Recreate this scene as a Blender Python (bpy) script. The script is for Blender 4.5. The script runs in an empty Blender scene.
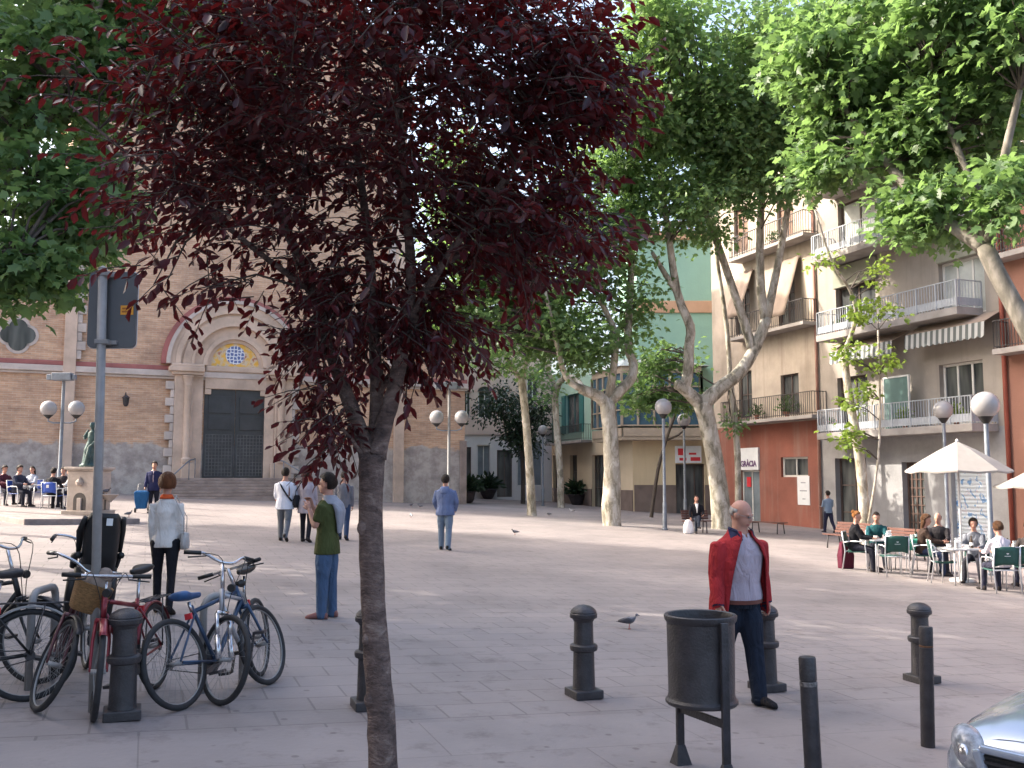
import bpy, bmesh, math, random
import numpy as np
from mathutils import Vector, Matrix, Euler
R = math.radians
PI = math.pi
random.seed(7)
rng = np.random.default_rng(11)
scn = bpy.context.scene
COL = scn.collection

# ------------------------------------------------------------------ camera model
F = 980.0
TILT = math.atan(94.0 / F)
CT, ST = math.cos(TILT), math.sin(TILT)
CAMZ = 1.83
SX, SY = -0.045, 0.004           # the square falls gently towards the cafe side


def clamp(v, a, b):
    return max(a, min(b, v))


def gz(x, y):
    return SX * clamp(x, -45, 45) + SY * clamp(y, -30, 95)


def ray(px, py):
    a = (px - 512) / F
    b = (384 - py) / F
    return Vector((a, CT - ST * b, ST + CT * b))


def at(px, py, Y):
    d = ray(px, py)
    s = Y / d.y
    return Vector((d.x * s, Y, CAMZ + d.z * s))


def gnd(px, py):
    d = ray(px, py)
    t = CAMZ / (-d.z + SX * d.x + SY * d.y)
    return Vector((d.x * t, d.y * t, CAMZ + d.z * t))


def gpx(px, Y):
    x = 0
    for _ in range(4):
        z = gz(x, Y)
        x = (px - 512) / F * (Y * CT + (z - CAMZ) * ST)
    return Vector((x, Y, gz(x, Y)))


def onx(x, y):
    return Vector((x, y, gz(x, y)))


# ------------------------------------------------------------------ object helpers
def link(o, parent=None):
    COL.objects.link(o)
    if parent is not None:
        o.parent = parent
    return o


def tag(o, label=None, cat=None, group=None, kind=None):
    if label: o['label'] = label
    if cat: o['category'] = cat
    if group: o['group'] = group
    if kind: o['kind'] = kind
    return o


def empty(name, loc=(0, 0, 0), rz=0.0, label=None, cat=None, group=None, rx=0.0, ry=0.0):
    o = bpy.data.objects.new(name, None)
    o.empty_display_size = 0.2
    COL.objects.link(o)
    o.location = loc
    o.rotation_euler = (rx, ry, rz)
    return tag(o, label, cat, group)


def kids(o):
    return [c for c in COL.objects if c.parent == o]


def copy_tree(o, parent=None):
    c = o.copy()
    COL.objects.link(c)
    if parent is not None:
        c.parent = parent
    for k in list(o.children):
        copy_tree(k, c)
    return c


def frame_of(t, ref=None):
    t = t.normalized()
    if ref is None:
        ref = Vector((0, 0, 1)) if abs(t.z) < 0.9 else Vector((1, 0, 0))
    u = ref.cross(t)
    if u.length < 1e-6:
        u = Vector((1, 0, 0)).cross(t)
    u.normalize()
    v = t.cross(u).normalized()
    return u, v


class MB:
    def __init__(self):
        self.v, self.f, self.s, self.m = [], [], [], []
        self.mi = 0

    def add(self, vs, fs, smooth=False):
        b = len(self.v)
        self.v.extend([tuple(p) for p in vs])
        for f in fs:
            self.f.append(tuple(i + b for i in f))
            self.s.append(smooth)
            self.m.append(self.mi)

    def quad(self, a, b, c, d):
        self.add([a, b, c, d], [(0, 1, 2, 3)])

    def hexa(self, p):           # 8 points, bottom 4 ccw then top 4 ccw
        self.add(p, [(3, 2, 1, 0), (4, 5, 6, 7), (0, 1, 5, 4), (1, 2, 6, 5), (2, 3, 7, 6), (3, 0, 4, 7)])

    def box(self, c, s, rz=0.0, M=None):
        hx, hy, hz = s[0] / 2, s[1] / 2, s[2] / 2
        p = [Vector((x, y, z)) for z in (-hz, hz) for x, y in ((-hx, -hy), (hx, -hy), (hx, hy), (-hx, hy))]
        m = M if M is not None else Matrix.Rotation(rz, 3, 'Z')
        self.hexa([m @ q + Vector(c) for q in p])

    def bar(self, a, b, w, h, up=None):
        a, b = Vector(a), Vector(b)
        t = b - a
        u, v = frame_of(t, up)
        u, v = u * w / 2, v * h / 2
        self.hexa([a - u - v, a + u - v, a + u + v, a - u + v, b - u - v, b + u - v, b + u + v, b - u + v])

    def loft(self, rings, cap=True, smooth=True):
        n = len(rings[0])
        vs = [p for r in rings for p in r]
        fs = []
        for i in range(len(rings) - 1):
            for j in range(n):
                k = (j + 1) % n
                fs.append((i * n + j, i * n + k, (i + 1) * n + k, (i + 1) * n + j))
        if cap:
            fs.append(tuple(reversed(range(n))))
            fs.append(tuple((len(rings) - 1) * n + j for j in range(n)))
        self.add(vs, fs, smooth)

    def tube(self, path, rad, n=8, cap=True, smooth=True, flat=1.0, ref=None, wob=0.0):
        path = [Vector(p) for p in path]
        if not isinstance(rad, (list, tuple)):
            rad = [rad] * len(path)
        rings = []
        u = None
        for i, p in enumerate(path):
            t = (path[min(i + 1, len(path) - 1)] - path[max(i - 1, 0)])
            if t.length < 1e-9: t = Vector((0, 0, 1))
            t.normalize()
            if u is None or ref is not None:
                u, v = frame_of(t, ref)
            else:
                u = (u - t * u.dot(t))
                if u.length < 1e-6: u, _ = frame_of(t)
                u.normalize()
                v = t.cross(u).normalized()
            rr = rad[i]
            ring = []
            for j in range(n):
                a = 2 * PI * j / n
                k = rr * (1 + (random.uniform(-wob, wob) if wob else 0))
                ring.append(p + u * (math.cos(a) * k) + v * (math.sin(a) * k * flat))
            rings.append(ring)
        self.loft(rings, cap, smooth)

    def ell(self, c, r, M=None, nu=12, nv=8):
        c = Vector(c)
        rings = []
        for i in range(nv + 1):
            ph = -PI / 2 + PI * (i + 0.0) / nv
            ph = clamp(ph, -PI / 2 + 0.12, PI / 2 - 0.12)
            ring = []
            for j in range(nu):
                a = 2 * PI * j / nu
                q = Vector((r[0] * math.cos(ph) * math.cos(a), r[1] * math.cos(ph) * math.sin(a), r[2] * math.sin(ph)))
                ring.append(c + (M @ q if M is not None else q))
            rings.append(ring)
        self.loft(rings, True, True)

    def lathe(self, prof, c=(0, 0, 0), n=20, M=None, split=0.6, cap=True):
        c = Vector(c)
        runs, cur = [], [prof[0]]
        for i in range(1, len(prof)):
            cur.append(prof[i])
            if i < len(prof) - 1:
                a = math.atan2(prof[i][1] - prof[i - 1][1], prof[i][0] - prof[i - 1][0])
                b = math.atan2(prof[i + 1][1] - prof[i][1], prof[i + 1][0] - prof[i][0])
                d = abs((b - a + PI) % (2 * PI) - PI)
                if d > split:
                    runs.append(cur); cur = [prof[i]]
        runs.append(cur)
        for k, run in enumerate(runs):
            rings = []
            for r, z in run:
                ring = []
                for j in range(n):
                    a = 2 * PI * j / n
                    q = Vector((r * math.cos(a), r * math.sin(a), z))
                    ring.append(c + (M @ q if M is not None else q))
                rings.append(ring)
            self.loft(rings, False, True)
        if cap:
            for r, z in (prof[0], prof[-1]):
                if r > 1e-4:
                    ring = []
                    for j in range(n):
                        a = 2 * PI * j / n
                        q = Vector((r * math.cos(a), r * math.sin(a), z))
                        ring.append(c + (M @ q if M is not None else q))
                    self.add(ring, [tuple(range(n))])

    def prism(self, poly, z0, z1):
        n = len(poly)
        vs = [(p[0], p[1], z0) for p in poly] + [(p[0], p[1], z1) for p in poly]
        fs = [tuple(reversed(range(n))), tuple(range(n, 2 * n))]
        fs += [(i, (i + 1) % n, n + (i + 1) % n, n + i) for i in range(n)]
        self.add(vs, fs)

    def mesh(self, name='mesh'):
        me = bpy.data.meshes.new(name)
        me.from_pydata(self.v, [], self.f)
        me.polygons.foreach_set('use_smooth', self.s)
        me.polygons.foreach_set('material_index', self.m)
        me.update()
        return me

    def build(self, name, mat, parent=None, bevel=0.0, fix=True):
        me = self.mesh(name)
        if fix:
            bm = bmesh.new(); bm.from_mesh(me)
            bmesh.ops.recalc_face_normals(bm, faces=bm.faces)
            bm.to_mesh(me); bm.free()
        for m in (mat if isinstance(mat, (list, tuple)) else [mat]):
            me.materials.append(m)
        o = bpy.data.objects.new(name, me)
        link(o, parent)
        if bevel:
            md = o.modifiers.new('bevel', 'BEVEL')
            md.width = bevel; md.segments = 2; md.limit_method = 'ANGLE'; md.angle_limit = R(40)
        return o


def remesh(mb, voxel, smooth=3, name='mesh'):
    me = mb.mesh(name)
    o = bpy.data.objects.new('tmp', me)
    COL.objects.link(o)
    r = o.modifiers.new('r', 'REMESH'); r.mode = 'VOXEL'; r.voxel_size = voxel; r.use_smooth_shade = True
    if smooth:
        s = o.modifiers.new('s', 'SMOOTH'); s.factor = 0.5; s.iterations = smooth
    dg = bpy.context.evaluated_depsgraph_get()
    out = bpy.data.meshes.new_from_object(o.evaluated_get(dg), depsgraph=dg)
    bpy.data.objects.remove(o); bpy.data.meshes.remove(me)
    out.name = name
    out.polygons.foreach_set('use_smooth', [True] * len(out.polygons))
    out.materials.clear()
    return out


def mesh_obj(name, me, mat, parent=None):
    me.materials.clear()
    for m in (mat if isinstance(mat, (list, tuple)) else [mat]):
        me.materials.append(m)
    return link(bpy.data.objects.new(name, me), parent)


# ------------------------------------------------------------------ materials
def newmat(name):
    m = bpy.data.materials.new(name)
    m.use_nodes = True
    nt = m.node_tree
    return m, nt, nt.nodes['Principled BSDF']


def N(nt, kind, **kw):
    n = nt.nodes.new(kind)
    for k, v in kw.items():
        if k in ('ins',):
            for kk, vv in v.items():
                n.inputs[kk].default_value = vv
        else:
            setattr(n, k, v)
    return n


def L(nt, a, b):
    nt.links.new(a, b)


def rgba(c):
    return (c[0], c[1], c[2], 1.0)


def ramp(nt, stops, interp='LINEAR'):
    r = nt.nodes.new('ShaderNodeValToRGB')
    e = r.color_ramp.elements
    r.color_ramp.interpolation = interp
    while len(e) < len(stops):
        e.new(0.5)
    for i, (p, c) in enumerate(stops):
        e[i].position = p
        e[i].color = rgba(c) if len(c) == 3 else c
    return r


def pm(name, col, rough=0.6, metal=0.0, var=0.15, scale=6.0, bump=0.0, bscale=None, world=False, spec=None, stretch=(1, 1, 1), col2=None, detail=4.0):
    """a plain painted / cloth / stone surface with soft irregular variation"""
    m, nt, b = newmat(name)
    tc = N(nt, 'ShaderNodeTexCoord')
    mp = N(nt, 'ShaderNodeMapping'); mp.inputs['Scale'].default_value = stretch
    if world:
        g = N(nt, 'ShaderNodeNewGeometry'); L(nt, g.outputs['Position'], mp.inputs['Vector'])
    else:
        L(nt, tc.outputs['Object'], mp.inputs['Vector'])
    nz = N(nt, 'ShaderNodeTexNoise', ins={'Scale': scale, 'Detail': detail, 'Roughness': 0.6})
    L(nt, mp.outputs[0], nz.inputs['Vector'])
    a = [clamp(c * (1 - var), 0, 1) for c in col]
    d = col2 if col2 else [clamp(c * (1 + var), 0, 1) for c in col]
    rp = ramp(nt, [(0.32, a), (0.68, d)])
    L(nt, nz.outputs['Fac'], rp.inputs[0])
    L(nt, rp.outputs[0], b.inputs['Base Color'])
    b.inputs['Roughness'].default_value = rough
    b.inputs['Metallic'].default_value = metal
    if spec is not None:
        b.inputs['Specular IOR Level'].default_value = spec
    if bump:
        n2 = N(nt, 'ShaderNodeTexNoise', ins={'Scale': bscale or scale * 4, 'Detail': 3.0})
        L(nt, mp.outputs[0], n2.inputs['Vector'])
        bp = N(nt, 'ShaderNodeBump', ins={'Strength': bump, 'Distance': 0.02})
        L(nt, n2.outputs['Fac'], bp.inputs['Height'])
        L(nt, bp.outputs[0], b.inputs['Normal'])
    return m


def leafmat(name, c1, c2, trans, tmix=0.35, rough=0.45):
    m, nt, b = newmat(name)
    g = N(nt, 'ShaderNodeNewGeometry')
    rp = ramp(nt, [(0.0, c1), (1.0, c2)])
    L(nt, g.outputs['Random Per Island'], rp.inputs[0])
    L(nt, rp.outputs[0], b.inputs['Base Color'])
    b.inputs['Roughness'].default_value = rough
    b.inputs['Specular IOR Level'].default_value = 0.4
    t = N(nt, 'ShaderNodeBsdfTranslucent'); t.inputs['Color'].default_value = rgba(trans)
    mx = N(nt, 'ShaderNodeMixShader'); mx.inputs[0].default_value = tmix
    L(nt, b.outputs[0], mx.inputs[1]); L(nt, t.outputs[0], mx.inputs[2])
    L(nt, mx.outputs[0], nt.nodes['Material Output'].inputs['Surface'])
    return m


def facade_uv(nt, d):
    """vector (distance along the wall direction d, height) from world position"""
    g = N(nt, 'ShaderNodeNewGeometry')
    dt = N(nt, 'ShaderNodeVectorMath', operation='DOT_PRODUCT'); dt.inputs[1].default_value = (d[0], d[1], 0)
    L(nt, g.outputs['Position'], dt.inputs[0])
    sp = N(nt, 'ShaderNodeSeparateXYZ'); L(nt, g.outputs['Position'], sp.inputs[0])
    cb = N(nt, 'ShaderNodeCombineXYZ')
    L(nt, dt.outputs['Value'], cb.inputs[0]); L(nt, sp.outputs['Z'], cb.inputs[1])
    return cb, sp, g


def stucco(name, col, d, var=0.2, streak=0.25, dirt=(0.10, 0.09, 0.08), rough=0.9, scale=0.35):
    """wall plaster with blotches and vertical rain streaks"""
    m, nt, b = newmat(name)
    cb, sp, g = facade_uv(nt, d)
    n1 = N(nt, 'ShaderNodeTexNoise', ins={'Scale': scale, 'Detail': 6.0, 'Roughness': 0.62}); L(nt, cb.outputs[0], n1.inputs['Vector'])
    r1 = ramp(nt, [(0.3, [c * (1 - var) for c in col]), (0.7, [clamp(c * (1 + var), 0, 1) for c in col])])
    L(nt, n1.outputs['Fac'], r1.inputs[0])
    mp = N(nt, 'ShaderNodeMapping'); mp.inputs['Scale'].default_value = (1.6, 0.12, 1)
    L(nt, cb.outputs[0], mp.inputs['Vector'])
    n2 = N(nt, 'ShaderNodeTexNoise', ins={'Scale': 1.0, 'Detail': 5.0, 'Roughness': 0.65}); L(nt, mp.outputs[0], n2.inputs['Vector'])
    r2 = ramp(nt, [(0.5, (0, 0, 0)), (0.78, (streak, streak, streak))])
    L(nt, n2.outputs['Fac'], r2.inputs[0])
    mx = N(nt, 'ShaderNodeMix', data_type='RGBA'); mx.inputs['B'].default_value = rgba(dirt)
    L(nt, r2.outputs[0], mx.inputs['Factor']); L(nt, r1.outputs[0], mx.inputs['A'])
    L(nt, mx.outputs['Result'], b.inputs['Base Color'])
    b.inputs['Roughness'].default_value = rough
    n3 = N(nt, 'ShaderNodeTexNoise', ins={'Scale': 9.0, 'Detail': 4.0}); L(nt, g.outputs['Position'], n3.inputs['Vector'])
    bp = N(nt, 'ShaderNodeBump', ins={'Strength': 0.25, 'Distance': 0.03}); L(nt, n3.outputs['Fac'], bp.inputs['Height'])
    L(nt, bp.outputs[0], b.inputs['Normal'])
    return m


M = {}
M['iron'] = pm('dark_iron', (0.034, 0.031, 0.034), 0.48, 0.0, 0.35, 9, 0.25, 60)
M['iron_rust'] = pm('rusty_paint', (0.16, 0.08, 0.04), 0.8, 0, 0.4, 30)
M['steel'] = pm('galvanised_steel', (0.255, 0.25, 0.245), 0.5, 0.1, 0.15, 8, 0.05)
M['lamp_post'] = pm('grey_lamp_paint', (0.17, 0.19, 0.22), 0.5, 0.2, 0.2, 5)
M['globe'] = pm('milky_globe', (0.30, 0.29, 0.295), 0.2, 0.0, 0.08, 3)
M['globe_dark'] = pm('half_mirrored_globe', (0.36, 0.35, 0.36), 0.18, 0.1, 0.1, 3)
M['sign_back'] = pm('sign_back_grey', (0.10, 0.105, 0.11), 0.55, 0.1, 0.12, 4)
M['orange'] = pm('orange_sticker', (0.75, 0.33, 0.03), 0.6, 0, 0.1, 30)
M['rubber'] = pm('tyre_rubber', (0.018, 0.018, 0.02), 0.75, 0, 0.3, 20)
M['chrome'] = pm('chromed_metal', (0.55, 0.55, 0.57), 0.25, 0.9, 0.1, 12)
M['black'] = pm('black_plastic', (0.009, 0.009, 0.010), 0.5, 0, 0.3, 10)
M['white_paint'] = pm('white_paint', (0.72, 0.71, 0.70), 0.45, 0, 0.08, 6)
M['wicker'] = pm('wicker', (0.25, 0.135, 0.05), 0.8, 0, 0.35, 40, 0.8, 70, stretch=(1, 1, 3))
M['red_frame'] = pm('dark_red_enamel', (0.22, 0.025, 0.035), 0.3, 0.2, 0.15, 6)
M['blue_frame'] = pm('blue_enamel', (0.032, 0.062, 0.12), 0.3, 0.2, 0.15, 6)
M['grey_frame'] = pm('silver_enamel', (0.38, 0.39, 0.42), 0.35, 0.3, 0.1, 6)
M['maroon_frame'] = pm('maroon_enamel', (0.075, 0.02, 0.025), 0.35, 0.1, 0.2, 6)
M['stone'] = pm('weathered_stone', (0.36, 0.30, 0.26), 0.9, 0, 0.3, 1.6, 0.5, 14, world=True)
M['bronze'] = pm('green_bronze', (0.045, 0.085, 0.085), 0.55, 0.3, 0.4, 7, 0.3)
M['wood_red'] = pm('red_brown_wood', (0.10, 0.038, 0.027), 0.6, 0, 0.25, 4, 0.2, stretch=(1, 8, 8))
M['green_plastic'] = pm('dark_green_canvas', (0.007, 0.058, 0.045), 0.6, 0, 0.2, 8)
M['green_cloth'] = pm('green_tablecloth', (0.03, 0.24, 0.16), 0.8, 0, 0.15, 6)
M['alu'] = pm('aluminium', (0.60, 0.60, 0.62), 0.35, 0.6, 0.08, 6)
M['blue_plastic'] = pm('blue_plastic', (0.02, 0.07, 0.36), 0.45, 0, 0.12, 6)
M['canvas'] = pm('cream_canvas', (0.285, 0.26, 0.24), 0.85, 0, 0.07, 3)
M['paper'] = pm('white_paper', (0.72, 0.72, 0.72), 0.8, 0, 0.05, 4)
M['terracotta'] = pm('dark_planter', (0.045, 0.035, 0.04), 0.7, 0, 0.3, 5)


def skin(name, c):
    m = pm(name, c, 0.55, 0, 0.08, 14)
    b = m.node_tree.nodes['Principled BSDF']
    b.inputs['Subsurface Weight'].default_value = 0.08
    b.inputs['Subsurface Radius'].default_value = (0.01, 0.004, 0.002)
    return m


M['skin'] = skin('fair_skin', (0.42, 0.215, 0.155))
M['skin_tan'] = skin('tanned_skin', (0.40, 0.21, 0.14))
M['lips'] = pm('lips', (0.33, 0.12, 0.10), 0.5, 0, 0.1, 20)
M['eye'] = pm('eye_white_and_iris', (0.12, 0.09, 0.08), 0.2, 0, 0.2, 60)


def cloth(name, c, var=0.14, bump=0.7, st=(1.0, 1.0, 0.45), rough=0.9, bscale=11):
    m = pm('cloth_' + name, c, rough, 0, var, 7, bump, bscale, stretch=st, spec=0.2)
    nt = m.node_tree
    for n in nt.nodes:
        if n.type == 'BUMP': n.inputs['Distance'].default_value = 0.05
        if n.type == 'TEX_NOISE' and abs(n.inputs['Scale'].default_value - bscale) < 1e-4: n.inputs['Distortion'].default_value = 1.2
    return m


HNEAR = 20.0
EXPO = 2.1
# ------------------------------------------------------------------ people
def rotx(v, a):      # swing forward (towards -y) by a
    c, s = math.cos(a), math.sin(a)
    return Vector((v.x, v.y * c + v.z * s, -v.y * s + v.z * c))


HAIR = {'dark': cloth('dark_hair', (0.022, 0.015, 0.012), 0.3, 0.8, (6, 6, 1), 0.5, 30),
        'brown': cloth('brown_hair', (0.10, 0.045, 0.02), 0.3, 0.8, (6, 6, 1), 0.5, 30),
        'auburn': cloth('auburn_hair', (0.16, 0.06, 0.025), 0.3, 0.8, (6, 6, 1), 0.5, 30),
        'ginger': cloth('ginger_hair', (0.28, 0.11, 0.03), 0.3, 0.8, (6, 6, 1), 0.5, 30),
        'grey': cloth('grey_hair', (0.40, 0.38, 0.36), 0.2, 0.6, (6, 6, 1), 0.6, 30)}
CL = {}


def cl(c, name=None):
    k = tuple(c)
    if k not in CL:
        CL[k] = cloth(name or 'fabric_%d' % len(CL), c)
    return CL[k]


def ring(c, u, v, rx, ry, n=14):
    return [c + u * (math.cos(2 * PI * j / n) * rx) + v * (math.sin(2 * PI * j / n) * ry) for j in range(n)]


def limb(mb, pts, rads, n=10, ext=0.6):
    # rounded tapering limb with a little extra at both ends so that unions join well
    pts = [Vector(p) for p in pts]
    a = pts[0] - (pts[1] - pts[0]).normalized() * rads[0] * ext
    b = pts[-1] + (pts[-1] - pts[-2]).normalized() * rads[-1] * 0.5
    mb.tube([a] + pts + [b], [rads[0] * (0.6 if ext > .5 else .72)] + list(rads) + [rads[-1] * 0.6], n)


def hand(mb, w, d, side, s=1.0, curl=0.5):
    d = d.normalized()
    x = Vector((side, 0, 0))
    nrm = d.cross(Vector((0, -1, 0)))
    if nrm.length < 0.2: nrm = x.copy()
    nrm.normalize()
    if nrm.x * side > 0: nrm = -nrm          # palm side looks inwards
    wdir = nrm.cross(d).normalized()
    if wdir.y > 0: wdir = -wdir               # thumb edge forward
    L0 = 0.085 * s
    rings = []
    for t, rw, rt in ((0, .024, .019), (.3, .034, .017), (.75, .041, .015), (1.0, .039, .012)):
        rings.append(ring(w + d * (L0 * t), wdir, nrm, rw * s, rt * s, 10))
    mb.loft(rings)
    for k, (off, ln) in enumerate(((.029, .066), (.010, .075), (-.010, .070), (-.028, .055))):
        p = w + d * (L0 * 0.93) + wdir * off * s
        dd = d.copy()
        path = [p]
        for q in range(3):
            a = curl * (0.55 + 0.2 * q) + 0.06 * k
            dd = (dd * math.cos(a) + nrm * math.sin(a)).normalized()
            path.append(path[-1] + dd * (ln * s * (0.42, 0.33, 0.25)[q]))
        mb.tube(path, [.0088 * s, .0084 * s, .0075 * s, .0058 * s], 6)
    p = w + d * (L0 * 0.22) + wdir * .024 * s
    t1 = (wdir * 0.75 + d * 0.75 + nrm * 0.25).normalized()
    t2 = (wdir * 0.25 + d * 0.95 + nrm * 0.35).normalized()
    mb.tube([p, p + t1 * .036 * s, p + t1 * .036 * s + t2 * .033 * s, p + t1 * .036 * s + t2 * .055 * s],
            [.0125 * s, .0105 * s, .009 * s, .0065 * s], 6)


def person(label, loc, heading, H=1.72, group=None, skinm='skin', hair=('short', 'dark'),
           top=((0.3, 0.3, 0.3), 2), bottom=((0.03, 0.03, 0.04), 1.0), shoes=(0.03, 0.025, 0.025),
           legs=((0.0, 0.0, 0.03), (0.0, 0.0, 0.03)), arms=((0.05, 0.08, 0.1, 0.0), (0.05, 0.08, 0.1, 0.0)),
           lean=0.0, seat=None, head=(0.0, 0.0), build=1.0, hem=-0.10, female=False, vox=0.013, eyes=False, topname='shirt', scale_top=1.0, curl=0.5, under=1.0):
    """legs: (swing, knee bend, abduct) for the person's left (+x) and right; arms: (swing, abduct, elbow, inward)"""
    s = H / 1.75
    root = empty('person', loc, heading, label, 'person', group)
    up = Vector((0, -math.sin(lean), math.cos(lean)))
    fw = Vector((0, -math.cos(lean), -math.sin(lean)))
    X = Vector((1, 0, 0))
    zp = seat if seat is not None else 0.93 * s
    C = Vector((0, 0, zp))
    J = {}
    for side, (sw, kb, ab), nm in ((1, legs[0], 'l'), (-1, legs[1], 'r')):
        hip = C + X * (side * 0.088 * s) - Vector((0, 0, 0.03 * s))
        d1 = Vector((side * math.sin(ab), -math.sin(sw) * math.cos(ab), -math.cos(sw) * math.cos(ab)))
        knee = hip + d1 * 0.42 * s
        a2 = sw - kb
        d2 = Vector((side * math.sin(ab) * 0.6, -math.sin(a2), -math.cos(a2))).normalized()
        ank = knee + d2 * 0.405 * s
        tip = min(max(-(a2) * 0.9, -0.5), 1.1) if a2 < -0.15 else 0.0       # trailing foot lifts its heel
        fd = Vector((side * 0.12, -math.cos(tip), -math.sin(tip))).normalized()
        J[nm] = (hip, knee, ank, fd)
    zmin = min((J[n][2] + J[n][3] * 0.10 * s).z if J[n][3].z < -0.05 else J[n][2].z for n in 'lr') - 0.075 * s
    if seat is None:
        sh = Vector((0, 0, -zmin))
        C = C + sh
        for n in 'lr':
            h, k, a, f = J[n]
            J[n] = (h + sh, k + sh, a + sh, f)
    for side, (sw, ab, eb, inn), nm in ((1, arms[0], 'L'), (-1, arms[1], 'R')):
        shd = C + up * 0.465 * s + X * (side * (0.165 if female else 0.185) * s * (0.5 + 0.5 * build))
        d1 = Vector((side * math.sin(ab), -math.sin(sw) * math.cos(ab), -math.cos(sw) * math.cos(ab)))
        elb = shd + d1 * 0.285 * s
        d2 = Vector((side * math.sin(ab) * 0.7 - side * inn, -math.sin(sw + eb), -math.cos(sw + eb))).normalized()
        wr = elb + d2 * 0.245 * s
        J[nm] = (shd, elb, wr, d2)
    b = build
    TR = [(-.07, .150, .112), (0, .168, .12), (.12, .146, .105), (.25, .158, .116), (.37, .176, .118), (.455, .168, .095), (.51, .10, .07), (.56, .056, .058), (.66, .052, .058)]
    if female:
        TR = [(-.07, .16, .115), (0, .175, .122), (.12, .132, .098), (.25, .146, .112), (.35, .158, .128), (.455, .15, .09), (.51, .085, .065), (.56, .048, .05), (.66, .046, .05)]
    mb = MB()
    mb.loft([ring(C + up * (h * s), X, fw, rx * s * b, ry * s * b) for h, rx, ry in TR])
    # head
    yaw, pit = head
    HM = Matrix.Rotation(yaw, 3, 'Z') @ Matrix.Rotation(pit, 3, 'X') @ Matrix.Rotation(lean * 0.4, 3, 'X')
    hc = C + up * (0.70 * s) + fw * 0.02 * s
    def hp(x, y, z): return hc + HM @ (Vector((x, y, z)) * s)
    def he(x, y, z, r): mb.ell(hp(x, y, z), [q * s for q in r], HM, 14, 10)
    he(0, .012, .025, (.077, .098, .100))
    he(0, -.022, -.045, (.060, .070, .075))
    he(0, -.060, -.095, (.028, .026, .020))
    he(0, -.098, -.022, (.013, .018, .022)); he(0, -.088, .004, (.010, .014, .03))
    he(0, -.088, -.066, (.024, .010, .009))
    he(.032, -.082, .022, (.03, .012, .010)); he(-.032, -.082, .022, (.03, .012, .010))
    he(.079, .012, -.012, (.010, .020, .032)); he(-.079, .012, -.012, (.010, .020, .032))
    mb.tube([C + up * .5 * s, hp(0, .015, -.05)], [.055 * s, .052 * s], 10)
    for n in 'LR':
        sh, el, wr, d2 = J[n]
        limb(mb, [sh - up * .02 * s, (sh + el) / 2, el], [.050 * s, .048 * s, .040 * s], ext=.3)
        limb(mb, [el, el.lerp(wr, .35), wr], [.040 * s, .040 * s, .026 * s])
    for n in 'lr':
        hp_, kn, an, fd = J[n]
        limb(mb, [hp_, hp_.lerp(kn, .5), kn], [.085 * s, .072 * s, .052 * s])
        limb(mb, [kn, kn.lerp(an, .35), an], [.052 * s, .052 * s, .034 * s])
        limb(mb, [an - fd * .03 * s - Vector((0, 0, .02 * s)), an + fd * .11 * s + Vector((0, 0, -.045 * s))], [.028 * s, .022 * s])
    me = remesh(mb, vox, 2, 'body')
    # hands keep their fingers
    hb = MB()
    for n, side in (('L', 1), ('R', -1)):
        hand(hb, J[n][2] - J[n][3] * .004, J[n][3], side, s, curl)
    bm = bmesh.new(); bm.from_mesh(me)
    hm = hb.mesh('h'); bm.from_mesh(hm); bpy.data.meshes.remove(hm)
    bm.to_mesh(me); bm.free()
    me.polygons.foreach_set('use_smooth', [True] * len(me.polygons))
    body = mesh_obj('body', me, [M[skinm], M['lips']], root)
    inv = HM.transposed()
    for p in me.polygons:
        q = inv @ (p.center - hc) / s
        if abs(q.x) < .026 and q.y < -.075 and abs(q.z + .066) < .008:
            p.material_index = 1
    if eyes:
        for sx in (-1, 1):
            e = MB(); e.ell(hp(sx * .031, -.083, .003), (.0125 * s, .009 * s, .0085 * s), HM, 10, 8)
            e.build('eye', M['eye'], root)
    # hair
    style, hcol = hair
    hmt = HAIR[hcol]
    hb = MB()
    nu, nv = 28, 18
    keep = {}
    vs, fs = [], []
    for i in range(nv + 1):
        ph = -PI / 2 + PI * i / nv
        for j in range(nu):
            a = 2 * PI * j / nu
            d = Vector((math.cos(ph) * math.cos(a), math.cos(ph) * math.sin(a), math.sin(ph)))
            k = 1 + 0.03 * math.sin(5 * a + 3 * ph) + random.uniform(-.018, .018)
            rr = (.086, .108, .112) if style not in ('bob', 'bald') else (.098, .115, .118) if style == 'bob' else (.080, .102, .103)
            if style in ('short', 'bun') and d.z < -.2: k *= 1 - .22 * (-.2 - d.z)
            vs.append(hp(d.x * rr[0] * k, .014 + d.y * rr[1] * k, .028 + d.z * rr[2] * k))
            f = -d.y
            if style in ('short', 'long', 'bun'):
                line = 0.42 if f > 0.55 else (0.42 - (0.55 - f) * 0.9 if f > -0.1 else -0.80)
                ok = d.z > line
            elif style == 'bob':
                line = 0.45 if f > 0.6 else (0.3 if f > 0.45 else -0.75)
                ok = d.z > line
            else:                                   # bald with a fringe of hair
                ok = -0.62 < d.z < 0.34 and f < 0.08 and (d.z > -.30 or f < -.30)
            keep[(i, j)] = ok
    for i in range(nv):
        for j in range(nu):
            k = (j + 1) % nu
            if keep[(i, j)] and keep[(i, k)] and keep[(i + 1, j)] and keep[(i + 1, k)]:
                fs.append((i * nu + j, i * nu + k, (i + 1) * nu + k, (i + 1) * nu + j))
    hb.add(vs, fs, True)
    ho = hb.build('hair', hmt, root)
    md = ho.modifiers.new('thick', 'SOLIDIFY'); md.thickness = (0.016 if style != 'bald' else .008) * s; md.offset = -1
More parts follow.
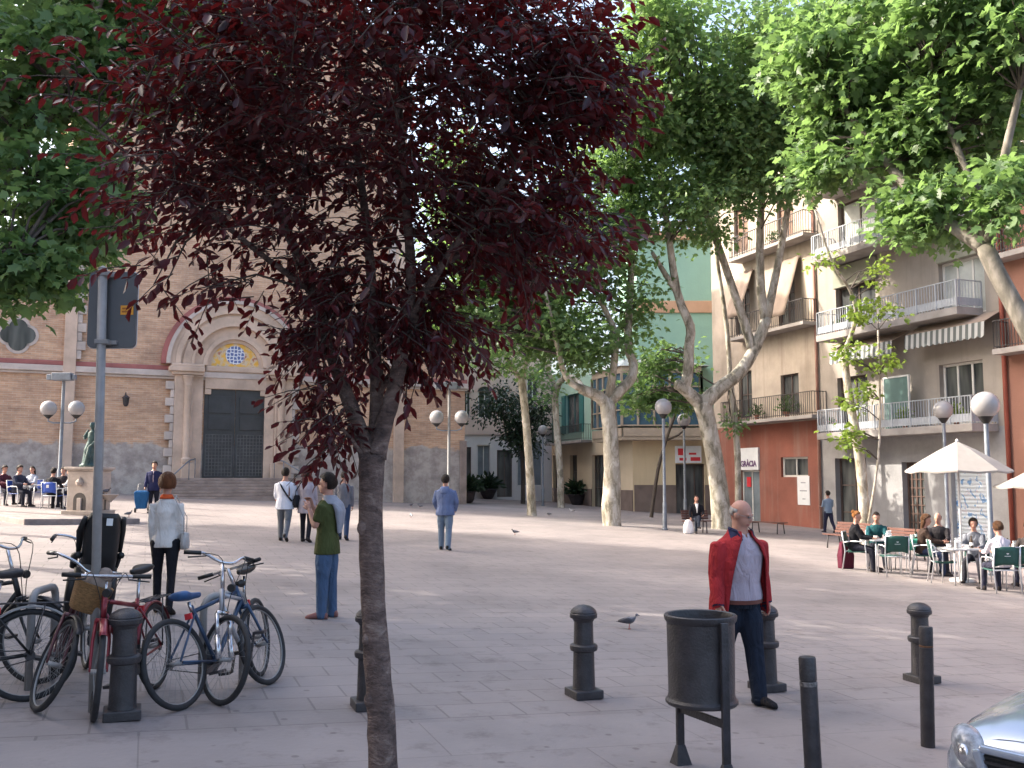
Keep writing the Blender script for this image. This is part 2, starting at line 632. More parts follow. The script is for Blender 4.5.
    if style == 'long':
        h2 = MB()
        h2.loft([ring(hp(0, .05, .03), HM @ X, HM @ Vector((0, 1, 0)), .085 * s, .07 * s), ring(hp(0, .065, -.08), HM @ X, HM @ Vector((0, 1, 0)), .092 * s, .055 * s),
                 ring(hp(0, .075, -.19), HM @ X, HM @ Vector((0, 1, 0)), .085 * s, .04 * s), ring(hp(0, .08, -.28), HM @ X, HM @ Vector((0, 1, 0)), .055 * s, .025 * s)])
        h2.build('hair', hmt, root)
    if style == 'bun':
        h2 = MB(); h2.ell(hp(0, .10, .10), (.045 * s, .045 * s, .045 * s)); h2.build('hair', hmt, root)
    # trousers
    bc, wide = bottom
    t = MB()
    t.loft([ring(C + up * (h * s), X, fw, rx * s * b, ry * s * b) for h, rx, ry in (((-.10, .13, .11), (-.05, .174, .130), (.02, .176, .126), (.075, .146, .110)) if female else ((-.10, .13, .11), (-.05, .172, .128), (.03, .176, .127), (.09, .156, .114)))])
    for n in 'lr':
        h_, kn, an, fd = J[n]
        end = an + (an - kn).normalized() * .045 * s
        limb(t, [h_, h_.lerp(kn, .5), kn], [.103 * s, .088 * s * wide, .066 * s * wide])
        limb(t, [kn, kn.lerp(an, .4), end], [.066 * s * wide, .062 * s * wide, .053 * s * wide])
    mesh_obj('trousers', remesh(t, vox, 2, 'trousers'), cl(bc), root)
    # shoes
    for n in 'lr':
        h_, kn, an, fd = J[n]
        upv = Vector((0, 0, 1)); upv = (upv - fd * upv.dot(fd)).normalized()
        sd = fd.cross(upv)
        sh_ = MB()
        base = an - upv * .075 * s
        rs = []
        for tt, w, hgt in ((-.075, .024, .06), (-.055, .038, .095), (0, .041, .105), (.06, .044, .085), (.12, .048, .066), (.17, .040, .052), (.195, .020, .034)):
            c = base + fd * tt * s
            rs.append([c + sd * (math.cos(2 * PI * k / 12) * w * s) + upv * ((0.5 + 0.5 * math.sin(2 * PI * k / 12)) * hgt * s) for k in range(12)])
        sh_.loft(rs)
        sh_.build('shoe', cl(shoes), root)
    # top
    tc, sl = top
    if tc is not None:
        t = MB()
        st = scale_top
        prof = [(h, (rx + .017) * (under if h > .42 else 1), ry + .017) for h, rx, ry in TR if -0.08 < h < 0.52]
        if hem < -0.11:
            prof = [(hem, .20, .15), (hem * 0.5, .197, .145)] + prof[1:]
        else:
            prof = [(hem, prof[0][1] + .012, prof[0][2] + .012)] + prof[1:]
        t.loft([ring(C + up * (h * s), X, fw, rx * s * b * st, ry * s * b * st) for h, rx, ry in prof])
        t.tube([C + up * .47 * s, C + up * .545 * s], [.085 * s, .062 * s], 12)
        for n in 'LR':
            sh, el, wr, d2 = J[n]
            if sl >= 1:
                e1 = el if sl >= 2 else sh.lerp(el, .72)
                limb(t, [sh - up * .026 * s, sh.lerp(e1, .5), e1], [.064 * s * st, .061 * s * st, (.056 if sl >= 2 else .06) * s * st], ext=.3)
            if sl >= 2:
                w2 = wr if sl == 2 else el.lerp(wr, .4)
                limb(t, [el, el.lerp(w2, .4), w2], [.056 * s * st, .054 * s * st, .040 * s * st])
        mesh_obj(topname, remesh(t, vox, 2, topname), cl(tc), root)
    return root, J, C, s, hp, HM, up, fw


def strap_bag(root, C, s, side, col, size, label=None, z=-0.02, name='handbag', strap=True, back=0.0, depth=0.1):
    """a bag that hangs from the shoulder: carried, so an object of its own"""
    mw = Matrix.Translation(root.location) @ Matrix.Rotation(root.rotation_euler.z, 4, 'Z')
    def w(v): return mw @ Vector(v)
    o = empty(name, w((side * 0.24 * s, back, C.z + z * s)), root.rotation_euler.z, label, 'bag')
    m = cl(col)
    b = MB()
    sx, sz = size
    rings = []
    for t, k in ((-1, .75), (-.85, .98), (-.3, 1.05), (.4, .95), (.9, .8), (1, .55)):
        rings.append([Vector((math.cos(2 * PI * j / 14) * depth / 2 * k, math.sin(2 * PI * j / 14) * sx / 2 * k, t * sz / 2)) for j in range(14)])
    b.loft(rings)
    b.build('pouch', m, o)
    if strap:
        st = MB()
        x0 = -side * 0.24 * s
        top = C.z + 0.515 * s - (C.z + z * s)
        px = x0 + side * (0.12 * s)
        st.tube([(0, -sx * .4, sz * .4), (0, -.09, top * .55), (px, -.075, top + .0), (px, .0, top + .035), (px, .085, top), (0, .11, top * .55), (0, sx * .4, sz * .4)], .012, 6, flat=0.4)
        st.build('strap', m, o)
    return o


# ------------------------------------------------------------------ ground
def paving(name, c1, c2, joint, w, h, ang, jsize=0.012, contrast=0.5):
    m, nt, b = newmat(name)
    g = N(nt, 'ShaderNodeNewGeometry')
    mp = N(nt, 'ShaderNodeMapping'); mp.inputs['Rotation'].default_value = (0, 0, -ang)
    L(nt, g.outputs['Position'], mp.inputs['Vector'])
    br = N(nt, 'ShaderNodeTexBrick', offset=0.5, ins={'Scale': 1.0, 'Mortar Size': jsize, 'Mortar Smooth': 0.3, 'Brick Width': w, 'Row Height': h, 'Bias': 0.0,
                                                   'Color1': rgba(c1), 'Color2': rgba(c2), 'Mortar': rgba(joint)})
    L(nt, mp.outputs[0], br.inputs['Vector'])
    n1 = N(nt, 'ShaderNodeTexNoise', ins={'Scale': 0.30, 'Detail': 7.0, 'Roughness': 0.62}); L(nt, g.outputs['Position'], n1.inputs['Vector'])
    r1 = ramp(nt, [(0.28, (0.66, 0.66, 0.67)), (0.5, (0.98, 0.97, 0.97)), (0.72, (1.2, 1.18, 1.16))])
    L(nt, n1.outputs['Fac'], r1.inputs[0])
    m1 = N(nt, 'ShaderNodeMix', data_type='RGBA', blend_type='MULTIPLY'); m1.inputs['Factor'].default_value = 1.0
    L(nt, br.outputs['Color'], m1.inputs['A']); L(nt, r1.outputs[0], m1.inputs['B'])
    # spots of dropped gum and old stains
    n2 = N(nt, 'ShaderNodeTexNoise', ins={'Scale': 3.2, 'Detail': 6.0, 'Roughness': 0.7}); L(nt, g.outputs['Position'], n2.inputs['Vector'])
    r2 = ramp(nt, [(0.54, (1, 1, 1)), (0.74, (0.62, 0.60, 0.60))])
    L(nt, n2.outputs['Fac'], r2.inputs[0])
    m2 = N(nt, 'ShaderNodeMix', data_type='RGBA', blend_type='MULTIPLY'); m2.inputs['Factor'].default_value = 1.0
    L(nt, m1.outputs['Result'], m2.inputs['A']); L(nt, r2.outputs[0], m2.inputs['B'])
    vo = N(nt, 'ShaderNodeTexVoronoi', ins={'Scale': 3.6, 'Randomness': 1.0}); L(nt, g.outputs['Position'], vo.inputs['Vector'])
    r3 = ramp(nt, [(0.07, (0.55, 0.53, 0.52)), (0.11, (1, 1, 1))]); L(nt, vo.outputs['Distance'], r3.inputs[0])
    m3 = N(nt, 'ShaderNodeMix', data_type='RGBA', blend_type='MULTIPLY'); m3.inputs['Factor'].default_value = 0.8
    L(nt, m2.outputs['Result'], m3.inputs['A']); L(nt, r3.outputs[0], m3.inputs['B'])
    L(nt, m3.outputs['Result'], b.inputs['Base Color'])
    b.inputs['Roughness'].default_value = 0.62
    b.inputs['Specular IOR Level'].default_value = 0.35
    n4 = N(nt, 'ShaderNodeTexNoise', ins={'Scale': 22.0, 'Detail': 4.0}); L(nt, g.outputs['Position'], n4.inputs['Vector'])
    ad = N(nt, 'ShaderNodeMath', operation='MULTIPLY_ADD'); ad.inputs[1].default_value = -1.6
    L(nt, br.outputs['Fac'], ad.inputs[0]); L(nt, n4.outputs['Fac'], ad.inputs[2])
    bp = N(nt, 'ShaderNodeBump', ins={'Strength': 0.35, 'Distance': 0.012}); L(nt, ad.outputs[0], bp.inputs['Height'])
    L(nt, bp.outputs[0], b.inputs['Normal'])
    return m


ANG = math.atan(0.37)
M['paving'] = paving('square_paving', (0.228, 0.202, 0.196), (0.25, 0.22, 0.213), (0.165, 0.145, 0.14), 0.62, 0.40, ANG, 0.010)
M['street'] = paving('street_slabs', (0.25, 0.222, 0.216), (0.268, 0.238, 0.231), (0.195, 0.172, 0.167), 1.9, 1.25, ANG, 0.006)
M['kerbstone'] = pm('kerb_granite', (0.22, 0.19, 0.18), 0.8, 0, 0.25, 3, 0.4, 20, world=True)


def sheet(name, pts, mat, dz=0.0, kind='structure'):
    mb = MB()
    mb.add([Vector((x, y, gz(x, y) + dz)) for x, y in pts], [tuple(range(len(pts)))])
    o = mb.build(name, mat)
    return tag(o, kind=kind)


mb = MB()
gx_, gy_ = [-400, -45, 45, 400], [-300, -30, 95, 600]
for i in range(3):
    for j in range(3):
        mb.quad(*[Vector((x, y, gz(x, y))) for x, y in ((gx_[i], gy_[j]), (gx_[i + 1], gy_[j]), (gx_[i + 1], gy_[j + 1]), (gx_[i], gy_[j + 1]))])
tag(mb.build('ground', M['paving']), kind='structure')
sheet('street', [(-40, 6.55 - 37.3 * 0.37), (-40, -29), (44, -29), (44, 6.55 + 46.7 * 0.37)], M['street'], 0.004)
# the low step under the fountain, at the church side
k0, k1 = gnd(24, 525), gnd(140, 524)
mb = MB()
dk = (k1 - k0); dk.z = 0; dk.normalize(); nk = Vector((-dk.y, dk.x, 0))
k1 = k0 + dk * ((k1 - k0).length)
P4 = [k0, k1, k1 + nk * 3.6, k0 + nk * 3.6]
P4 = [Vector((p.x, p.y, gz(p.x, p.y))) for p in P4]
mb.hexa([p - Vector((0, 0, .1)) for p in P4] + [p + Vector((0, 0, .15)) for p in P4])
tag(mb.build('kerb_step', M['kerbstone'], bevel=0.02), kind='structure')
STEPZ = 0.15


# ------------------------------------------------------------------ facades
SLABS = []


class Fac:
    def __init__(s, o, d):
        s.o = Vector((o[0], o[1], 0)); s.d = Vector((d[0], d[1], 0)).normalized()
        s.n = Vector((s.d.y, -s.d.x, 0))
        if s.n.dot(-s.o) < 0 and s.n.dot(Vector((0, 0, 0)) - s.o) < 0:
            s.n = -s.n

    def p(s, u, z, out=0.0):
        q = s.o + s.d * u + s.n * out
        return Vector((q.x, q.y, z))

    def uv(s, px, py, out=0.0):
        r = ray(px, py)
        o = s.o + s.n * out
        t = o.dot(s.n) / Vector((r.x, r.y, 0)).dot(s.n)
        w = Vector((0, 0, CAMZ)) + r * t
        return (w - o).dot(s.d), w.z

    def rect(s, x0, y0, x1, y1, out=0.0):
        a, b = s.uv(x0, (y0 + y1) / 2, out)[0], s.uv(x1, (y0 + y1) / 2, out)[0]
        xm = (x0 + x1) / 2
        c, d = s.uv(xm, y1, out)[1], s.uv(xm, y0, out)[1]
        return min(a, b), max(a, b), min(c, d), max(c, d)

    def box(s, mb, u0, u1, z0, z1, o0, o1):
        mb.hexa([s.p(u0, z0, o0), s.p(u1, z0, o0), s.p(u1, z0, o1), s.p(u0, z0, o1), s.p(u0, z1, o0), s.p(u1, z1, o0), s.p(u1, z1, o1), s.p(u0, z1, o1)])

    def wall(s, mb, u0, u1, z0, z1, ops=(), depth=0.25):
        ops = [(max(a, u0), min(b, u1), max(c, z0), min(d, z1)) for a, b, c, d in ops]
        ops = [o for o in ops if o[1] > o[0] and o[3] > o[2]]
        us = sorted({u0, u1} | {v for o in ops for v in o[:2]})
        zs = sorted({z0, z1} | {v for o in ops for v in o[2:]})
        for i in range(len(us) - 1):
            for j in range(len(zs) - 1):
                um, zm = (us[i] + us[i + 1]) / 2, (zs[j] + zs[j + 1]) / 2
                if any(a < um < b and c < zm < d for a, b, c, d in ops): continue
                mb.quad(s.p(us[i], zs[j]), s.p(us[i + 1], zs[j]), s.p(us[i + 1], zs[j + 1]), s.p(us[i], zs[j + 1]))
        for a, b, c, d in ops:
            mb.quad(s.p(a, c), s.p(a, d), s.p(a, d, -depth), s.p(a, c, -depth))
            mb.quad(s.p(b, c), s.p(b, d), s.p(b, d, -depth), s.p(b, c, -depth))
            mb.quad(s.p(a, c), s.p(b, c), s.p(b, c, -depth), s.p(a, c, -depth))
            mb.quad(s.p(a, d), s.p(b, d), s.p(b, d, -depth), s.p(a, d, -depth))

    def shell(s, mb, u0, u1, z0, z1, back):
        mb.quad(s.p(u0, z0), s.p(u0, z1), s.p(u0, z1, -back), s.p(u0, z0, -back))
        mb.quad(s.p(u1, z0), s.p(u1, z1), s.p(u1, z1, -back), s.p(u1, z0, -back))
        mb.quad(s.p(u0, z0, -back), s.p(u1, z0, -back), s.p(u1, z1, -back), s.p(u0, z1, -back))
        mb.quad(s.p(u0, z1), s.p(u1, z1), s.p(u1, z1, -back), s.p(u0, z1, -back))

    def window(s, parent, r, depth, fm, pm_, nx=2, nz=1, fw=0.07, name='window'):
        a, b, c, d = r
        mb = MB()
        o0, o1 = -depth + 0.004, -depth + 0.07
        for x in (a + fw / 2, b - fw / 2):
            s.box(mb, x - fw / 2, x + fw / 2, c, d, o0, o1)
        for z in (c + fw / 2, d - fw / 2):
            s.box(mb, a + fw + .001, b - fw - .001, z - fw / 2, z + fw / 2, o0, o1)
        for i in range(1, nx):
            x = a + (b - a) * i / nx
            s.box(mb, x - fw * .45, x + fw * .45, c + fw + .001, d - fw - .001, o0, o1 - .008)
        for i in range(1, nz):
            z = c + (d - c) * i / nz
            s.box(mb, a + fw + .001, b - fw - .001, z - fw * .3, z + fw * .3, o0, o1 - .014)
        w = mb.build(name, fm, parent)
        mb = MB()
        s.box(mb, a + .002, b - .002, c + .002, d - .002, -depth - 0.03, -depth + 0.02)
        mb.build('pane', pm_, w)
        return w

    def balcony(s, parent, u0, u1, z0, thick, proj, rh, slabm, railm, step=0.13, bw=0.02, low=0.0, posts=0.0):
        mb = MB()
        s.box(mb, u0, u1, z0, z0 + thick, 0.003, proj)
        SLABS.append(z0 + thick + .002)
        sl = mb.build('balcony', slabm, parent, bevel=0.015)
        mb = MB()
        zt = z0 + thick
        e = 0.05
        cs = [(u0 + e, 0.02), (u0 + e, proj - e), (u1 - e, proj - e), (u1 - e, 0.02)]
        for i in range(3):
            (ua, oa), (ub, ob) = cs[i], cs[i + 1]
            A, B = s.p(ua, zt + rh, oa), s.p(ub, zt + rh, ob)
            mb.bar(A, B, 0.05, 0.035)
            mb.bar(s.p(ua, zt + 0.09, oa), s.p(ub, zt + 0.09, ob), 0.03, 0.03)
            ln = (B - A).length
            n = max(1, int(ln / step))
            for k in range(n + 1):
                t = k / n
                q = A.lerp(B, t)
                big = posts and (k % max(1, int(posts / step)) == 0)
                w = bw * (2.6 if big else 1)
                mb.box((q.x, q.y, zt + rh / 2), (w, w, rh - .03), math.atan2(s.d.y, s.d.x))
            if low:
                A2, B2 = s.p(ua, zt + 0.10, oa), s.p(ub, zt + 0.10, ob)
                up = Vector((0, 0, low))
                mb.add([A2, B2, B2 + up, A2 + up], [(0, 1, 2, 3)])
        mb.build('railing', railm, sl)
        return sl


def glassmat(name, c, rough=0.12):
    m = pm(name, c, rough, 0, 0.3, 0.8, world=True)
    return m


M['pane'] = pm('dark_window_glass', (0.022, 0.026, 0.03), 0.1, 0, 0.2, 1.1, world=True, col2=(0.13, 0.135, 0.13), stretch=(1.6, 1.6, .35), detail=2)  # grey streaks stand for curtains and for reflections painted into the glass
M['pane_blue'] = glassmat('teal_window_glass', (0.05, 0.11, 0.16))
M['pane_lit'] = glassmat('curtained_glass', (0.42, 0.44, 0.42), 0.3)
M['pane_grey'] = glassmat('milky_shop_glass', (0.17, 0.20, 0.22), 0.35)
M['frame_white'] = pm('white_window_paint', (0.62, 0.60, 0.56), 0.6, 0, 0.08, 2, world=True)
M['frame_dark'] = pm('brown_window_paint', (0.09, 0.06, 0.05), 0.6, 0, 0.2, 2, world=True)
M['frame_beige'] = pm('beige_window_paint', (0.40, 0.32, 0.24), 0.6, 0, 0.12, 2, world=True)
M['rail_dark'] = pm('wrought_iron', (0.055, 0.05, 0.05), 0.6, 0.2, 0.3, 2, world=True)
M['rail_grey'] = pm('grey_rail_paint', (0.40, 0.42, 0.45), 0.5, 0.2, 0.12, 2, world=True)
M['slab'] = pm('balcony_concrete', (0.32, 0.29, 0.27), 0.9, 0, 0.22, 1.2, 0.2, 8, world=True)


# ------------------------------------------------------------------ church
CD = Vector((2.06, 1, 0)).normalized()
CH = Fac((-2.7, 56), CD)


def church_mat():
    m, nt, b = newmat('church_brick')
    cb, sp, g = facade_uv(nt, CD)
    br = N(nt, 'ShaderNodeTexBrick', offset=0.5, ins={'Scale': 1.0, 'Mortar Size': 0.012, 'Mortar Smooth': 0.2, 'Brick Width': 0.36, 'Row Height': 0.105, 'Bias': -0.1,
                                                   'Color1': rgba((0.50, 0.315, 0.215)), 'Color2': rgba((0.60, 0.40, 0.27)), 'Mortar': rgba((0.55, 0.44, 0.35))})
    L(nt, cb.outputs[0], br.inputs['Vector'])
    n1 = N(nt, 'ShaderNodeTexNoise', ins={'Scale': 0.45, 'Detail': 9.0, 'Roughness': 0.74}); L(nt, cb.outputs[0], n1.inputs['Vector'])
    r1 = ramp(nt, [(0.3, (0.62, 0.62, 0.64)), (0.5, (1.0, 0.98, 0.96)), (0.7, (1.2, 1.18, 1.12))]); L(nt, n1.outputs['Fac'], r1.inputs[0])
    m1 = N(nt, 'ShaderNodeMix', data_type='RGBA', blend_type='MULTIPLY'); m1.inputs['Factor'].default_value = 1.0
    L(nt, br.outputs['Color'], m1.inputs['A']); L(nt, r1.outputs[0], m1.inputs['B'])
    mp = N(nt, 'ShaderNodeMapping'); mp.inputs['Scale'].default_value = (0.9, 6.0, 1); L(nt, cb.outputs[0], mp.inputs['Vector'])
    n5 = N(nt, 'ShaderNodeTexNoise', ins={'Scale': 1.0, 'Detail': 4.0, 'Roughness': 0.7}); L(nt, mp.outputs[0], n5.inputs['Vector'])
    r5 = ramp(nt, [(0.35, (0.80, 0.76, 0.74)), (0.65, (1.12, 1.12, 1.12))]); L(nt, n5.outputs['Fac'], r5.inputs[0])
    m5 = N(nt, 'ShaderNodeMix', data_type='RGBA', blend_type='MULTIPLY'); m5.inputs['Factor'].default_value = 1.0
    L(nt, m1.outputs['Result'], m5.inputs['A']); L(nt, r5.outputs[0], m5.inputs['B'])
    # rendered, scrubbed lower wall with a ragged upper edge
    n2 = N(nt, 'ShaderNodeTexNoise', ins={'Scale': 0.8, 'Detail': 7.0, 'Roughness': 0.65}); L(nt, cb.outputs[0], n2.inputs['Vector'])
    ma = N(nt, 'ShaderNodeMath', operation='MULTIPLY_ADD'); ma.inputs[1].default_value = 1.6; ma.inputs[2].default_value = -0.8
    L(nt, n2.outputs['Fac'], ma.inputs[0])
    sb = N(nt, 'ShaderNodeMath', operation='ADD'); L(nt, sp.outputs['Z'], sb.inputs[0]); L(nt, ma.outputs[0], sb.inputs[1])
    mr = N(nt, 'ShaderNodeMapRange', ins={'From Min': 3.42, 'From Max': 3.58, 'To Min': 1.0, 'To Max': 0.0}); L(nt, sb.outputs[0], mr.inputs['Value'])
    n3 = N(nt, 'ShaderNodeTexNoise', ins={'Scale': 1.3, 'Detail': 8.0, 'Roughness': 0.7}); L(nt, cb.outputs[0], n3.inputs['Vector'])
    r3 = ramp(nt, [(0.28, (0.22, 0.195, 0.18)), (0.46, (0.36, 0.31, 0.285)), (0.56, (0.46, 0.41, 0.375)), (0.74, (0.56, 0.50, 0.455))]); L(nt, n3.outputs['Fac'], r3.inputs[0])
    m2 = N(nt, 'ShaderNodeMix', data_type='RGBA'); L(nt, mr.outputs[0], m2.inputs['Factor'])
    L(nt, m5.outputs['Result'], m2.inputs['A']); L(nt, r3.outputs[0], m2.inputs['B'])
    L(nt, m2.outputs['Result'], b.inputs['Base Color'])
    b.inputs['Roughness'].default_value = 0.92
    bp = N(nt, 'ShaderNodeBump', ins={'Strength': 0.5, 'Distance': 0.02}); L(nt, n3.outputs['Fac'], bp.inputs['Height'])
    L(nt, bp.outputs[0], b.inputs['Normal'])
    return m


M['church'] = church_mat()
M['church_stone'] = pm('church_dressed_stone', (0.54, 0.41, 0.325), 0.9, 0, 0.22, 0.9, 0.4, 8, world=True, detail=7)
M['church_pale'] = pm('church_pale_stone', (0.49, 0.42, 0.38), 0.85, 0, 0.2, 1.2, 0.3, 8, world=True, detail=7)
M['church_red'] = pm('church_red_band', (0.33, 0.12, 0.11), 0.85, 0, 0.2, 1.2, 0.3, 8, world=True)
M['church_step'] = pm('worn_steps', (0.30, 0.235, 0.205), 0.85, 0, 0.25, 1.6, 0.3, 10, world=True)
M['church_door'] = pm('church_door_grey', (0.045, 0.048, 0.053), 0.42, 0.2, 0.3, 1.2, 0.2, 10, world=True)
M['door_iron'] = pm('door_ironwork', (0.105, 0.105, 0.11), 0.5, 0.3, 0.3, 3, world=True)
M['church_roof'] = pm('roof_tiles', (0.24, 0.11, 0.07), 0.9, 0, 0.3, 2.0, world=True)

church = empty('church', CH.p(-12, 0.5), 0, 'brick church with a round arched stone portal and a mosaic over its door', 'church')
church.location = (0, 0, 0)
uL, uR = CH.uv(66, 300)[0], CH.uv(404, 300)[0]
uc, zs = CH.uv(234.5, 367)
zL = CH.uv(66, 240)[1]
zL0 = CH.uv(0, 262)[1]
u0_ = CH.uv(0, 262)[0]
slope = (zL - zL0) / (uL - u0_)
eav = CH.uv(395, 62)[1]
peak = eav + 5.0
uNc = (uL + uR) / 2
uFar = -38.0
mb = MB()
aisleL = [(uFar, -1), (uL, -1), (uL, zL), (uFar, zL + slope * (uFar - uL))]
nave = [(uL, -1), (uR, -1), (uR, eav), (uNc, peak), (uL, eav)]
aisleR = [(uR, -1), (0, -1), (0, zL - abs(slope) * (0 - uR)), (uR, zL)]
for poly, back in ((aisleL, 18), (nave, 30), (aisleR, 26)):
    n = len(poly)
    vs = [CH.p(u, z, 0.0) for u, z in poly] + [CH.p(u, z, -back) for u, z in poly]
    mb.add(vs, [tuple(range(n)), tuple(reversed(range(n, 2 * n)))] + [(i, (i + 1) % n, n + (i + 1) % n, n + i) for i in range(n)])
mb.build('wall', M['church'], church)
# roof sheets
mb = MB()
for (a, b_, back) in (((uL - .5, eav - .3), (uNc, peak + .1), 30.3), ((uR + .5, eav - .3), (uNc, peak + .1), 30.3), ((uFar, zL + slope * (uFar - uL) + .05), (uL, zL + .05), 18.3), ((.4, zL - abs(slope) * (.4 - uR) + .05), (uR, zL + .05), 26.3)):
    q = [CH.p(a[0], a[1], .35), CH.p(b_[0], b_[1], .35), CH.p(b_[0], b_[1], -back), CH.p(a[0], a[1], -back)]
    mb.hexa(q + [v + Vector((0, 0, .25)) for v in q])
mb.build('roof', M['church_roof'], church)
# raking cornice with little round arches over the side aisle
mb = MB()
for (ua, za, ub, zb) in ((uFar, zL + slope * (uFar - uL), uL, zL), (0, zL - abs(slope) * (0 - uR), uR, zL)):
    A, B = CH.p(ua, za - .12, .16), CH.p(ub, zb - .12, .16)
    mb.bar(A, B, .3, .3)
    n = int(abs(ub - ua) / 1.35)
    for i in range(n):
        t = (i + .5) / n
        u_, z_ = ua + (ub - ua) * t, za + (zb - za) * t - .95
        rr = 0.5
        for k in range(10):
            a0, a1 = PI * k / 10, PI * (k + 1) / 10
            mb.bar(CH.p(u_ + rr * math.cos(a0), z_ + rr * math.sin(a0), .06), CH.p(u_ + rr * math.cos(a1), z_ + rr * math.sin(a1), .06), .11, .14)
mb.build('arched_cornice', M['church_stone'], church)
# string course
zc0 = CH.uv(110, 374)[1]
zc1 = CH.uv(110, 368)[1]
zc2 = CH.uv(110, 363)[1]
for (za, zb, o, m) in ((zc0, zc1, .24, 'church_pale'), (zc1 + .003, zc2, .08, 'church_red')):
    mb = MB()
    CH.box(mb, uFar, .12, za, zb, 0.004, o)
    if m == 'church_pale':
        CH.box(mb, uFar, .12, za - .13, za - .004, 0.004, .13)
    mb.build('string_course', M[m], church, bevel=.03)
# nave pilasters with toothed quoins
for ua, sg in ((uL, 1), (uR, -1)):
    mb = MB()
    w = .55
    CH.box(mb, min(ua, ua + sg * w), max(ua, ua + sg * w), 0.2, eav - 1.5, .004, .28)
    mb.build('pilaster', M['church_stone'], church, bevel=.02)
    mb = MB()
    z = zc2 + .1
    k = 0
    while z < eav - 2:
        wq = .40 if k % 2 else .22
        CH.box(mb, min(ua + sg * (w + .004), ua + sg * (w + wq)), max(ua + sg * (w + .004), ua + sg * (w + wq)), z, z + .42, .004, .22)
        z += .44; k += 1
    mb.build('quoins', M['church_pale'], church, bevel=.02)
# corner strip
mb = MB(); CH.box(mb, -.32, .05, -.3, CH.uv(462, 441)[1], .004, .2); mb.build('corner_pier', M['church_step'], church, bevel=.02)


def half_ring(mb, r0, r1, o0, o1, n=40, zoff=0.0):
    vs, fs = [], []
    for i in range(n + 1):
        a = PI * i / n
        for r, o in ((r0, o0), (r0, o1), (r1, o1), (r1, o0)):
            vs.append(CH.p(uc + r * math.cos(a), zs + zoff + r * math.sin(a), o))
    for i in range(n):
        for k in range(4):
            fs.append((i * 4 + k, i * 4 + (k + 1) % 4, (i + 1) * 4 + (k + 1) % 4, (i + 1) * 4 + k))
    fs += [(0, 1, 2, 3), tuple(n * 4 + k for k in (3, 2, 1, 0))]
    mb.add(vs, fs)


for nm, mt, rings in (('arch_band', 'church_red', [(3.40, 3.62, .004, .34)]),
                      ('arch_moulding', 'church_pale', [(3.22, 3.397, .004, .50)]),
                      ('portal_arch', 'church_stone', [(2.98, 3.217, .004, .40), (2.72, 2.977, .004, .46), (2.60, 2.717, .004, .30), (2.20, 2.597, .004, .36), (2.06, 2.197, .004, .43),
                                                       (1.62, 2.057, .004, .22), (1.40, 1.617, .004, .31), (1.22, 1.397, .004, .18)])):
    mb = MB()
    for r in rings: half_ring(mb, *r)
    mb.build(nm, M[mt], church)


def mosaic():
    m, nt, b = newmat('mosaic_tympanum')
    cb, sp, g = facade_uv(nt, CD)
    base = CH.p(uc, 0).dot(CD)
    mp = N(nt, 'ShaderNodeMapping'); mp.inputs['Location'].default_value = (-base, -(zs + .60), 0); L(nt, cb.outputs[0], mp.inputs['Vector'])
    ln = N(nt, 'ShaderNodeVectorMath', operation='LENGTH'); L(nt, mp.outputs[0], ln.inputs[0])
    r = ramp(nt, [(0.0, (1, 1, 1)), (0.475, (1, 1, 1)), (0.49, (0, 0, 0))]); L(nt, ln.outputs['Value'], r.inputs[0])
    vo = N(nt, 'ShaderNodeTexVoronoi', ins={'Scale': 5.5, 'Randomness': 0.35}, feature='DISTANCE_TO_EDGE'); L(nt, mp.outputs[0], vo.inputs['Vector'])
    r2 = ramp(nt, [(0.10, (0.72, 0.74, 0.80)), (0.17, (0.10, 0.14, 0.33))]); L(nt, vo.outputs['Distance'], r2.inputs[0])
    n1 = N(nt, 'ShaderNodeTexNoise', ins={'Scale': 3.0, 'Detail': 3.0}); L(nt, mp.outputs[0], n1.inputs['Vector'])
    r3 = ramp(nt, [(0.42, (0.74, 0.42, 0.06)), (0.56, (0.60, 0.50, 0.36)), (0.66, (0.42, 0.16, 0.10))]); L(nt, n1.outputs['Fac'], r3.inputs[0])
    mx = N(nt, 'ShaderNodeMix', data_type='RGBA'); L(nt, r.outputs[0], mx.inputs['Factor']); L(nt, r3.outputs[0], mx.inputs['A']); L(nt, r2.outputs[0], mx.inputs['B'])
    L(nt, mx.outputs['Result'], b.inputs['Base Color']); b.inputs['Roughness'].default_value = 0.5
    return m


mb = MB()
n = 32
mb.add([CH.p(uc + 1.215 * math.cos(PI * i / n), zs + 1.215 * math.sin(PI * i / n), .10) for i in range(n + 1)] +
       [CH.p(uc + 1.215 * math.cos(PI * i / n), zs + 1.215 * math.sin(PI * i / n), .004) for i in range(n + 1)],
       [tuple(range(n + 1))] + [(i, i + 1, n + 2 + i, n + 1 + i) for i in range(n)])
mb.build('tympanum', mosaic(), church)
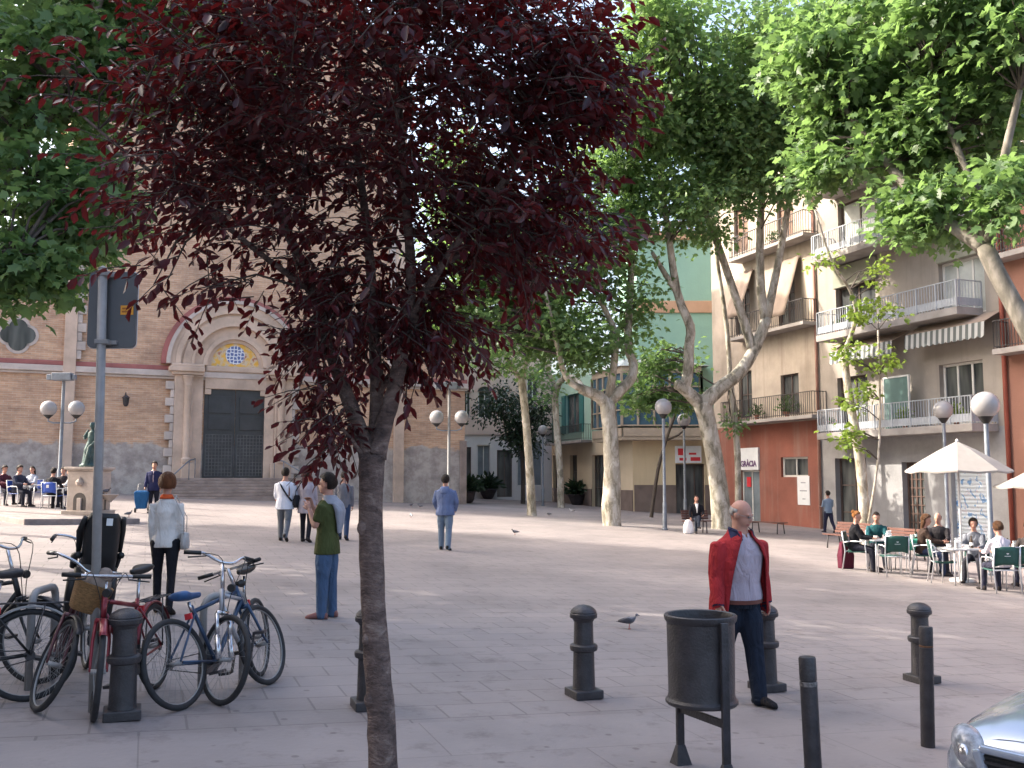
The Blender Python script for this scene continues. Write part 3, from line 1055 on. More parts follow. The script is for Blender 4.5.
# jambs, columns, lintel, door
dl, dr, dz0, dz1 = CH.rect(203, 390, 265, 478)
gd = gz(CH.p(uc, 0).x, CH.p(uc, 0).y)
hw = (dr - dl) / 2
dcu = (dl + dr) / 2
mb = MB()
CH.box(mb, dl + .003, dr - .003, dz1, zs - .003, .004, .20)
for sg in (-1, 1):
    CH.box(mb, min(dcu + sg * hw, dcu + sg * (hw - .32)), max(dcu + sg * hw, dcu + sg * (hw - .32)), dz1 - .28, dz1 - .003, .07, .19)
CH.box(mb, dl + .05, dr - .05, zs - .3, zs - .05, .2, .27)
mb.build('lintel', M['church_stone'], church, bevel=.03)
for sg in (-1, 1):
    def bx(mb, a, b, z0, z1, o0, o1):
        ua, ub = uc + sg * a, uc + sg * b
        CH.box(mb, min(ua, ub), max(ua, ub), z0, z1, o0, o1)
    mb = MB()
    bx(mb, hw + .004, hw + .5, dz0 - 1.2, zs - .55, .004, .22)
    bx(mb, hw + .504, 2.95, dz0 - 1.2, zs - .55, .004, .40)
    bx(mb, hw + .004, 3.1, zs - .55, zs - .40, .004, .58)
    bx(mb, hw + .004, 3.25, zs - .397, zs - .15, .004, .68)
    bx(mb, hw + .004, 3.15, zs - .147, zs - .004, .004, .56)
    bx(mb, hw + .3, 2.55, dz0 - 1.2, dz0 + .75, .404, .62)
    mb.build('door_jamb', M['church_stone'], church, bevel=.03)
    mb = MB()
    cpt = CH.p(uc + sg * (hw + .78), 0, .50)
    zt = zs - .6
    mb.lathe([(.20, dz0 + .75), (.24, dz0 + .82), (.24, dz0 + .95), (.17, dz0 + 1.02), (.165, zt - .55), (.19, zt - .5), (.17, zt - .45), (.25, zt - .08), (.28, zt - .05), (.28, zt)], (cpt.x, cpt.y, 0), 20)
    mb.build('column', M['church_stone'], church)
    mb = MB()
    z, k = dz0 - .2, 0
    while z < zs - 1.0:
        bx(mb, 2.954, 3.36 if k % 2 else 3.12, z, z + .40, .004, .34)
        z += .42; k += 1
    mb.build('quoins', M['church_pale'], church, bevel=.03)
    mb = MB()
    pts = [CH.p(uc + sg * 1.95, dz0 + .95, 1.0), CH.p(uc + sg * 2.3, dz0 + .85, 1.5), CH.p(uc + sg * 3.4, dz0 - .05, 3.1)]
    mb.tube(pts, .03, 8)
    for q in pts:
        mb.tube([(q.x, q.y, q.z - .95), q], .02, 6)
    mb.build('handrail', M['lamp_post'], church)
    # a leaf of the door
    ua, ub = (dl + .01, dcu - .012) if sg < 0 else (dcu + .012, dr - .01)
    mb = MB()
    CH.box(mb, ua, ub, dz0 + .01, dz1 - .004, .004, .06)
    for (za, zb) in ((dz0 + 2.45, dz0 + 3.15), (dz0 + 3.3, dz1 - .35)):
        CH.box(mb, ua + .2, ub - .2, za, zb, .06, .11)
    leaf = mb.build('door', M['church_door'], church, bevel=.008)
    mb = MB()
    for i in range(9):
        u_ = ua + .12 + (ub - ua - .24) * i / 8
        CH.box(mb, u_ - .018, u_ + .018, dz0 + .1, dz0 + 2.2, .062, .088)
    for i in range(13):
        z_ = dz0 + .1 + 2.1 * i / 12
        CH.box(mb, ua + .1, ub - .1, z_ - .018, z_ + .018, .0635, .094)
    mb.build('door_grille', M['door_iron'], leaf)
mb = MB()
ns = 7
rise = (dz0 - (gd - .05)) / ns
for k in range(ns):
    CH.box(mb, uc - 3.6 - .12 * k, uc + 4.3 + .12 * k, dz0 - (k + 1) * rise - (.6 if k == ns - 1 else 0), dz0 - k * rise - .002 * k, .75 if k else .004, 1.2 + .34 * k)
mb.build('steps', M['church_step'], church, bevel=.02)
# quatrefoil window
qu, qz = CH.uv(18, 335)
mb = MB()
for dx, dy in ((0, .38), (0, -.38), (.38, 0), (-.38, 0)):
    vs = [CH.p(qu + dx + .52 * math.cos(2 * PI * i / 18), qz + dy + .52 * math.sin(2 * PI * i / 18), .05) for i in range(18)]
    vs2 = [CH.p(qu + dx + .52 * math.cos(2 * PI * i / 18), qz + dy + .52 * math.sin(2 * PI * i / 18), .004) for i in range(18)]
    mb.add(vs + vs2, [tuple(range(18))] + [(i, (i + 1) % 18, 18 + (i + 1) % 18, 18 + i) for i in range(18)])
qo = mb.build('quatrefoil_window', M['church_pale'], church)
mb = MB()
for kk, (dx, dy) in enumerate(((0, .36), (0, -.36), (.36, 0), (-.36, 0))):
    mb.add([CH.p(qu + dx + .4 * math.cos(2 * PI * i / 18), qz + dy + .4 * math.sin(2 * PI * i / 18), .056 + .002 * kk) for i in range(18)], [tuple(range(18))])
mb.build('pane', M['pane'], qo)
# lantern on its wall bracket
lu, lz = CH.uv(125, 402)
lo = empty('wall_lantern', CH.p(lu, lz), 0, 'small dark lantern on an iron bracket on the church wall beside the portal', 'lantern')
lo.location = (0, 0, 0)
mb = MB(); mb.tube([CH.p(lu, lz + .3, .0), CH.p(lu, lz + .45, .3), CH.p(lu, lz + .3, .5)], .025, 6); mb.build('bracket', M['iron'], lo)
lc = CH.p(lu, lz - .25, .5)
mb = MB(); mb.lathe([(.05, .55), (.18, .45), (.2, .42), (.16, .4), (.13, .1), (.06, 0)], lc, 10); mb.build('lamp_body', M['iron'], lo)


# ------------------------------------------------------------------ houses along the right side
RD = Vector((-0.37, 1, 0)).normalized()
RF = Fac((12.4, 48.9), RD)


def uline(px):
    return RF.uv(px, 470)[0]


M['red_wall'] = stucco('red_ochre_stucco', (0.25, 0.088, 0.060), RD, 0.28, 0.5, (0.30, 0.24, 0.20))
M['pale_wall'] = stucco('stained_pale_stucco', (0.40, 0.335, 0.27), RD, 0.34, 0.75, (0.20, 0.15, 0.11))
M['grey_wall'] = stucco('grey_render', (0.31, 0.272, 0.235), RD, 0.2, 0.5, (0.16, 0.14, 0.13))
M['grey_stone'] = stucco('grey_stone_cladding', (0.31, 0.30, 0.30), RD, 0.2, 0.35, (0.15, 0.14, 0.14), 0.6, 0.9)
M['orange_wall'] = stucco('orange_stucco', (0.25, 0.122, 0.088), RD, 0.12, 0.25, (0.24, 0.10, 0.07))
M['awning_stripe'] = pm('faded_awning', (0.28, 0.215, 0.17), 0.9, 0, 0.15, 1.0, world=True)


def stripes(name, a, b_, d, scale):
    m, nt, bs = newmat(name)
    cb, sp, g = facade_uv(nt, d)
    mp = N(nt, 'ShaderNodeMapping'); mp.inputs['Scale'].default_value = (scale, 0, 0); L(nt, cb.outputs[0], mp.inputs['Vector'])
    w = N(nt, 'ShaderNodeTexWave', ins={'Scale': 1.0}); L(nt, mp.outputs[0], w.inputs['Vector'])
    r = ramp(nt, [(0.48, a), (0.52, b_)]); L(nt, w.outputs['Fac'], r.inputs[0])
    L(nt, r.outputs[0], bs.inputs['Base Color']); bs.inputs['Roughness'].default_value = .85
    return m


M['valance'] = stripes('striped_valance', (0.42, 0.42, 0.40), (0.11, 0.12, 0.115), RD, 1.1)

# --- pale house with the red ground floor
uA, uB = uline(818), uline(715)
pale = empty('plastered_house', (0, 0, 0), 0, 'stained pale house with a red ochre ground floor and iron balconies', 'house')
zmid = RF.uv(770, 424)[1]
ztop = RF.uv(760, 168)[1]
ops_g = [RF.rect(741, 470, 760, 524), RF.rect(781, 457, 808, 477)]
gl = -1.5
mb = MB(); RF.wall(mb, uA, uB, gl, zmid, ops_g, .22); mb.build('ground_floor_wall', M['red_wall'], pale)
ops_u = [RF.rect(734, 207, 748, 252), RF.rect(777, 193, 793, 237), RF.rect(735, 290, 750, 334), RF.rect(778, 277, 795, 325), RF.rect(739, 371, 752, 418), RF.rect(781, 374, 799, 414)]
mb = MB(); RF.wall(mb, uA, uB, zmid + .003, ztop, ops_u, .22); RF.shell(mb, uA, uB, zmid, ztop, 11); mb.build('wall', M['pale_wall'], pale)
mb = MB(); RF.box(mb, uA - .05, uB + .1, ztop, ztop + .35, -11.1, .45); RF.box(mb, uA, uB, ztop - .25, ztop - .003, .004, .25); mb.build('roof_cornice', M['slab'], pale, bevel=.03)
M['shutter_brown'] = stripes('brown_slatted_shutter', (0.20, 0.11, 0.075), (0.14, 0.08, 0.055), RD, 0.0)
for r in ops_u[:4]:
    RF.window(pale, r, .2, M['frame_dark'], pm('brown_shutter', (0.17, 0.095, 0.06), 0.7, 0, 0.2, 3, world=True) if r in ops_u[:2] else M['pane'], 2, 3)
for r in ops_u[4:]:
    RF.window(pale, r, .2, M['frame_dark'], M['pane'], 2, 2)
w = RF.window(pale, ops_g[1], .2, M['frame_white'], M['pane'], 2, 1, .09)
shopdoor = RF.window(pale, ops_g[0], .2, M['frame_white'], M['pane_grey'], 2, 1, .09, name='shop_door')
for (x0, y0, x1, y1, xe) in ((728, 262, 803, 236, 0), (728, 340, 803, 326, 0), (720, 425, 812, 419, 0)):
    o = 0.85
    a = RF.uv(x0, y0, o); b_ = RF.uv(x1, y1, o)
    RF.balcony(pale, b_[0], a[0], (a[1] + b_[1]) / 2, .16, o, 1.05, M['slab'], M['rail_dark'], .15, .022)
# cloth blinds hung out over the middle balcony's rail
for (x0, y0, x1, y1) in ((733, 270, 747, 318), (772, 258, 793, 318)):
    a = RF.rect(x0, y0, x1, y1, .5)
    mb = MB()
    up, mid, lowp = .10, .75, .97
    sec = [(a[3], up), ((a[3] + a[2]) / 2, .55), (a[2] + .25, lowp), (a[2], lowp + .02)]
    nn = 8
    vs = []
    for z, o in sec:
        for i in range(nn + 1):
            vs.append(RF.p(a[0] + (a[1] - a[0]) * i / nn, z + random.uniform(-.02, .02), o + .03 * math.sin(i * 1.7)))
    fs = [(r * (nn + 1) + i, r * (nn + 1) + i + 1, (r + 1) * (nn + 1) + i + 1, (r + 1) * (nn + 1) + i) for r in range(3) for i in range(nn)]
    mb.add(vs, fs, True)
    ao = mb.build('awning', M['awning_stripe'], pale)
    md = ao.modifiers.new('t', 'SOLIDIFY'); md.thickness = .02


def text(name, s, fac, px, py, hpx, mat, parent, out, align='CENTER', bold=0.0, sx=1.0):
    cu = bpy.data.curves.new(name, 'FONT')
    cu.body = s
    cu.align_x = align; cu.align_y = 'CENTER'
    cu.extrude = 0.008; cu.offset = bold
    u, z = fac.uv(px, py, out)
    z1 = fac.uv(px, py - hpx, out)[1]
    cu.size = (z1 - z) / 0.70
    o = bpy.data.objects.new(name, cu)
    cu.materials.append(mat)
    ez = Vector((0, 0, 1)); ex = ez.cross(fac.n).normalized()
    mt = Matrix((ex, ez, fac.n)).transposed().to_4x4()
    mt = mt @ Matrix.Diagonal((sx, 1, 1, 1))
    mt.translation = fac.p(u, z, out + .012)
    COL.objects.link(o)
    dg = bpy.context.evaluated_depsgraph_get()
    me = bpy.data.meshes.new_from_object(o.evaluated_get(dg), depsgraph=dg)
    bpy.data.objects.remove(o)
    o = bpy.data.objects.new(name, me)
    if not me.materials: me.materials.append(mat)
    link(o, parent)
    o.matrix_world = mt
    return o


M['purple'] = pm('purple_lettering', (0.12, 0.05, 0.14), 0.6, 0, 0.1, 5)
M['red_ink'] = pm('red_sign_ink', (0.60, 0.03, 0.04), 0.6, 0, 0.1, 5)
M['grey_ink'] = pm('grey_print', (0.32, 0.32, 0.34), 0.7, 0, 0.2, 5)
sg1 = empty('shop_sign', (0, 0, 0), 0, 'white shop sign with purple lettering GRÀCIA above the red house door', 'sign')
r = RF.rect(737, 448, 760, 470)
mb = MB(); RF.box(mb, r[0], r[1], r[2], r[3], .006, .12); mb.build('panel', M['paper'], sg1, bevel=.01)
text('lettering', 'GRÀCIA', RF, 748.5, 464, 5.6, M['purple'], sg1, .12, bold=.012, sx=.95)
po = empty('wall_poster', (0, 0, 0), 0, 'white notice fixed on the red wall under its small window', 'poster')
r = RF.rect(798, 476, 810, 505)
mb = MB(); RF.box(mb, r[0], r[1], r[2], r[3], .006, .03); mb.build('sheet', M['paper'], po)
mb = MB()
for k, (a, b_) in enumerate(((.3, .7), (.2, .8), (.35, .6))):
    z = r[3] - (.25 + .28 * k) * (r[3] - r[2])
    RF.box(mb, r[0] + (r[1] - r[0]) * a, r[0] + (r[1] - r[0]) * b_, z, z + .05, .031, .034)
mb.build('print', M['grey_ink'], po)
rw = RF.rect(741.5, 472, 749, 490)
mb = MB(); RF.box(mb, rw[0], rw[0] + .35, rw[3] - .75, rw[3] - .25, -.13, -.11)
po2 = mb.build('red_notice', M['red_ink'], shopdoor)

# --- grey apartment house with long balconies
uC = uline(1008)
grey = empty('apartment_house', (0, 0, 0), 0, 'grey apartment house with long railed balconies and striped awnings', 'house')
zg = RF.uv(900, 432)[1]
zr = RF.uv(870, 40)[1]
ops = [RF.rect(836, 458, 867, 540), RF.rect(903, 462, 925, 540), RF.rect(952, 466, 990, 545)]
mb = MB(); RF.wall(mb, uC, uA - .003, gl - .5, zg, ops, .35); mb.build('ground_floor_wall', M['grey_stone'], grey)
opw = [RF.rect(838, 376, 868, 430), RF.rect(940, 362, 984, 424), RF.rect(836, 283, 876, 328), RF.rect(939, 258, 985, 316), RF.rect(838, 197, 876, 248), RF.rect(940, 150, 985, 215),
       RF.rect(838, 110, 876, 160), RF.rect(940, 50, 985, 120)]
mb = MB(); RF.wall(mb, uC, uA - .003, zg + .003, zr, opw, .3); RF.shell(mb, uC, uA - .003, zg, zr, 11); mb.build('wall', M['grey_wall'], grey)
mb = MB(); RF.box(mb, uC + .05, uA - .05, zr, zr + .4, -11, .5); mb.build('roof_cornice', M['slab'], grey)
for i, r in enumerate(opw):
    RF.window(grey, r, .28, M['frame_white'] if i in (1, 3, 5, 7) else M['frame_dark'], M['pane_lit'] if i in (3, 4) else M['pane'], 3 if i % 2 else 2, 1, .09)
RF.window(grey, ops[0], .33, M['frame_dark'], M['pane'], 2, 3, .09, name='entrance_door')
M['brown_door'] = pm('brown_door_wood', (0.11, 0.065, 0.05), 0.6, 0, 0.2, 3, world=True)
gdoor = RF.window(grey, ops[1], .33, M['brown_door'], M['pane'], 5, 9, .08, name='grille_door')


def graffiti():
    m, nt, b = newmat('graffiti_shutter')
    cb, sp, g = facade_uv(nt, RD)
    n1 = N(nt, 'ShaderNodeTexNoise', ins={'Scale': 1.3, 'Detail': 2.0, 'Distortion': 2.6}); L(nt, cb.outputs[0], n1.inputs['Vector'])
    r1 = ramp(nt, [(0.40, (0.50, 0.54, 0.58)), (0.56, (0.52, 0.56, 0.60)), (0.60, (0.12, 0.24, 0.44)), (0.66, (0.16, 0.28, 0.48)), (0.69, (0.52, 0.55, 0.58))]); L(nt, n1.outputs['Fac'], r1.inputs[0])
    n2 = N(nt, 'ShaderNodeTexNoise', ins={'Scale': 1.7, 'Detail': 2.0, 'Distortion': 3.0}); L(nt, g.outputs['Position'], n2.inputs['Vector'])
    r2 = ramp(nt, [(0.60, (0, 0, 0)), (0.63, (.55, .55, .55)), (0.66, (0, 0, 0))]); L(nt, n2.outputs['Fac'], r2.inputs[0])
    mx = N(nt, 'ShaderNodeMix', data_type='RGBA'); mx.inputs['B'].default_value = rgba((0.45, 0.18, 0.24))
    L(nt, r2.outputs[0], mx.inputs['Factor']); L(nt, r1.outputs[0], mx.inputs['A'])
    L(nt, mx.outputs['Result'], b.inputs['Base Color']); b.inputs['Roughness'].default_value = .5
    wv = N(nt, 'ShaderNodeTexWave', bands_direction='Y', ins={'Scale': 2.2}); L(nt, cb.outputs[0], wv.inputs['Vector'])
    bp = N(nt, 'ShaderNodeBump', ins={'Strength': .6, 'Distance': .03}); L(nt, wv.outputs['Fac'], bp.inputs['Height']); L(nt, bp.outputs[0], b.inputs['Normal'])
    return m


mb = MB(); r = ops[2]; RF.box(mb, r[0] + .004, r[1] - .004, r[2], r[3] - .004, -.34, -.2)
mb.build('roller_shutter', graffiti(), grey)
for (x0, y0, x1, y1) in ((817, 440, 1004, 429), (816, 342, 957, 314), (811, 265, 935, 226), (811, 192, 935, 151)):
    o = 1.25
    a = RF.uv(x0, y0, o); b_ = RF.uv(x1, y1, o)
    z = a[1] * .5 + b_[1] * .5
    RF.balcony(grey, max(uC + .3, min(b_[0], uC + .9)), min(a[0], uA - .1), z, .28, o, 1.0, M['slab'], M['rail_grey'], .14, .022, low=.26, posts=1.1)
# glazed screen post and screens on the balconies
for (x0, y0, x1, y1, o) in ((877, 190, 897, 240, .7), (884, 376, 910, 432, .7)):
    r = RF.rect(x0, y0, x1, y1, o)
    mb = MB()
    for u_ in (r[0], r[1] - .06): RF.box(mb, u_, u_ + .06, r[2], r[3], o - .03, o + .03)
    for z_ in (r[2], r[3] - .06): RF.box(mb, r[0] + .062, r[1] - .062, z_, z_ + .06, o - .03, o + .03)
    sc = mb.build('balcony_screen', M['frame_white'], grey)
    mb = MB(); RF.box(mb, r[0] + .062, r[1] - .062, r[2] + .062, r[3] - .062, o - .01, o + .01); mb.build('pane', pm('green_screen_glass', (0.12, 0.19, 0.17), 0.3, 0, 0.1, 1, world=True), sc)
# rolled blinds with striped scalloped valances under the balconies
for (x0, y0, x1, y1) in ((830, 352, 892, 367), (905, 336, 985, 358)):
    o = .9
    a = RF.uv(x0, y0, o); b_ = RF.uv(x1, y0 if False else y0 - (3 if x0 < 900 else 0), o)
    u_a, u_b = min(a[0], b_[0]), max(a[0], b_[0])
    z = a[1]
    mb = MB()
    vs, fs = [], []
    nn = max(6, int((u_b - u_a) / .28))
    for i in range(nn * 4 + 1):
        u_ = u_a + (u_b - u_a) * i / (nn * 4)
        zz = z - .50 - .08 * abs(math.sin(PI * i / 4))
        vs += [RF.p(u_, z, o), RF.p(u_, zz, o + .04)]
    fs = [(2 * i, 2 * i + 1, 2 * i + 3, 2 * i + 2) for i in range(nn * 4)]
    mb.add(vs, fs)
    mb.mi = 1
    mb.quad(RF.p(u_a, z, o), RF.p(u_b, z, o), RF.p(u_b, z + .45, .05), RF.p(u_a, z + .45, .05))
    ao = mb.build('awning', [M['valance'], M['awning_stripe']], grey)
    md = ao.modifiers.new('t', 'SOLIDIFY'); md.thickness = .015
for rr in (RF.rect(833, 262, 876, 284, .1), RF.rect(936, 234, 985, 258, .1)):
    mb = MB(); RF.box(mb, rr[0], rr[1], rr[2], rr[3], .004, .16); mb.build('blind_box', pm('olive_blind', (0.24, 0.24, 0.19), 0.85, 0, 0.12, 2, world=True), grey, bevel=.03)
# downpipe between the houses
mb = MB()
for (px_, m_) in ((821.5, 'pale_wall'),):
    u_ = uline(px_)
    mb.tube([RF.p(u_, gl, .1), RF.p(u_, zr * .8, .1)], .07, 8)
mb.build('drainpipe', pm('faded_red_pipe', (0.30, 0.16, 0.12), 0.7, 0, 0.2, 2, world=True), grey)

# pots of greenery standing on the balconies
PLANTS = [(RF.uv(757, 421, .5), .5, 'leafy shrub in a pot on the lowest iron balcony of the pale house', .6), (RF.uv(787, 419, .5), .5, 'biggest leafy shrub on the lowest iron balcony of the pale house', .8), (RF.uv(737, 424, .5), .5, 'small pot plant at the near shaded end of the pale house balcony', .4),
          (RF.uv(832, 436, .8), .8, 'pot of red flowers at the drainpipe end of the long grey balcony', .4), (RF.uv(905, 431, .8), .8, 'pot plant in the middle of the lowest long grey balcony', .6), (RF.uv(957, 429, .8), .8, 'pot plant before the white framed window of the grey balcony', .6),
          (RF.uv(838, 335, .8), .8, 'terracotta pot on the second long grey balcony', .35), (RF.uv(772, 246, .5), .4, 'pot plant on the highest iron balcony of the pale house', .5)]

# --- orange house at the edge
orange = empty('orange_house', (0, 0, 0), 0, 'orange stuccoed house at the end of the row with a red drainpipe', 'house')
uD = uline(1500)
zo = RF.uv(1015, -60)[1]
opo = [RF.rect(1030, 205, 1062, 260), RF.rect(1030, 330, 1062, 400), RF.rect(1030, 80, 1062, 150)]
mb = MB(); RF.wall(mb, uD, uC - .003, gl - 1, zo, opo, .25); RF.shell(mb, uD, uC - .003, gl - 1, zo, 11); mb.build('wall', M['orange_wall'], orange)
for r in opo: RF.window(orange, r, .22, M['frame_dark'], M['pane'], 2, 2)
for zy in (255, 352, 150):
    a = RF.uv(1008, zy, .9)
    RF.balcony(orange, uD + 2, uC - .25, a[1], .2, .75, 1.0, M['slab'], M['rail_dark'], .13, .022)
mb = MB(); u_ = uC - .16; mb.tube([RF.p(u_, gl, .12), RF.p(u_, zo, .12)], .08, 8); mb.build('drainpipe', pm('red_pipe', (0.27, 0.07, 0.045), 0.6, 0, 0.15, 2, world=True), orange)

# ------------------------------------------------------------------ corner house closing the square
C0 = Vector((7.0, 57.0, 0))
GF = Fac((C0.x, C0.y), (1, 0))
GL = Fac((C0.x, C0.y), (-0.30, 1))
M['teal_wall'] = stucco('pale_green_render', (0.30, 0.50, 0.40), Vector((1, 0, 0)), 0.08, 0.15, (0.25, 0.30, 0.25))
M['teal_wall2'] = stucco('pale_green_render_side', (0.30, 0.46, 0.38), GL.d, 0.1, 0.2, (0.22, 0.25, 0.22))
M['beige_wall'] = stucco('beige_render', (0.60, 0.47, 0.30), Vector((1, 0, 0)), 0.1, 0.25, (0.25, 0.18, 0.12))
M['beige_wall2'] = stucco('beige_render_side', (0.58, 0.47, 0.33), GL.d, 0.1, 0.25, (0.25, 0.18, 0.12))
M['peach'] = pm('peach_band', (0.58, 0.36, 0.23), 0.85, 0, 0.1, 1, world=True)
M['brown_base'] = pm('brown_wall_base', (0.17, 0.125, 0.105), 0.85, 0, 0.2, 1.2, 0.2, world=True)
M['teal_shutter'] = pm('dark_teal_shutter', (0.02, 0.14, 0.135), 0.55, 0, 0.15, 2, world=True)
corner = empty('corner_house', (0, 0, 0), 0, 'corner house with a glazed bay window and pale green upper wall', 'house')
z1 = GF.uv(660, 437)[1]; z2 = GF.uv(660, 364)[1]; z3 = GF.uv(690, 240)[1]
uE = GF.uv(735, 470)[0]
opg = [GF.rect(676, 464, 705, 530)]
mb = MB(); GF.wall(mb, 0, uE, -1.2, z1, opg, .3); mb.build('ground_floor_wall', M['beige_wall'], corner)
opl = [GL.rect(570, 455, 577, 488), GL.rect(553, 455, 562, 492), GL.rect(592, 455, 604, 520)]
LEN = 15.0
mb = MB(); GL.wall(mb, 0.003, LEN, -1.2, z1, opl, .3); mb.build('ground_floor_wall', M['beige_wall2'], corner)
for r in opl: GL.window(corner, r, .28, M['frame_dark'], M['pane'], 1, 2)
zb = GF.uv(650, 485)[1]
for (fc_, a_, b_, zt_) in ((GF, .07, opg[0][0], zb), (GF, opg[0][1], uE, zb), (GL, .0, opl[2][0], zb - .3), (GL, opl[2][1], LEN, zb - .3)):
    mb = MB(); fc_.box(mb, a_, b_, -1.2, zt_, .004, .06); mb.build('wall_base', M['brown_base'], corner)
GF.window(corner, opg[0], .28, M['frame_dark'], M['pane'], 3, 1, name='shop_door')
opd = [GL.rect(566, 394, 580, 433)]
mb = MB(); GL.wall(mb, 0.003, LEN, z1 + .003, z2 + .8, opd, .25); mb.build('wall', M['teal_wall2'], corner)
GL.window(corner, opd[0], .2, M['teal_shutter'], M['pane'], 2, 1, .06, name='balcony_door')
mb = MB()
for (a, b_) in ((opd[0][0] - .75, opd[0][0] - .01), (opd[0][1] + .01, opd[0][1] + .75)): GL.box(mb, a, b_, opd[0][2], opd[0][3], .006, .07)
mb.build('shutter', M['teal_shutter'], corner)
GL.balcony(corner, opd[0][0] - 2.4, opd[0][1] + 2.0, z1 - .1, .18, .85, 1.0, M['slab'], M['rail_dark'], .15, .024)
mb = MB(); GF.wall(mb, 0.002, uE, z1 + .003, z2 + .8, (), .2); GF.wall(mb, .35, uE, z2 + .8, z3, (), .2); mb.quad(GF.p(.35, z2, 0), GF.p(.35, z3, 0), GF.p(.35, z3, -9), GF.p(.35, z2, -9)); GF.box(mb, .36, uE, z3 - .02, z3, -9, -.01)
mb.build('wall', M['teal_wall'], corner)
mb = MB(); GF.box(mb, .3, uE, GF.uv(680, 313)[1], GF.uv(680, 301)[1], .004, .12); GF.box(mb, .1, uE, z3, z3 + .45, -9, .3); mb.build('wall_band', M['peach'], corner, bevel=.03)
mb = MB()
for i in range(24):
    q = GF.p(.4 + i * .22, 0, .15); mb.lathe([(.05, z3 + .45), (.08, z3 + .6), (.035, z3 + .85), (.05, z3 + .95)], (q.x, q.y, 0), 8)
GF.box(mb, .3, uE, z3 + .95, z3 + 1.1, 0, .3)
mb.build('roof_balustrade', M['church_pale'], corner)
# glazed bay that wraps the corner
bo = 0.95
bu1 = GF.uv(702, 400, bo)[0]
bl1 = GL.uv(592, 400, bo)[0]
outer = [GL.p(bl1, 0, .01), GL.p(bl1, 0, bo), None, GF.p(bu1, 0, bo), GF.p(bu1, 0, .01)]
# corner of the two outer lines
A_, d1_ = GL.p(0, 0, bo), GL.d; B_, d2_ = GF.p(0, 0, bo), GF.d
den = d1_.x * d2_.y - d1_.y * d2_.x
t_ = ((B_.x - A_.x) * d2_.y - (B_.y - A_.y) * d2_.x) / den
outer[2] = A_ + d1_ * t_
zf0, zf1 = GF.uv(660, 438, bo)[1], GF.uv(660, 426, bo)[1]
zw1 = GF.uv(660, 371, bo)[1]
poly = [(p.x, p.y) for p in outer] + [(C0.x, C0.y)]
bay = MB(); bay.prism(poly, zf0 - .1, zf0 + .1)
bayo = bay.build('bay_window', M['frame_beige'], corner)
bay = MB(); bay.prism(poly, zw1, zw1 + .3); bay.build('bay_cornice', M['frame_beige'], bayo)
mb = MB()
inner = []
for k in range(4):
    a, b_ = outer[k], outer[k + 1]
    ln = (b_ - a).length
    up = Vector((0, 0, 1))
    t = (b_ - a) / ln
    nrm = Vector((t.y, -t.x, 0)); nrm = nrm if nrm.y < 0 or nrm.x < 0 else -nrm
    mb.bar(a.lerp(b_, .5) + Vector((0, 0, 0)) - t * (ln / 2 - .07) + up * (zf0 + zf1) / 2, a.lerp(b_, .5) + t * (ln / 2 - .07) + up * (zf0 + zf1) / 2, .10, zf1 - zf0 - .21, None)
    nb = max(1, round(ln / .85))
    for i in range(nb + 1):
        q = a.lerp(b_, i / nb)
        mb.box((q.x, q.y, (zf1 + zw1) / 2), (.12, .12, zw1 - zf1 - .004), math.atan2(t.y, t.x))
    for zz in (zf1 + .04, zf1 + (zw1 - zf1) * .30, zf1 + (zw1 - zf1) * .72, zw1 - .06):
        mb.bar(a + t * .07 + up * zz, b_ - t * .07 + up * zz, .09, .08)
mb.build('bay_frame', M['frame_beige'], bayo)
mb = MB()
for k in range(4):
    a, b_ = outer[k], outer[k + 1]
    cen = Vector((C0.x, C0.y, 0))
    a2, b2 = a + (cen - a) * .04, b_ + (cen - b_) * .04
    mb.quad(Vector((a2.x, a2.y, zf1)), Vector((b2.x, b2.y, zf1)), Vector((b2.x, b2.y, zw1)), Vector((a2.x, a2.y, zw1)))
mb.build('pane', M['pane_blue'], bayo)
ov = [(p.x + (p.x - C0.x) * .12, p.y + (p.y - C0.y) * .12) for p in outer] + [(C0.x, C0.y)]
mb = MB(); n = len(ov)
mb.add([(x, y, zw1 + .3) for x, y in ov] + [(x * .5 + C0.x * .5, y * .5 + C0.y * .5, zw1 + .75) for x, y in ov], [(i, (i + 1) % n, n + (i + 1) % n, n + i) for i in range(n)] + [tuple(range(n, 2 * n))])
mb.build('bay_roof', pm('zinc_roof', (0.42, 0.45, 0.43), 0.6, 0.1, 0.12, 2, world=True), corner)
sg2 = empty('shop_sign', (0, 0, 0), 0, 'white shop sign with a red square emblem over the corner house shop', 'sign')
r = GF.rect(675, 446, 701, 463)
mb = MB(); GF.box(mb, r[0], r[1], r[2], r[3], .006, .14); mb.build('panel', M['paper'], sg2, bevel=.01)
mb = MB(); wd, hg = r[1] - r[0], r[3] - r[2]
GF.box(mb, r[0] + wd * .10, r[0] + wd * .33, r[2] + hg * .45, r[2] + hg * .85, .141, .15)
GF.box(mb, r[0] + wd * .15, r[0] + wd * .42, r[2] + hg * .14, r[2] + hg * .30, .141, .15)
GF.box(mb, r[0] + wd * .58, r[0] + wd * .95, r[2] + hg * .12, r[2] + hg * .34, .141, .15)
GF.box(mb, r[0] + wd * .52, r[0] + wd * .80, r[2] + hg * .48, r[2] + hg * .60, .141, .15)
mb.build('emblem', M['red_ink'], sg2)

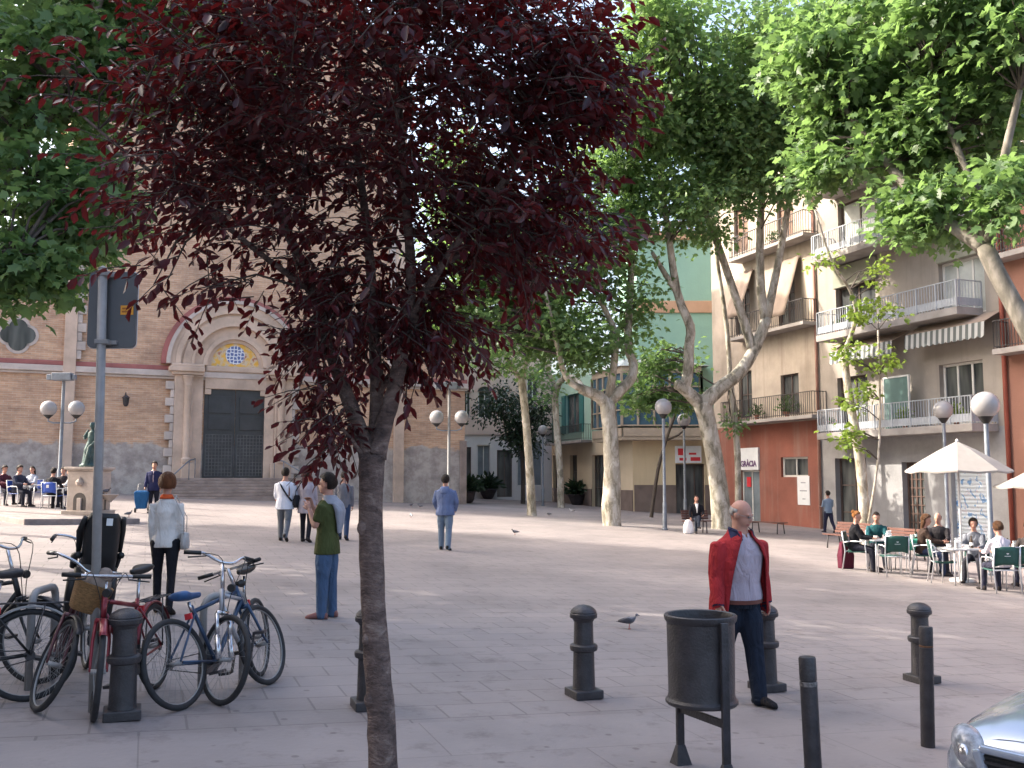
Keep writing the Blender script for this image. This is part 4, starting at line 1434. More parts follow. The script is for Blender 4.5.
# ------------------------------------------------------------------ house between church and corner house
FB = Fac((-3.4, 70.0), (1, 0.05))
M['pink_wall'] = stucco('pinkish_render', (0.64, 0.50, 0.42), FB.d, 0.12, 0.25, (0.25, 0.18, 0.15))
M['white_wall'] = stucco('whitewashed_ground_floor', (0.68, 0.65, 0.63), FB.d, 0.08, 0.2, (0.3, 0.27, 0.25))
side = empty('pink_house', (0, 0, 0), 0, 'pinkish house with arched windows between the church and the corner house', 'house')
za = FB.uv(500, 433)[1]; zt = FB.uv(500, 325)[1]
ua, ub = FB.uv(455, 470)[0] - 2, FB.uv(552, 470)[0]
og = [FB.rect(465, 447, 471, 497), FB.rect(477, 445, 490, 476), FB.rect(497, 450, 512, 497), FB.rect(517, 441, 542, 486)]
mb = MB(); FB.wall(mb, ua, ub, -1, za, og, .25); mb.build('ground_floor_wall', M['white_wall'], side)
for i, r in enumerate(og):
    FB.window(side, r, .22, M['frame_white'] if i in (1, 3) else M['frame_dark'], M['pane_grey'] if i in (1, 3) else M['pane'], 1 if i == 0 else 2, 1)
ou = [FB.rect(463.5, 392, 470, 418), FB.rect(478, 391, 491, 418), FB.rect(498, 391, 505, 418), FB.rect(527, 378, 538, 402)]
mb = MB(); FB.wall(mb, ua, ub, za + .003, zt, ou, .25); FB.shell(mb, ua, ub, za, zt, 10); FB.box(mb, ua, ub + .2, zt + .003, zt + .35, -10, .3); FB.box(mb, ua, ub, za - .12, za + .2, .004, .16)
mb.build('wall', M['pink_wall'], side)
for r in ou:
    w = FB.window(side, r, .22, M['frame_white'], M['pane'], 2, 1)
    a, b_, c, d = r
    rr = (b_ - a) / 2
    mb = MB()
    n = 14
    vs = [FB.p(a + rr + rr * math.cos(PI * i / n), d - .02 + rr * .7 * math.sin(PI * i / n), .012) for i in range(n + 1)]
    mb.add(vs, [tuple(range(n + 1))])
    mb.build('arch_pane', M['pane'], w)
    mb = MB()
    for i in range(n):
        mb.bar(FB.p(a + rr + (rr + .08) * math.cos(PI * i / n), d + (rr + .08) * .7 * math.sin(PI * i / n), .05), FB.p(a + rr + (rr + .08) * math.cos(PI * (i + 1) / n), d + (rr + .08) * .7 * math.sin(PI * (i + 1) / n), .05), .14, .1)
    mb.build('arch_trim', M['pink_wall'], w)

# ------------------------------------------------------------------ unseen house, added outside the frame on the church side to shade the square
WF = Fac((-15.0, 14.6), (0, -1))
WF.n = Vector((1, 0, 0))
near = empty('unseen_shade_house', (0, 0, 0), 0, 'plain ochre house added out of view to shade the square', 'house')
M['ochre'] = stucco('ochre_render', (0.42, 0.33, 0.22), WF.d, 0.15, 0.3)
opn = [(3 + 4 * i, 4.2 + 4 * i, .9 + 3.6 * k + (0 if k else -.4), 3.2 + 3.6 * k) for i in range(9) for k in range(5)]
mb = MB(); WF.wall(mb, 0, 40, -.5, HNEAR, opn, .25)
WF.shell(mb, 0, 40, -.5, HNEAR, 10)
mb.build('wall', M['ochre'], near)
for r in opn: WF.window(near, r, .22, M['frame_dark'], M['pane'], 2, 2)


# ------------------------------------------------------------------ trees
def bark(name, stops, scale, bump=0.5, st=(1, 1, 0.45)):
    m, nt, b = newmat(name)
    tc = N(nt, 'ShaderNodeTexCoord')
    mp = N(nt, 'ShaderNodeMapping'); mp.inputs['Scale'].default_value = st; L(nt, tc.outputs['Object'], mp.inputs['Vector'])
    n1 = N(nt, 'ShaderNodeTexNoise', ins={'Scale': scale, 'Detail': 5.0, 'Roughness': 0.6, 'Distortion': 0.6}); L(nt, mp.outputs[0], n1.inputs['Vector'])
    nf = N(nt, 'ShaderNodeTexNoise', ins={'Scale': scale * 4.5, 'Detail': 4.0, 'Roughness': 0.7}); L(nt, mp.outputs[0], nf.inputs['Vector'])
    ma = N(nt, 'ShaderNodeMath', operation='MULTIPLY_ADD'); ma.inputs[1].default_value = 0.22; L(nt, nf.outputs['Fac'], ma.inputs[0])
    mb_ = N(nt, 'ShaderNodeMath', operation='SUBTRACT'); mb_.inputs[1].default_value = 0.11; L(nt, n1.outputs['Fac'], mb_.inputs[0]); L(nt, mb_.outputs[0], ma.inputs[2])
    r = ramp(nt, stops); L(nt, ma.outputs[0], r.inputs[0])
    L(nt, r.outputs[0], b.inputs['Base Color']); b.inputs['Roughness'].default_value = 0.85
    n2 = N(nt, 'ShaderNodeTexNoise', ins={'Scale': scale * 5, 'Detail': 5.0}); L(nt, mp.outputs[0], n2.inputs['Vector'])
    bp = N(nt, 'ShaderNodeBump', ins={'Strength': bump, 'Distance': 0.02}); L(nt, n2.outputs['Fac'], bp.inputs['Height']); L(nt, bp.outputs[0], b.inputs['Normal'])
    return m


M['plane_bark'] = bark('plane_bark', [(0.36, (0.13, 0.115, 0.085)), (0.385, (0.22, 0.195, 0.145)), (0.455, (0.25, 0.22, 0.165)), (0.475, (0.36, 0.325, 0.26)), (0.57, (0.40, 0.36, 0.295)), (0.59, (0.52, 0.48, 0.41))], 3.2)
M['plane_bark_shaded'] = bark('shaded_plane_bark', [(0.30, (0.08, 0.07, 0.055)), (0.45, (0.13, 0.115, 0.092)), (0.56, (0.20, 0.175, 0.145)), (0.70, (0.28, 0.25, 0.21))], 3.2)  # darker copy of the plane bark; the limbs' shade is painted into it
M['prunus_bark'] = bark('prunus_bark', [(0.30, (0.04, 0.026, 0.023)), (0.44, (0.095, 0.064, 0.055)), (0.56, (0.145, 0.10, 0.085)), (0.70, (0.23, 0.175, 0.15))], 9, 0.9, (1, 1, 1.8))
M['twig'] = pm('twig_bark', (0.07, 0.055, 0.045), 0.85, 0, 0.25, 5)
M['leaf_plane'] = leafmat('plane_leaves', (0.064, 0.126, 0.054), (0.14, 0.222, 0.088), (0.25, 0.41, 0.115), 0.44)
M['leaf_young'] = leafmat('young_leaves', (0.10, 0.17, 0.025), (0.20, 0.28, 0.05), (0.28, 0.40, 0.06), 0.4)
M['leaf_dark'] = leafmat('dark_evergreen_leaves', (0.012, 0.03, 0.018), (0.035, 0.065, 0.03), (0.04, 0.08, 0.02), 0.12)
M['leaf_red'] = leafmat('purple_plum_leaves', (0.022, 0.008, 0.011), (0.062, 0.014, 0.017), (0.25, 0.017, 0.016), 0.27, 0.36)

PLUM = np.array([[0, 0, 0], [0.30, 0.19, 0.05], [0.68, 0.20, 0.03], [1, 0, -0.12], [0.30, -0.19, 0.05], [0.68, -0.20, 0.03]])
PLUMF = [(0, 1, 2, 3), (0, 3, 5, 4)]
PLANE = np.array([[0, 0, 0], [0.22, 0.42, -.04], [0.42, 0.24, .03], [0.66, 0.50, -.06], [0.66, 0.20, .02], [1, 0, -.10], [0.66, -0.20, .02], [0.66, -0.50, -.06], [0.42, -0.24, .03], [0.22, -0.42, -.04]])
PLANEF = [(0, 1, 2, 3, 4, 5), (0, 5, 6, 7, 8, 9)]


def leaf_mesh(name, pos, ax, nr, size, shape, faces, mat, parent):
    n = len(pos)
    ax = ax / np.linalg.norm(ax, axis=1, keepdims=True)
    sd = np.cross(nr, ax); sd /= (np.linalg.norm(sd, axis=1, keepdims=True) + 1e-9)
    nr = np.cross(ax, sd)
    k = len(shape)
    S = shape[None] * size[:, None, None]
    # every leaf has its own fold and curl
    S = S * (1 + rng.normal(0, .08, (n, k, 1)))
    V = pos[:, None] + S[..., 0:1] * ax[:, None] + S[..., 1:2] * sd[:, None] + S[..., 2:3] * nr[:, None] * rng.uniform(.3, 2.2, (n, 1, 1))
    me = bpy.data.meshes.new(name)
    me.vertices.add(n * k); me.vertices.foreach_set('co', V.reshape(-1))
    fl = len(faces[0])
    idx = np.concatenate([np.array(f)[None] for f in faces])
    LI = (np.arange(n)[:, None, None] * k + idx[None]).reshape(-1)
    me.loops.add(len(LI)); me.loops.foreach_set('vertex_index', LI.astype(np.int32))
    nf = n * len(faces)
    me.polygons.add(nf)
    me.polygons.foreach_set('loop_start', (np.arange(nf) * fl).astype(np.int32))
    me.update(calc_edges=True)
    me.validate()
    return mesh_obj(name, me, mat, parent)


def sample_ell(c, r, n, hollow=0.35):
    v = rng.normal(size=(n, 3)); v /= np.linalg.norm(v, axis=1, keepdims=True)
    t = (hollow ** 3 + (1 - hollow ** 3) * rng.random((n, 1))) ** (1 / 3)
    return np.array(c)[None] + v * t * np.array(r)[None]


def path_px(pts):
    P_, rad = [], []
    for px, py, Y, r in pts:
        P_.append(at(px, py, Y)); rad.append(max(.006, r * Y / F))
    return P_, rad


def smooth_path(P_, rad, sub=3):
    out, ro = [], []
    n = len(P_)
    for i in range(n - 1):
        p0, p1, p2, p3 = P_[max(i - 1, 0)], P_[i], P_[i + 1], P_[min(i + 2, n - 1)]
        for k in range(sub):
            t = k / sub
            q = 0.5 * ((2 * p1) + (p2 - p0) * t + (2 * p0 - 5 * p1 + 4 * p2 - p3) * t * t + (3 * p1 - p0 - 3 * p2 + p3) * t ** 3)
            out.append(q); ro.append(rad[i] * (1 - t) + rad[i + 1] * t)
    out.append(P_[-1]); ro.append(rad[-1])
    return out, ro


def tree(name, label, paths, crowns, leaf='plane', group=None, barkm='plane_bark', lm='leaf_plane', size=0.2, nleaf=70, crad=0.7, up=1.0, base=None, droop=0.3, flat=.6, cat='tree', dens=1.0):
    """paths: lists of (px,py,Y,r_px) - the first is the trunk; crowns: (px,py,Y,rx_px,ry_px,depth_m,n clumps)"""
    sk = []
    for i, p in enumerate(paths):
        P_, rad = path_px(p)
        if i == 0:
            b0 = P_[0]; P_[0] = Vector((b0.x, b0.y, gz(b0.x, b0.y) - .08))
            P_.insert(1, P_[0].lerp(P_[1], .12)); rad.insert(1, rad[0] * .93); rad[0] *= 1.25
        sk.append(smooth_path(P_, rad))
    b0 = sk[0][0][0]
    root = empty(name, (b0.x, b0.y, gz(b0.x, b0.y)), 0, label, cat, group)
    off = Vector(root.location)
    for i, (P_, rad) in enumerate(sk):
        mb = MB()
        mb.tube([p - off for p in P_], rad, 14 if i == 0 else 9, True, True, wob=.05 if i == 0 else .03)
        mb.build('trunk' if i == 0 else 'limb', M[barkm], root, fix=False)
    lp = [(p, r) for P_, rad in (sk[1:] or sk) for p, r in zip(P_, rad)]
    br = MB()
    pos, ax, nr, sz = [], [], [], []
    for (px, py, Y, rx, ry, dep, ncl) in crowns:
        ncl = int(ncl * dens)
        c = at(px, py, Y)
        C3 = sample_ell(c, (rx * Y / F, dep, ry * Y / F), ncl)
        for cc in C3:
            v = Vector(cc)
            q, r_ = min(lp, key=lambda t: (t[0] - v).length_squared + (4 if t[0].z > v.z else 0))
            ln = (v - q).length
            if ln < 6.5:
                mid = q.lerp(v, .5) + Vector((random.uniform(-.12, .12), random.uniform(-.12, .12), .10)) * ln
                e = v + (v - q).normalized() * crad * .4
                br.tube([q - off, mid - off, v - off, e - off], [min(r_ * .6, .012 + .012 * ln), .009 + .006 * ln, .008, .004], 5, cap=False)
            k = int(nleaf * random.uniform(.6, 1.35))
            cr = crad * random.uniform(.7, 1.3)
            d = rng.normal(size=(k, 3)) * np.array([cr, cr, cr * flat])[None] * .55
            pos.append(cc[None] + d)
            a = d + rng.normal(size=(k, 3)) * cr * .5; a[:, 2] -= droop * cr
            ax.append(a)
            w = rng.normal(size=(k, 3)) * .55; w[:, 2] += up
            nr.append(w)
            sz.append(size * rng.uniform(.6, 1.2, k))
    if br.v:
        br.build('branches', M['twig'], root, fix=False)
    if pos:
        pos = np.concatenate(pos) - np.array(off)[None]
        leaf_mesh('crown', pos, np.concatenate(ax), np.concatenate(nr), np.concatenate(sz), PLANE if leaf == 'plane' else PLUM, PLANEF if leaf == 'plane' else PLUMF, M[lm], root)
    return root


PG = 'plane trees round the square'
tree('plane_tree', 'pale plane tree with a knotted straight trunk in front of the bay window', [
    [(612, 525, 38.6, 10), (611, 505, 38.6, 9.6), (612, 470, 38.6, 8.2), (610, 430, 38.6, 7.6), (607, 402, 38.6, 7.8)],
    [(607, 404, 38.6, 7), (598, 396, 38.4, 6), (588, 392, 38.2, 5.5), (581, 389, 38.0, 5)],
    [(607, 404, 38.6, 6.5), (620, 391, 38.6, 5.6), (632, 377, 38.8, 5), (633, 362, 39, 4.4), (628, 348, 39, 4.2), (629, 314, 39.2, 3.8), (632, 248, 39.4, 3.2), (630, 214, 39.5, 2.6), (640, 150, 39.6, 1.8)],
    [(608, 400, 38.6, 4.6), (613, 372, 38.4, 4), (616, 337, 38.2, 3.4), (614, 329, 38.2, 3.2), (594, 289, 38, 2.6), (569, 257, 37.6, 1.8)],
    [(582, 389, 38, 4), (566, 377, 37.8, 3), (556, 340, 37.4, 2.4), (545, 290, 37, 1.6)]],
    [(560, 262, 38, 62, 55, 2.6, 34), (598, 200, 39, 62, 55, 2.6, 36), (486, 300, 39, 52, 42, 2.2, 26), (545, 335, 38, 40, 26, 1.5, 12), (620, 300, 40, 40, 40, 1.5, 10), (470, 250, 38, 40, 40, 2, 12), (622, 240, 39, 26, 50, 2.0, 10), (480, 225, 38, 45, 35, 2, 18), (455, 180, 38, 34, 50, 2, 16), (452, 322, 39, 32, 36, 1.6, 16), (500, 255, 38, 50, 50, 2, 18), (580, 340, 38, 45, 25, 1.4, 12), (560, 330, 40, 36, 30, 1.4, 8)],
    group=PG, size=.25, nleaf=66, crad=.75, dens=1.55)
tree('plane_tree', 'leaning thick plane tree with white bark behind the man in red', [
    [(722, 528, 40, 11.2), (719, 490, 40, 9), (713, 450, 40, 8.5), (706, 418, 40, 8.8), (702, 403, 40, 9.4)],
    [(702, 405, 40, 7.6), (690, 394, 39.8, 6.4), (682, 387, 39.6, 5.8), (676, 384, 39.5, 5)],
    [(684, 388, 39.7, 6), (688, 372, 39.6, 5.6), (689, 345, 39.5, 5), (690, 326, 39.4, 4.8), (677, 292, 39.2, 4.2), (666, 217, 39, 3.2), (658, 160, 38.8, 2.2)],
    [(678, 294, 39.2, 3.4), (664, 272, 39, 2.8), (652, 252, 38.8, 1.8)],
    [(702, 405, 40, 8.6), (720, 388, 40, 7.2), (740, 372, 40, 6.6), (756, 346, 40, 5.8), (767, 318, 40, 5.2)],
    [(752, 348, 40, 5.2), (744, 322, 40, 4.6), (719, 248, 39.6, 3.6), (706, 215, 39.4, 3), (690, 150, 39, 2)],
    [(765, 318, 40, 4.8), (761, 290, 40, 4.4), (760, 231, 39.8, 4), (765, 166, 39.4, 3.2), (776, 90, 39, 2)],
    [(767, 318, 40, 4.6), (781, 248, 40, 3.6), (794, 176, 39.8, 2.8), (815, 100, 39.4, 1.8)]],
    [(690, 190, 38.5, 70, 55, 2.8, 36), (750, 105, 38.5, 105, 75, 3.4, 62), (660, 85, 37, 75, 70, 2.8, 44), (825, 60, 38, 85, 60, 3.2, 42), (660, 368, 42, 32, 20, 1.1, 9), (656, 400, 41.5, 32, 8, .8, 10), (735, 110, 37.5, 45, 70, 2.2, 30), (820, 120, 38, 60, 45, 2.0, 30), (740, 150, 38.5, 80, 40, 2.4, 30), (715, 30, 36, 130, 40, 3, 40), (620, 130, 37, 50, 60, 2.2, 24), (770, 180, 38, 60, 26, 1.8, 14)],
    group=PG, size=.25, nleaf=70, crad=.8, dens=1.5)
tree('plane_tree', 'slim young plane tree standing left of the large knotted trunk', [
    [(532, 515, 44.8, 4.8), (529, 460, 44.8, 4), (525, 410, 44.8, 3.8), (521, 378, 44.8, 4)],
    [(521, 380, 44.8, 3), (508, 360, 44.6, 2.4), (500, 330, 44.4, 1.8)],
    [(522, 380, 44.8, 3), (528, 350, 44.8, 2.4), (530, 310, 44.8, 1.8)]],
    [(505, 352, 44, 45, 22, 1.6, 20), (530, 300, 44.6, 44, 36, 1.6, 24)],
    group=PG, size=.22, nleaf=55, crad=.7)
tree('plane_tree', 'thin plane tree whose top arches over beside the teal shutters', [
    [(561, 506, 58, 3.8), (560, 470, 58, 3.4), (556, 420, 58, 3.2), (555, 396, 58, 3.4)],
    [(555, 398, 58, 3.4), (558, 385, 57.6, 3.2), (566, 377, 57, 3), (576, 379, 56, 2.8), (583, 388, 55, 2.6)],
    [(557, 390, 58, 2.4), (548, 370, 58, 2), (540, 340, 58, 1.4)]],
    [(545, 385, 58, 16, 22, 1.2, 8), (555, 330, 57, 30, 24, 1.6, 10)],
    group=PG, size=.25, nleaf=50, crad=.8)
tree('plane_tree', 'thin bare stemmed plane tree before the red shop wall', [
    [(738, 527, 42, 3.4), (738, 470, 42, 3.2), (735, 420, 42, 3.2), (730, 380, 42, 3)],
    [(730, 382, 42, 2.6), (727, 330, 42, 2.4), (716, 250, 41.8, 1.8), (712, 200, 41.6, 1.4)]],
    [(712, 190, 41.6, 22, 26, 1.2, 6), (738, 420, 41.8, 12, 10, .6, 3)],
    group=PG, size=.22, nleaf=40, crad=.6)
tree('plane_tree', 'slender tree with ivy green shoots along its stem by the cafe benches', [
    [(866, 540, 33, 5.6), (862, 480, 33, 5), (857, 440, 33, 4.6), (848, 390, 33, 4), (844, 350, 33, 3.2)],
    [(844, 352, 33, 2.4), (856, 318, 32.6, 2), (850, 290, 32, 1.6), (832, 262, 31.4, 1.2), (815, 210, 30.8, 1)],
    [(868, 525, 32.8, 1.3), (878, 460, 32.6, 1.2), (880, 400, 32.4, 1), (878, 330, 32, .9)]],
    [(850, 430, 32.6, 7, 22, .3, 7), (845, 350, 32.5, 12, 12, .4, 5), (872, 312, 32, 26, 12, .7, 9), (826, 262, 31.5, 14, 6, .4, 4), (882, 360, 32, 8, 18, .4, 5), (858, 395, 32.6, 10, 20, .4, 6), (880, 270, 31.6, 12, 20, .5, 5)],
    group=PG, size=.19, nleaf=22, crad=.38, lm='leaf_young')
tree('plane_tree', 'big plane tree at the edge whose heavy limb reaches across the balconies', [
    [(1096, 600, 15.8, 18), (1092, 500, 15.8, 15), (1074, 430, 15.8, 13), (1050, 365, 15.9, 11.5)],
    [(1050, 368, 15.9, 11), (1024, 322, 16, 9.6), (1003, 284, 16.2, 9), (985, 247, 16.4, 9)],
    [(985, 249, 16.4, 8), (962, 232, 16.8, 7), (930, 210, 17.4, 6), (893, 170, 18, 5), (860, 125, 18.6, 4), (825, 92, 19.2, 3.6), (790, 50, 19.8, 2.4)],
    [(985, 249, 16.4, 5.6), (1000, 205, 16.3, 4.6), (1004, 160, 16.2, 4.6), (1020, 90, 16, 3)],
    [(985, 250, 16.4, 4.5), (974, 190, 16.8, 3.4), (950, 130, 17.2, 3.4), (930, 60, 17.4, 2)],
    [(893, 172, 18, 3), (905, 130, 18, 2.4), (920, 80, 18, 1.6)]],
    [(885, 55, 19, 105, 62, 1.9, 50), (955, 120, 18, 70, 55, 1.6, 36), (858, 135, 19.5, 52, 42, 1.2, 18), (925, 212, 17.6, 38, 30, .8, 15), (1000, 35, 16.5, 60, 55, 1.4, 28), (960, 20, 17, 80, 40, 1.5, 24), (1010, 190, 16, 26, 34, .7, 7), (900, 150, 18.4, 60, 30, 1.0, 14), (815, 60, 19.5, 50, 60, 1.2, 22), (830, 165, 19.5, 36, 18, .7, 8)],
    group=PG, size=.21, nleaf=58, crad=.42, dens=1.6, barkm='plane_bark_shaded')
tree('plane_tree', 'shaded plane tree with steep grey limbs hanging in from the church side', [
    [(-150, 720, 12.4, 24), (-140, 560, 12.4, 20), (-110, 430, 12.4, 18), (-85, 360, 12.4, 17)],
    [(-85, 362, 12.4, 13), (-40, 270, 12.3, 11), (0, 190, 12.2, 9.5), (42, 118, 12.1, 8.5), (76, 50, 12, 7), (102, -10, 11.9, 5.5), (130, -90, 11.8, 3.5)],
    [(-60, 312, 12.4, 10), (-20, 215, 12.8, 8), (8, 150, 13, 7), (28, 90, 13.2, 5.5), (50, 20, 13.4, 4), (60, -60, 13.5, 3)],
    [(0, 192, 12.2, 5), (45, 168, 12, 3.6), (100, 158, 11.8, 2.6), (150, 150, 11.6, 1.6)],
    [(60, 84, 12.0, 4.6), (110, 40, 12.2, 3.4), (170, 0, 12.4, 2.2)],
    [(-85, 362, 12.4, 10), (-60, 300, 11.6, 7), (-20, 262, 11.2, 5), (20, 250, 11, 3)]],
    [(55, 70, 12.2, 100, 75, 1.3, 44), (62, 200, 12, 78, 52, 1.0, 36), (22, 268, 11.4, 42, 34, .6, 16), (130, 60, 12.8, 70, 70, 1.0, 26), (-60, 60, 12.4, 80, 120, 1.6, 26), (100, -40, 12.4, 150, 60, 1.6, 36), (225, 40, 13, 60, 40, 1, 14)],
    group=PG, size=.17, nleaf=56, crad=.32, dens=1.15, barkm='plane_bark_shaded')
# trees added beside the frame to dapple the square; some crowns reach in
for (X_, Y_, lb) in ((-15.0, 17.2, 'plane tree added to dapple the square, directly beside the ochre house'), (-16.0, 22.8, 'plane tree added to dapple the square, nearer of the two past the ochre house'), (-18.5, 28.5, 'plane tree added to dapple the square, farther of the two past the ochre house')):
    def q_(dx, dz, dy=0):
        b_ = Vector((X_ + dx, Y_ + dy, dz)) - Vector((0, 0, CAMZ))
        dep_ = b_.y * CT + b_.z * ST
        return (512 + F * b_.x / dep_, 384 - F * (b_.z * CT - b_.y * ST) / dep_, Y_ + dy)
    g_ = gz(X_, Y_)
    k_ = F / Y_
    tree('plane_tree', lb, [[(*q_(0, g_), .3 * k_), (*q_(.1, g_ + 3), .24 * k_), (*q_(0, g_ + 5.5), .22 * k_)],
                            [(*q_(0, g_ + 5.4), .16 * k_), (*q_(1.2, g_ + 9, .6), .11 * k_), (*q_(1.8, g_ + 14, .8), .05 * k_)],
                            [(*q_(0, g_ + 5.4), .15 * k_), (*q_(-1.5, g_ + 9, -.8), .1 * k_), (*q_(-2, g_ + 14, -1), .05 * k_)],
                            [(*q_(0, g_ + 5.4), .12 * k_), (*q_(.3, g_ + 10, -1.4), .08 * k_), (*q_(.5, g_ + 15, -2), .04 * k_)]],
         [(*q_(0, g_ + 12.5), 4.2 * k_, 4.8 * k_, 4.4, 250)], group=PG, size=.24, nleaf=60, crad=.85, barkm='plane_bark_shaded')
tree('evergreen_tree', 'small round dark green tree on thin stems before the arched windows', [
    [(523, 503, 62, 2.4), (523, 480, 62, 2), (522, 450, 62, 2), (521, 430, 62, 2)],
    [(521, 446, 62, 1.6), (510, 428, 62, 1.4), (502, 415, 62, 1)],
    [(521, 446, 62, 1.6), (530, 425, 62, 1.2)]],
    [(512, 412, 62, 32, 26, 2, 44), (525, 440, 62, 16, 12, 1, 10)], leaf='plum', barkm='twig', lm='leaf_dark', size=.3, nleaf=60, crad=.85, flat=.8)
# a leaning sapling behind the lamps
tree('sapling', 'thin leaning sapling behind the tall single globe lamp', [
    [(651, 516, 49, 2.0), (658, 470, 49, 1.7), (667, 437, 49, 1.6), (676, 412, 49, 1.3)],
    [(667, 440, 49, 1.3), (684, 430, 49, 1), (688, 405, 49, .8)]],
    [(684, 402, 49, 14, 8, .6, 3)], size=.2, nleaf=22, crad=.5, barkm='twig')


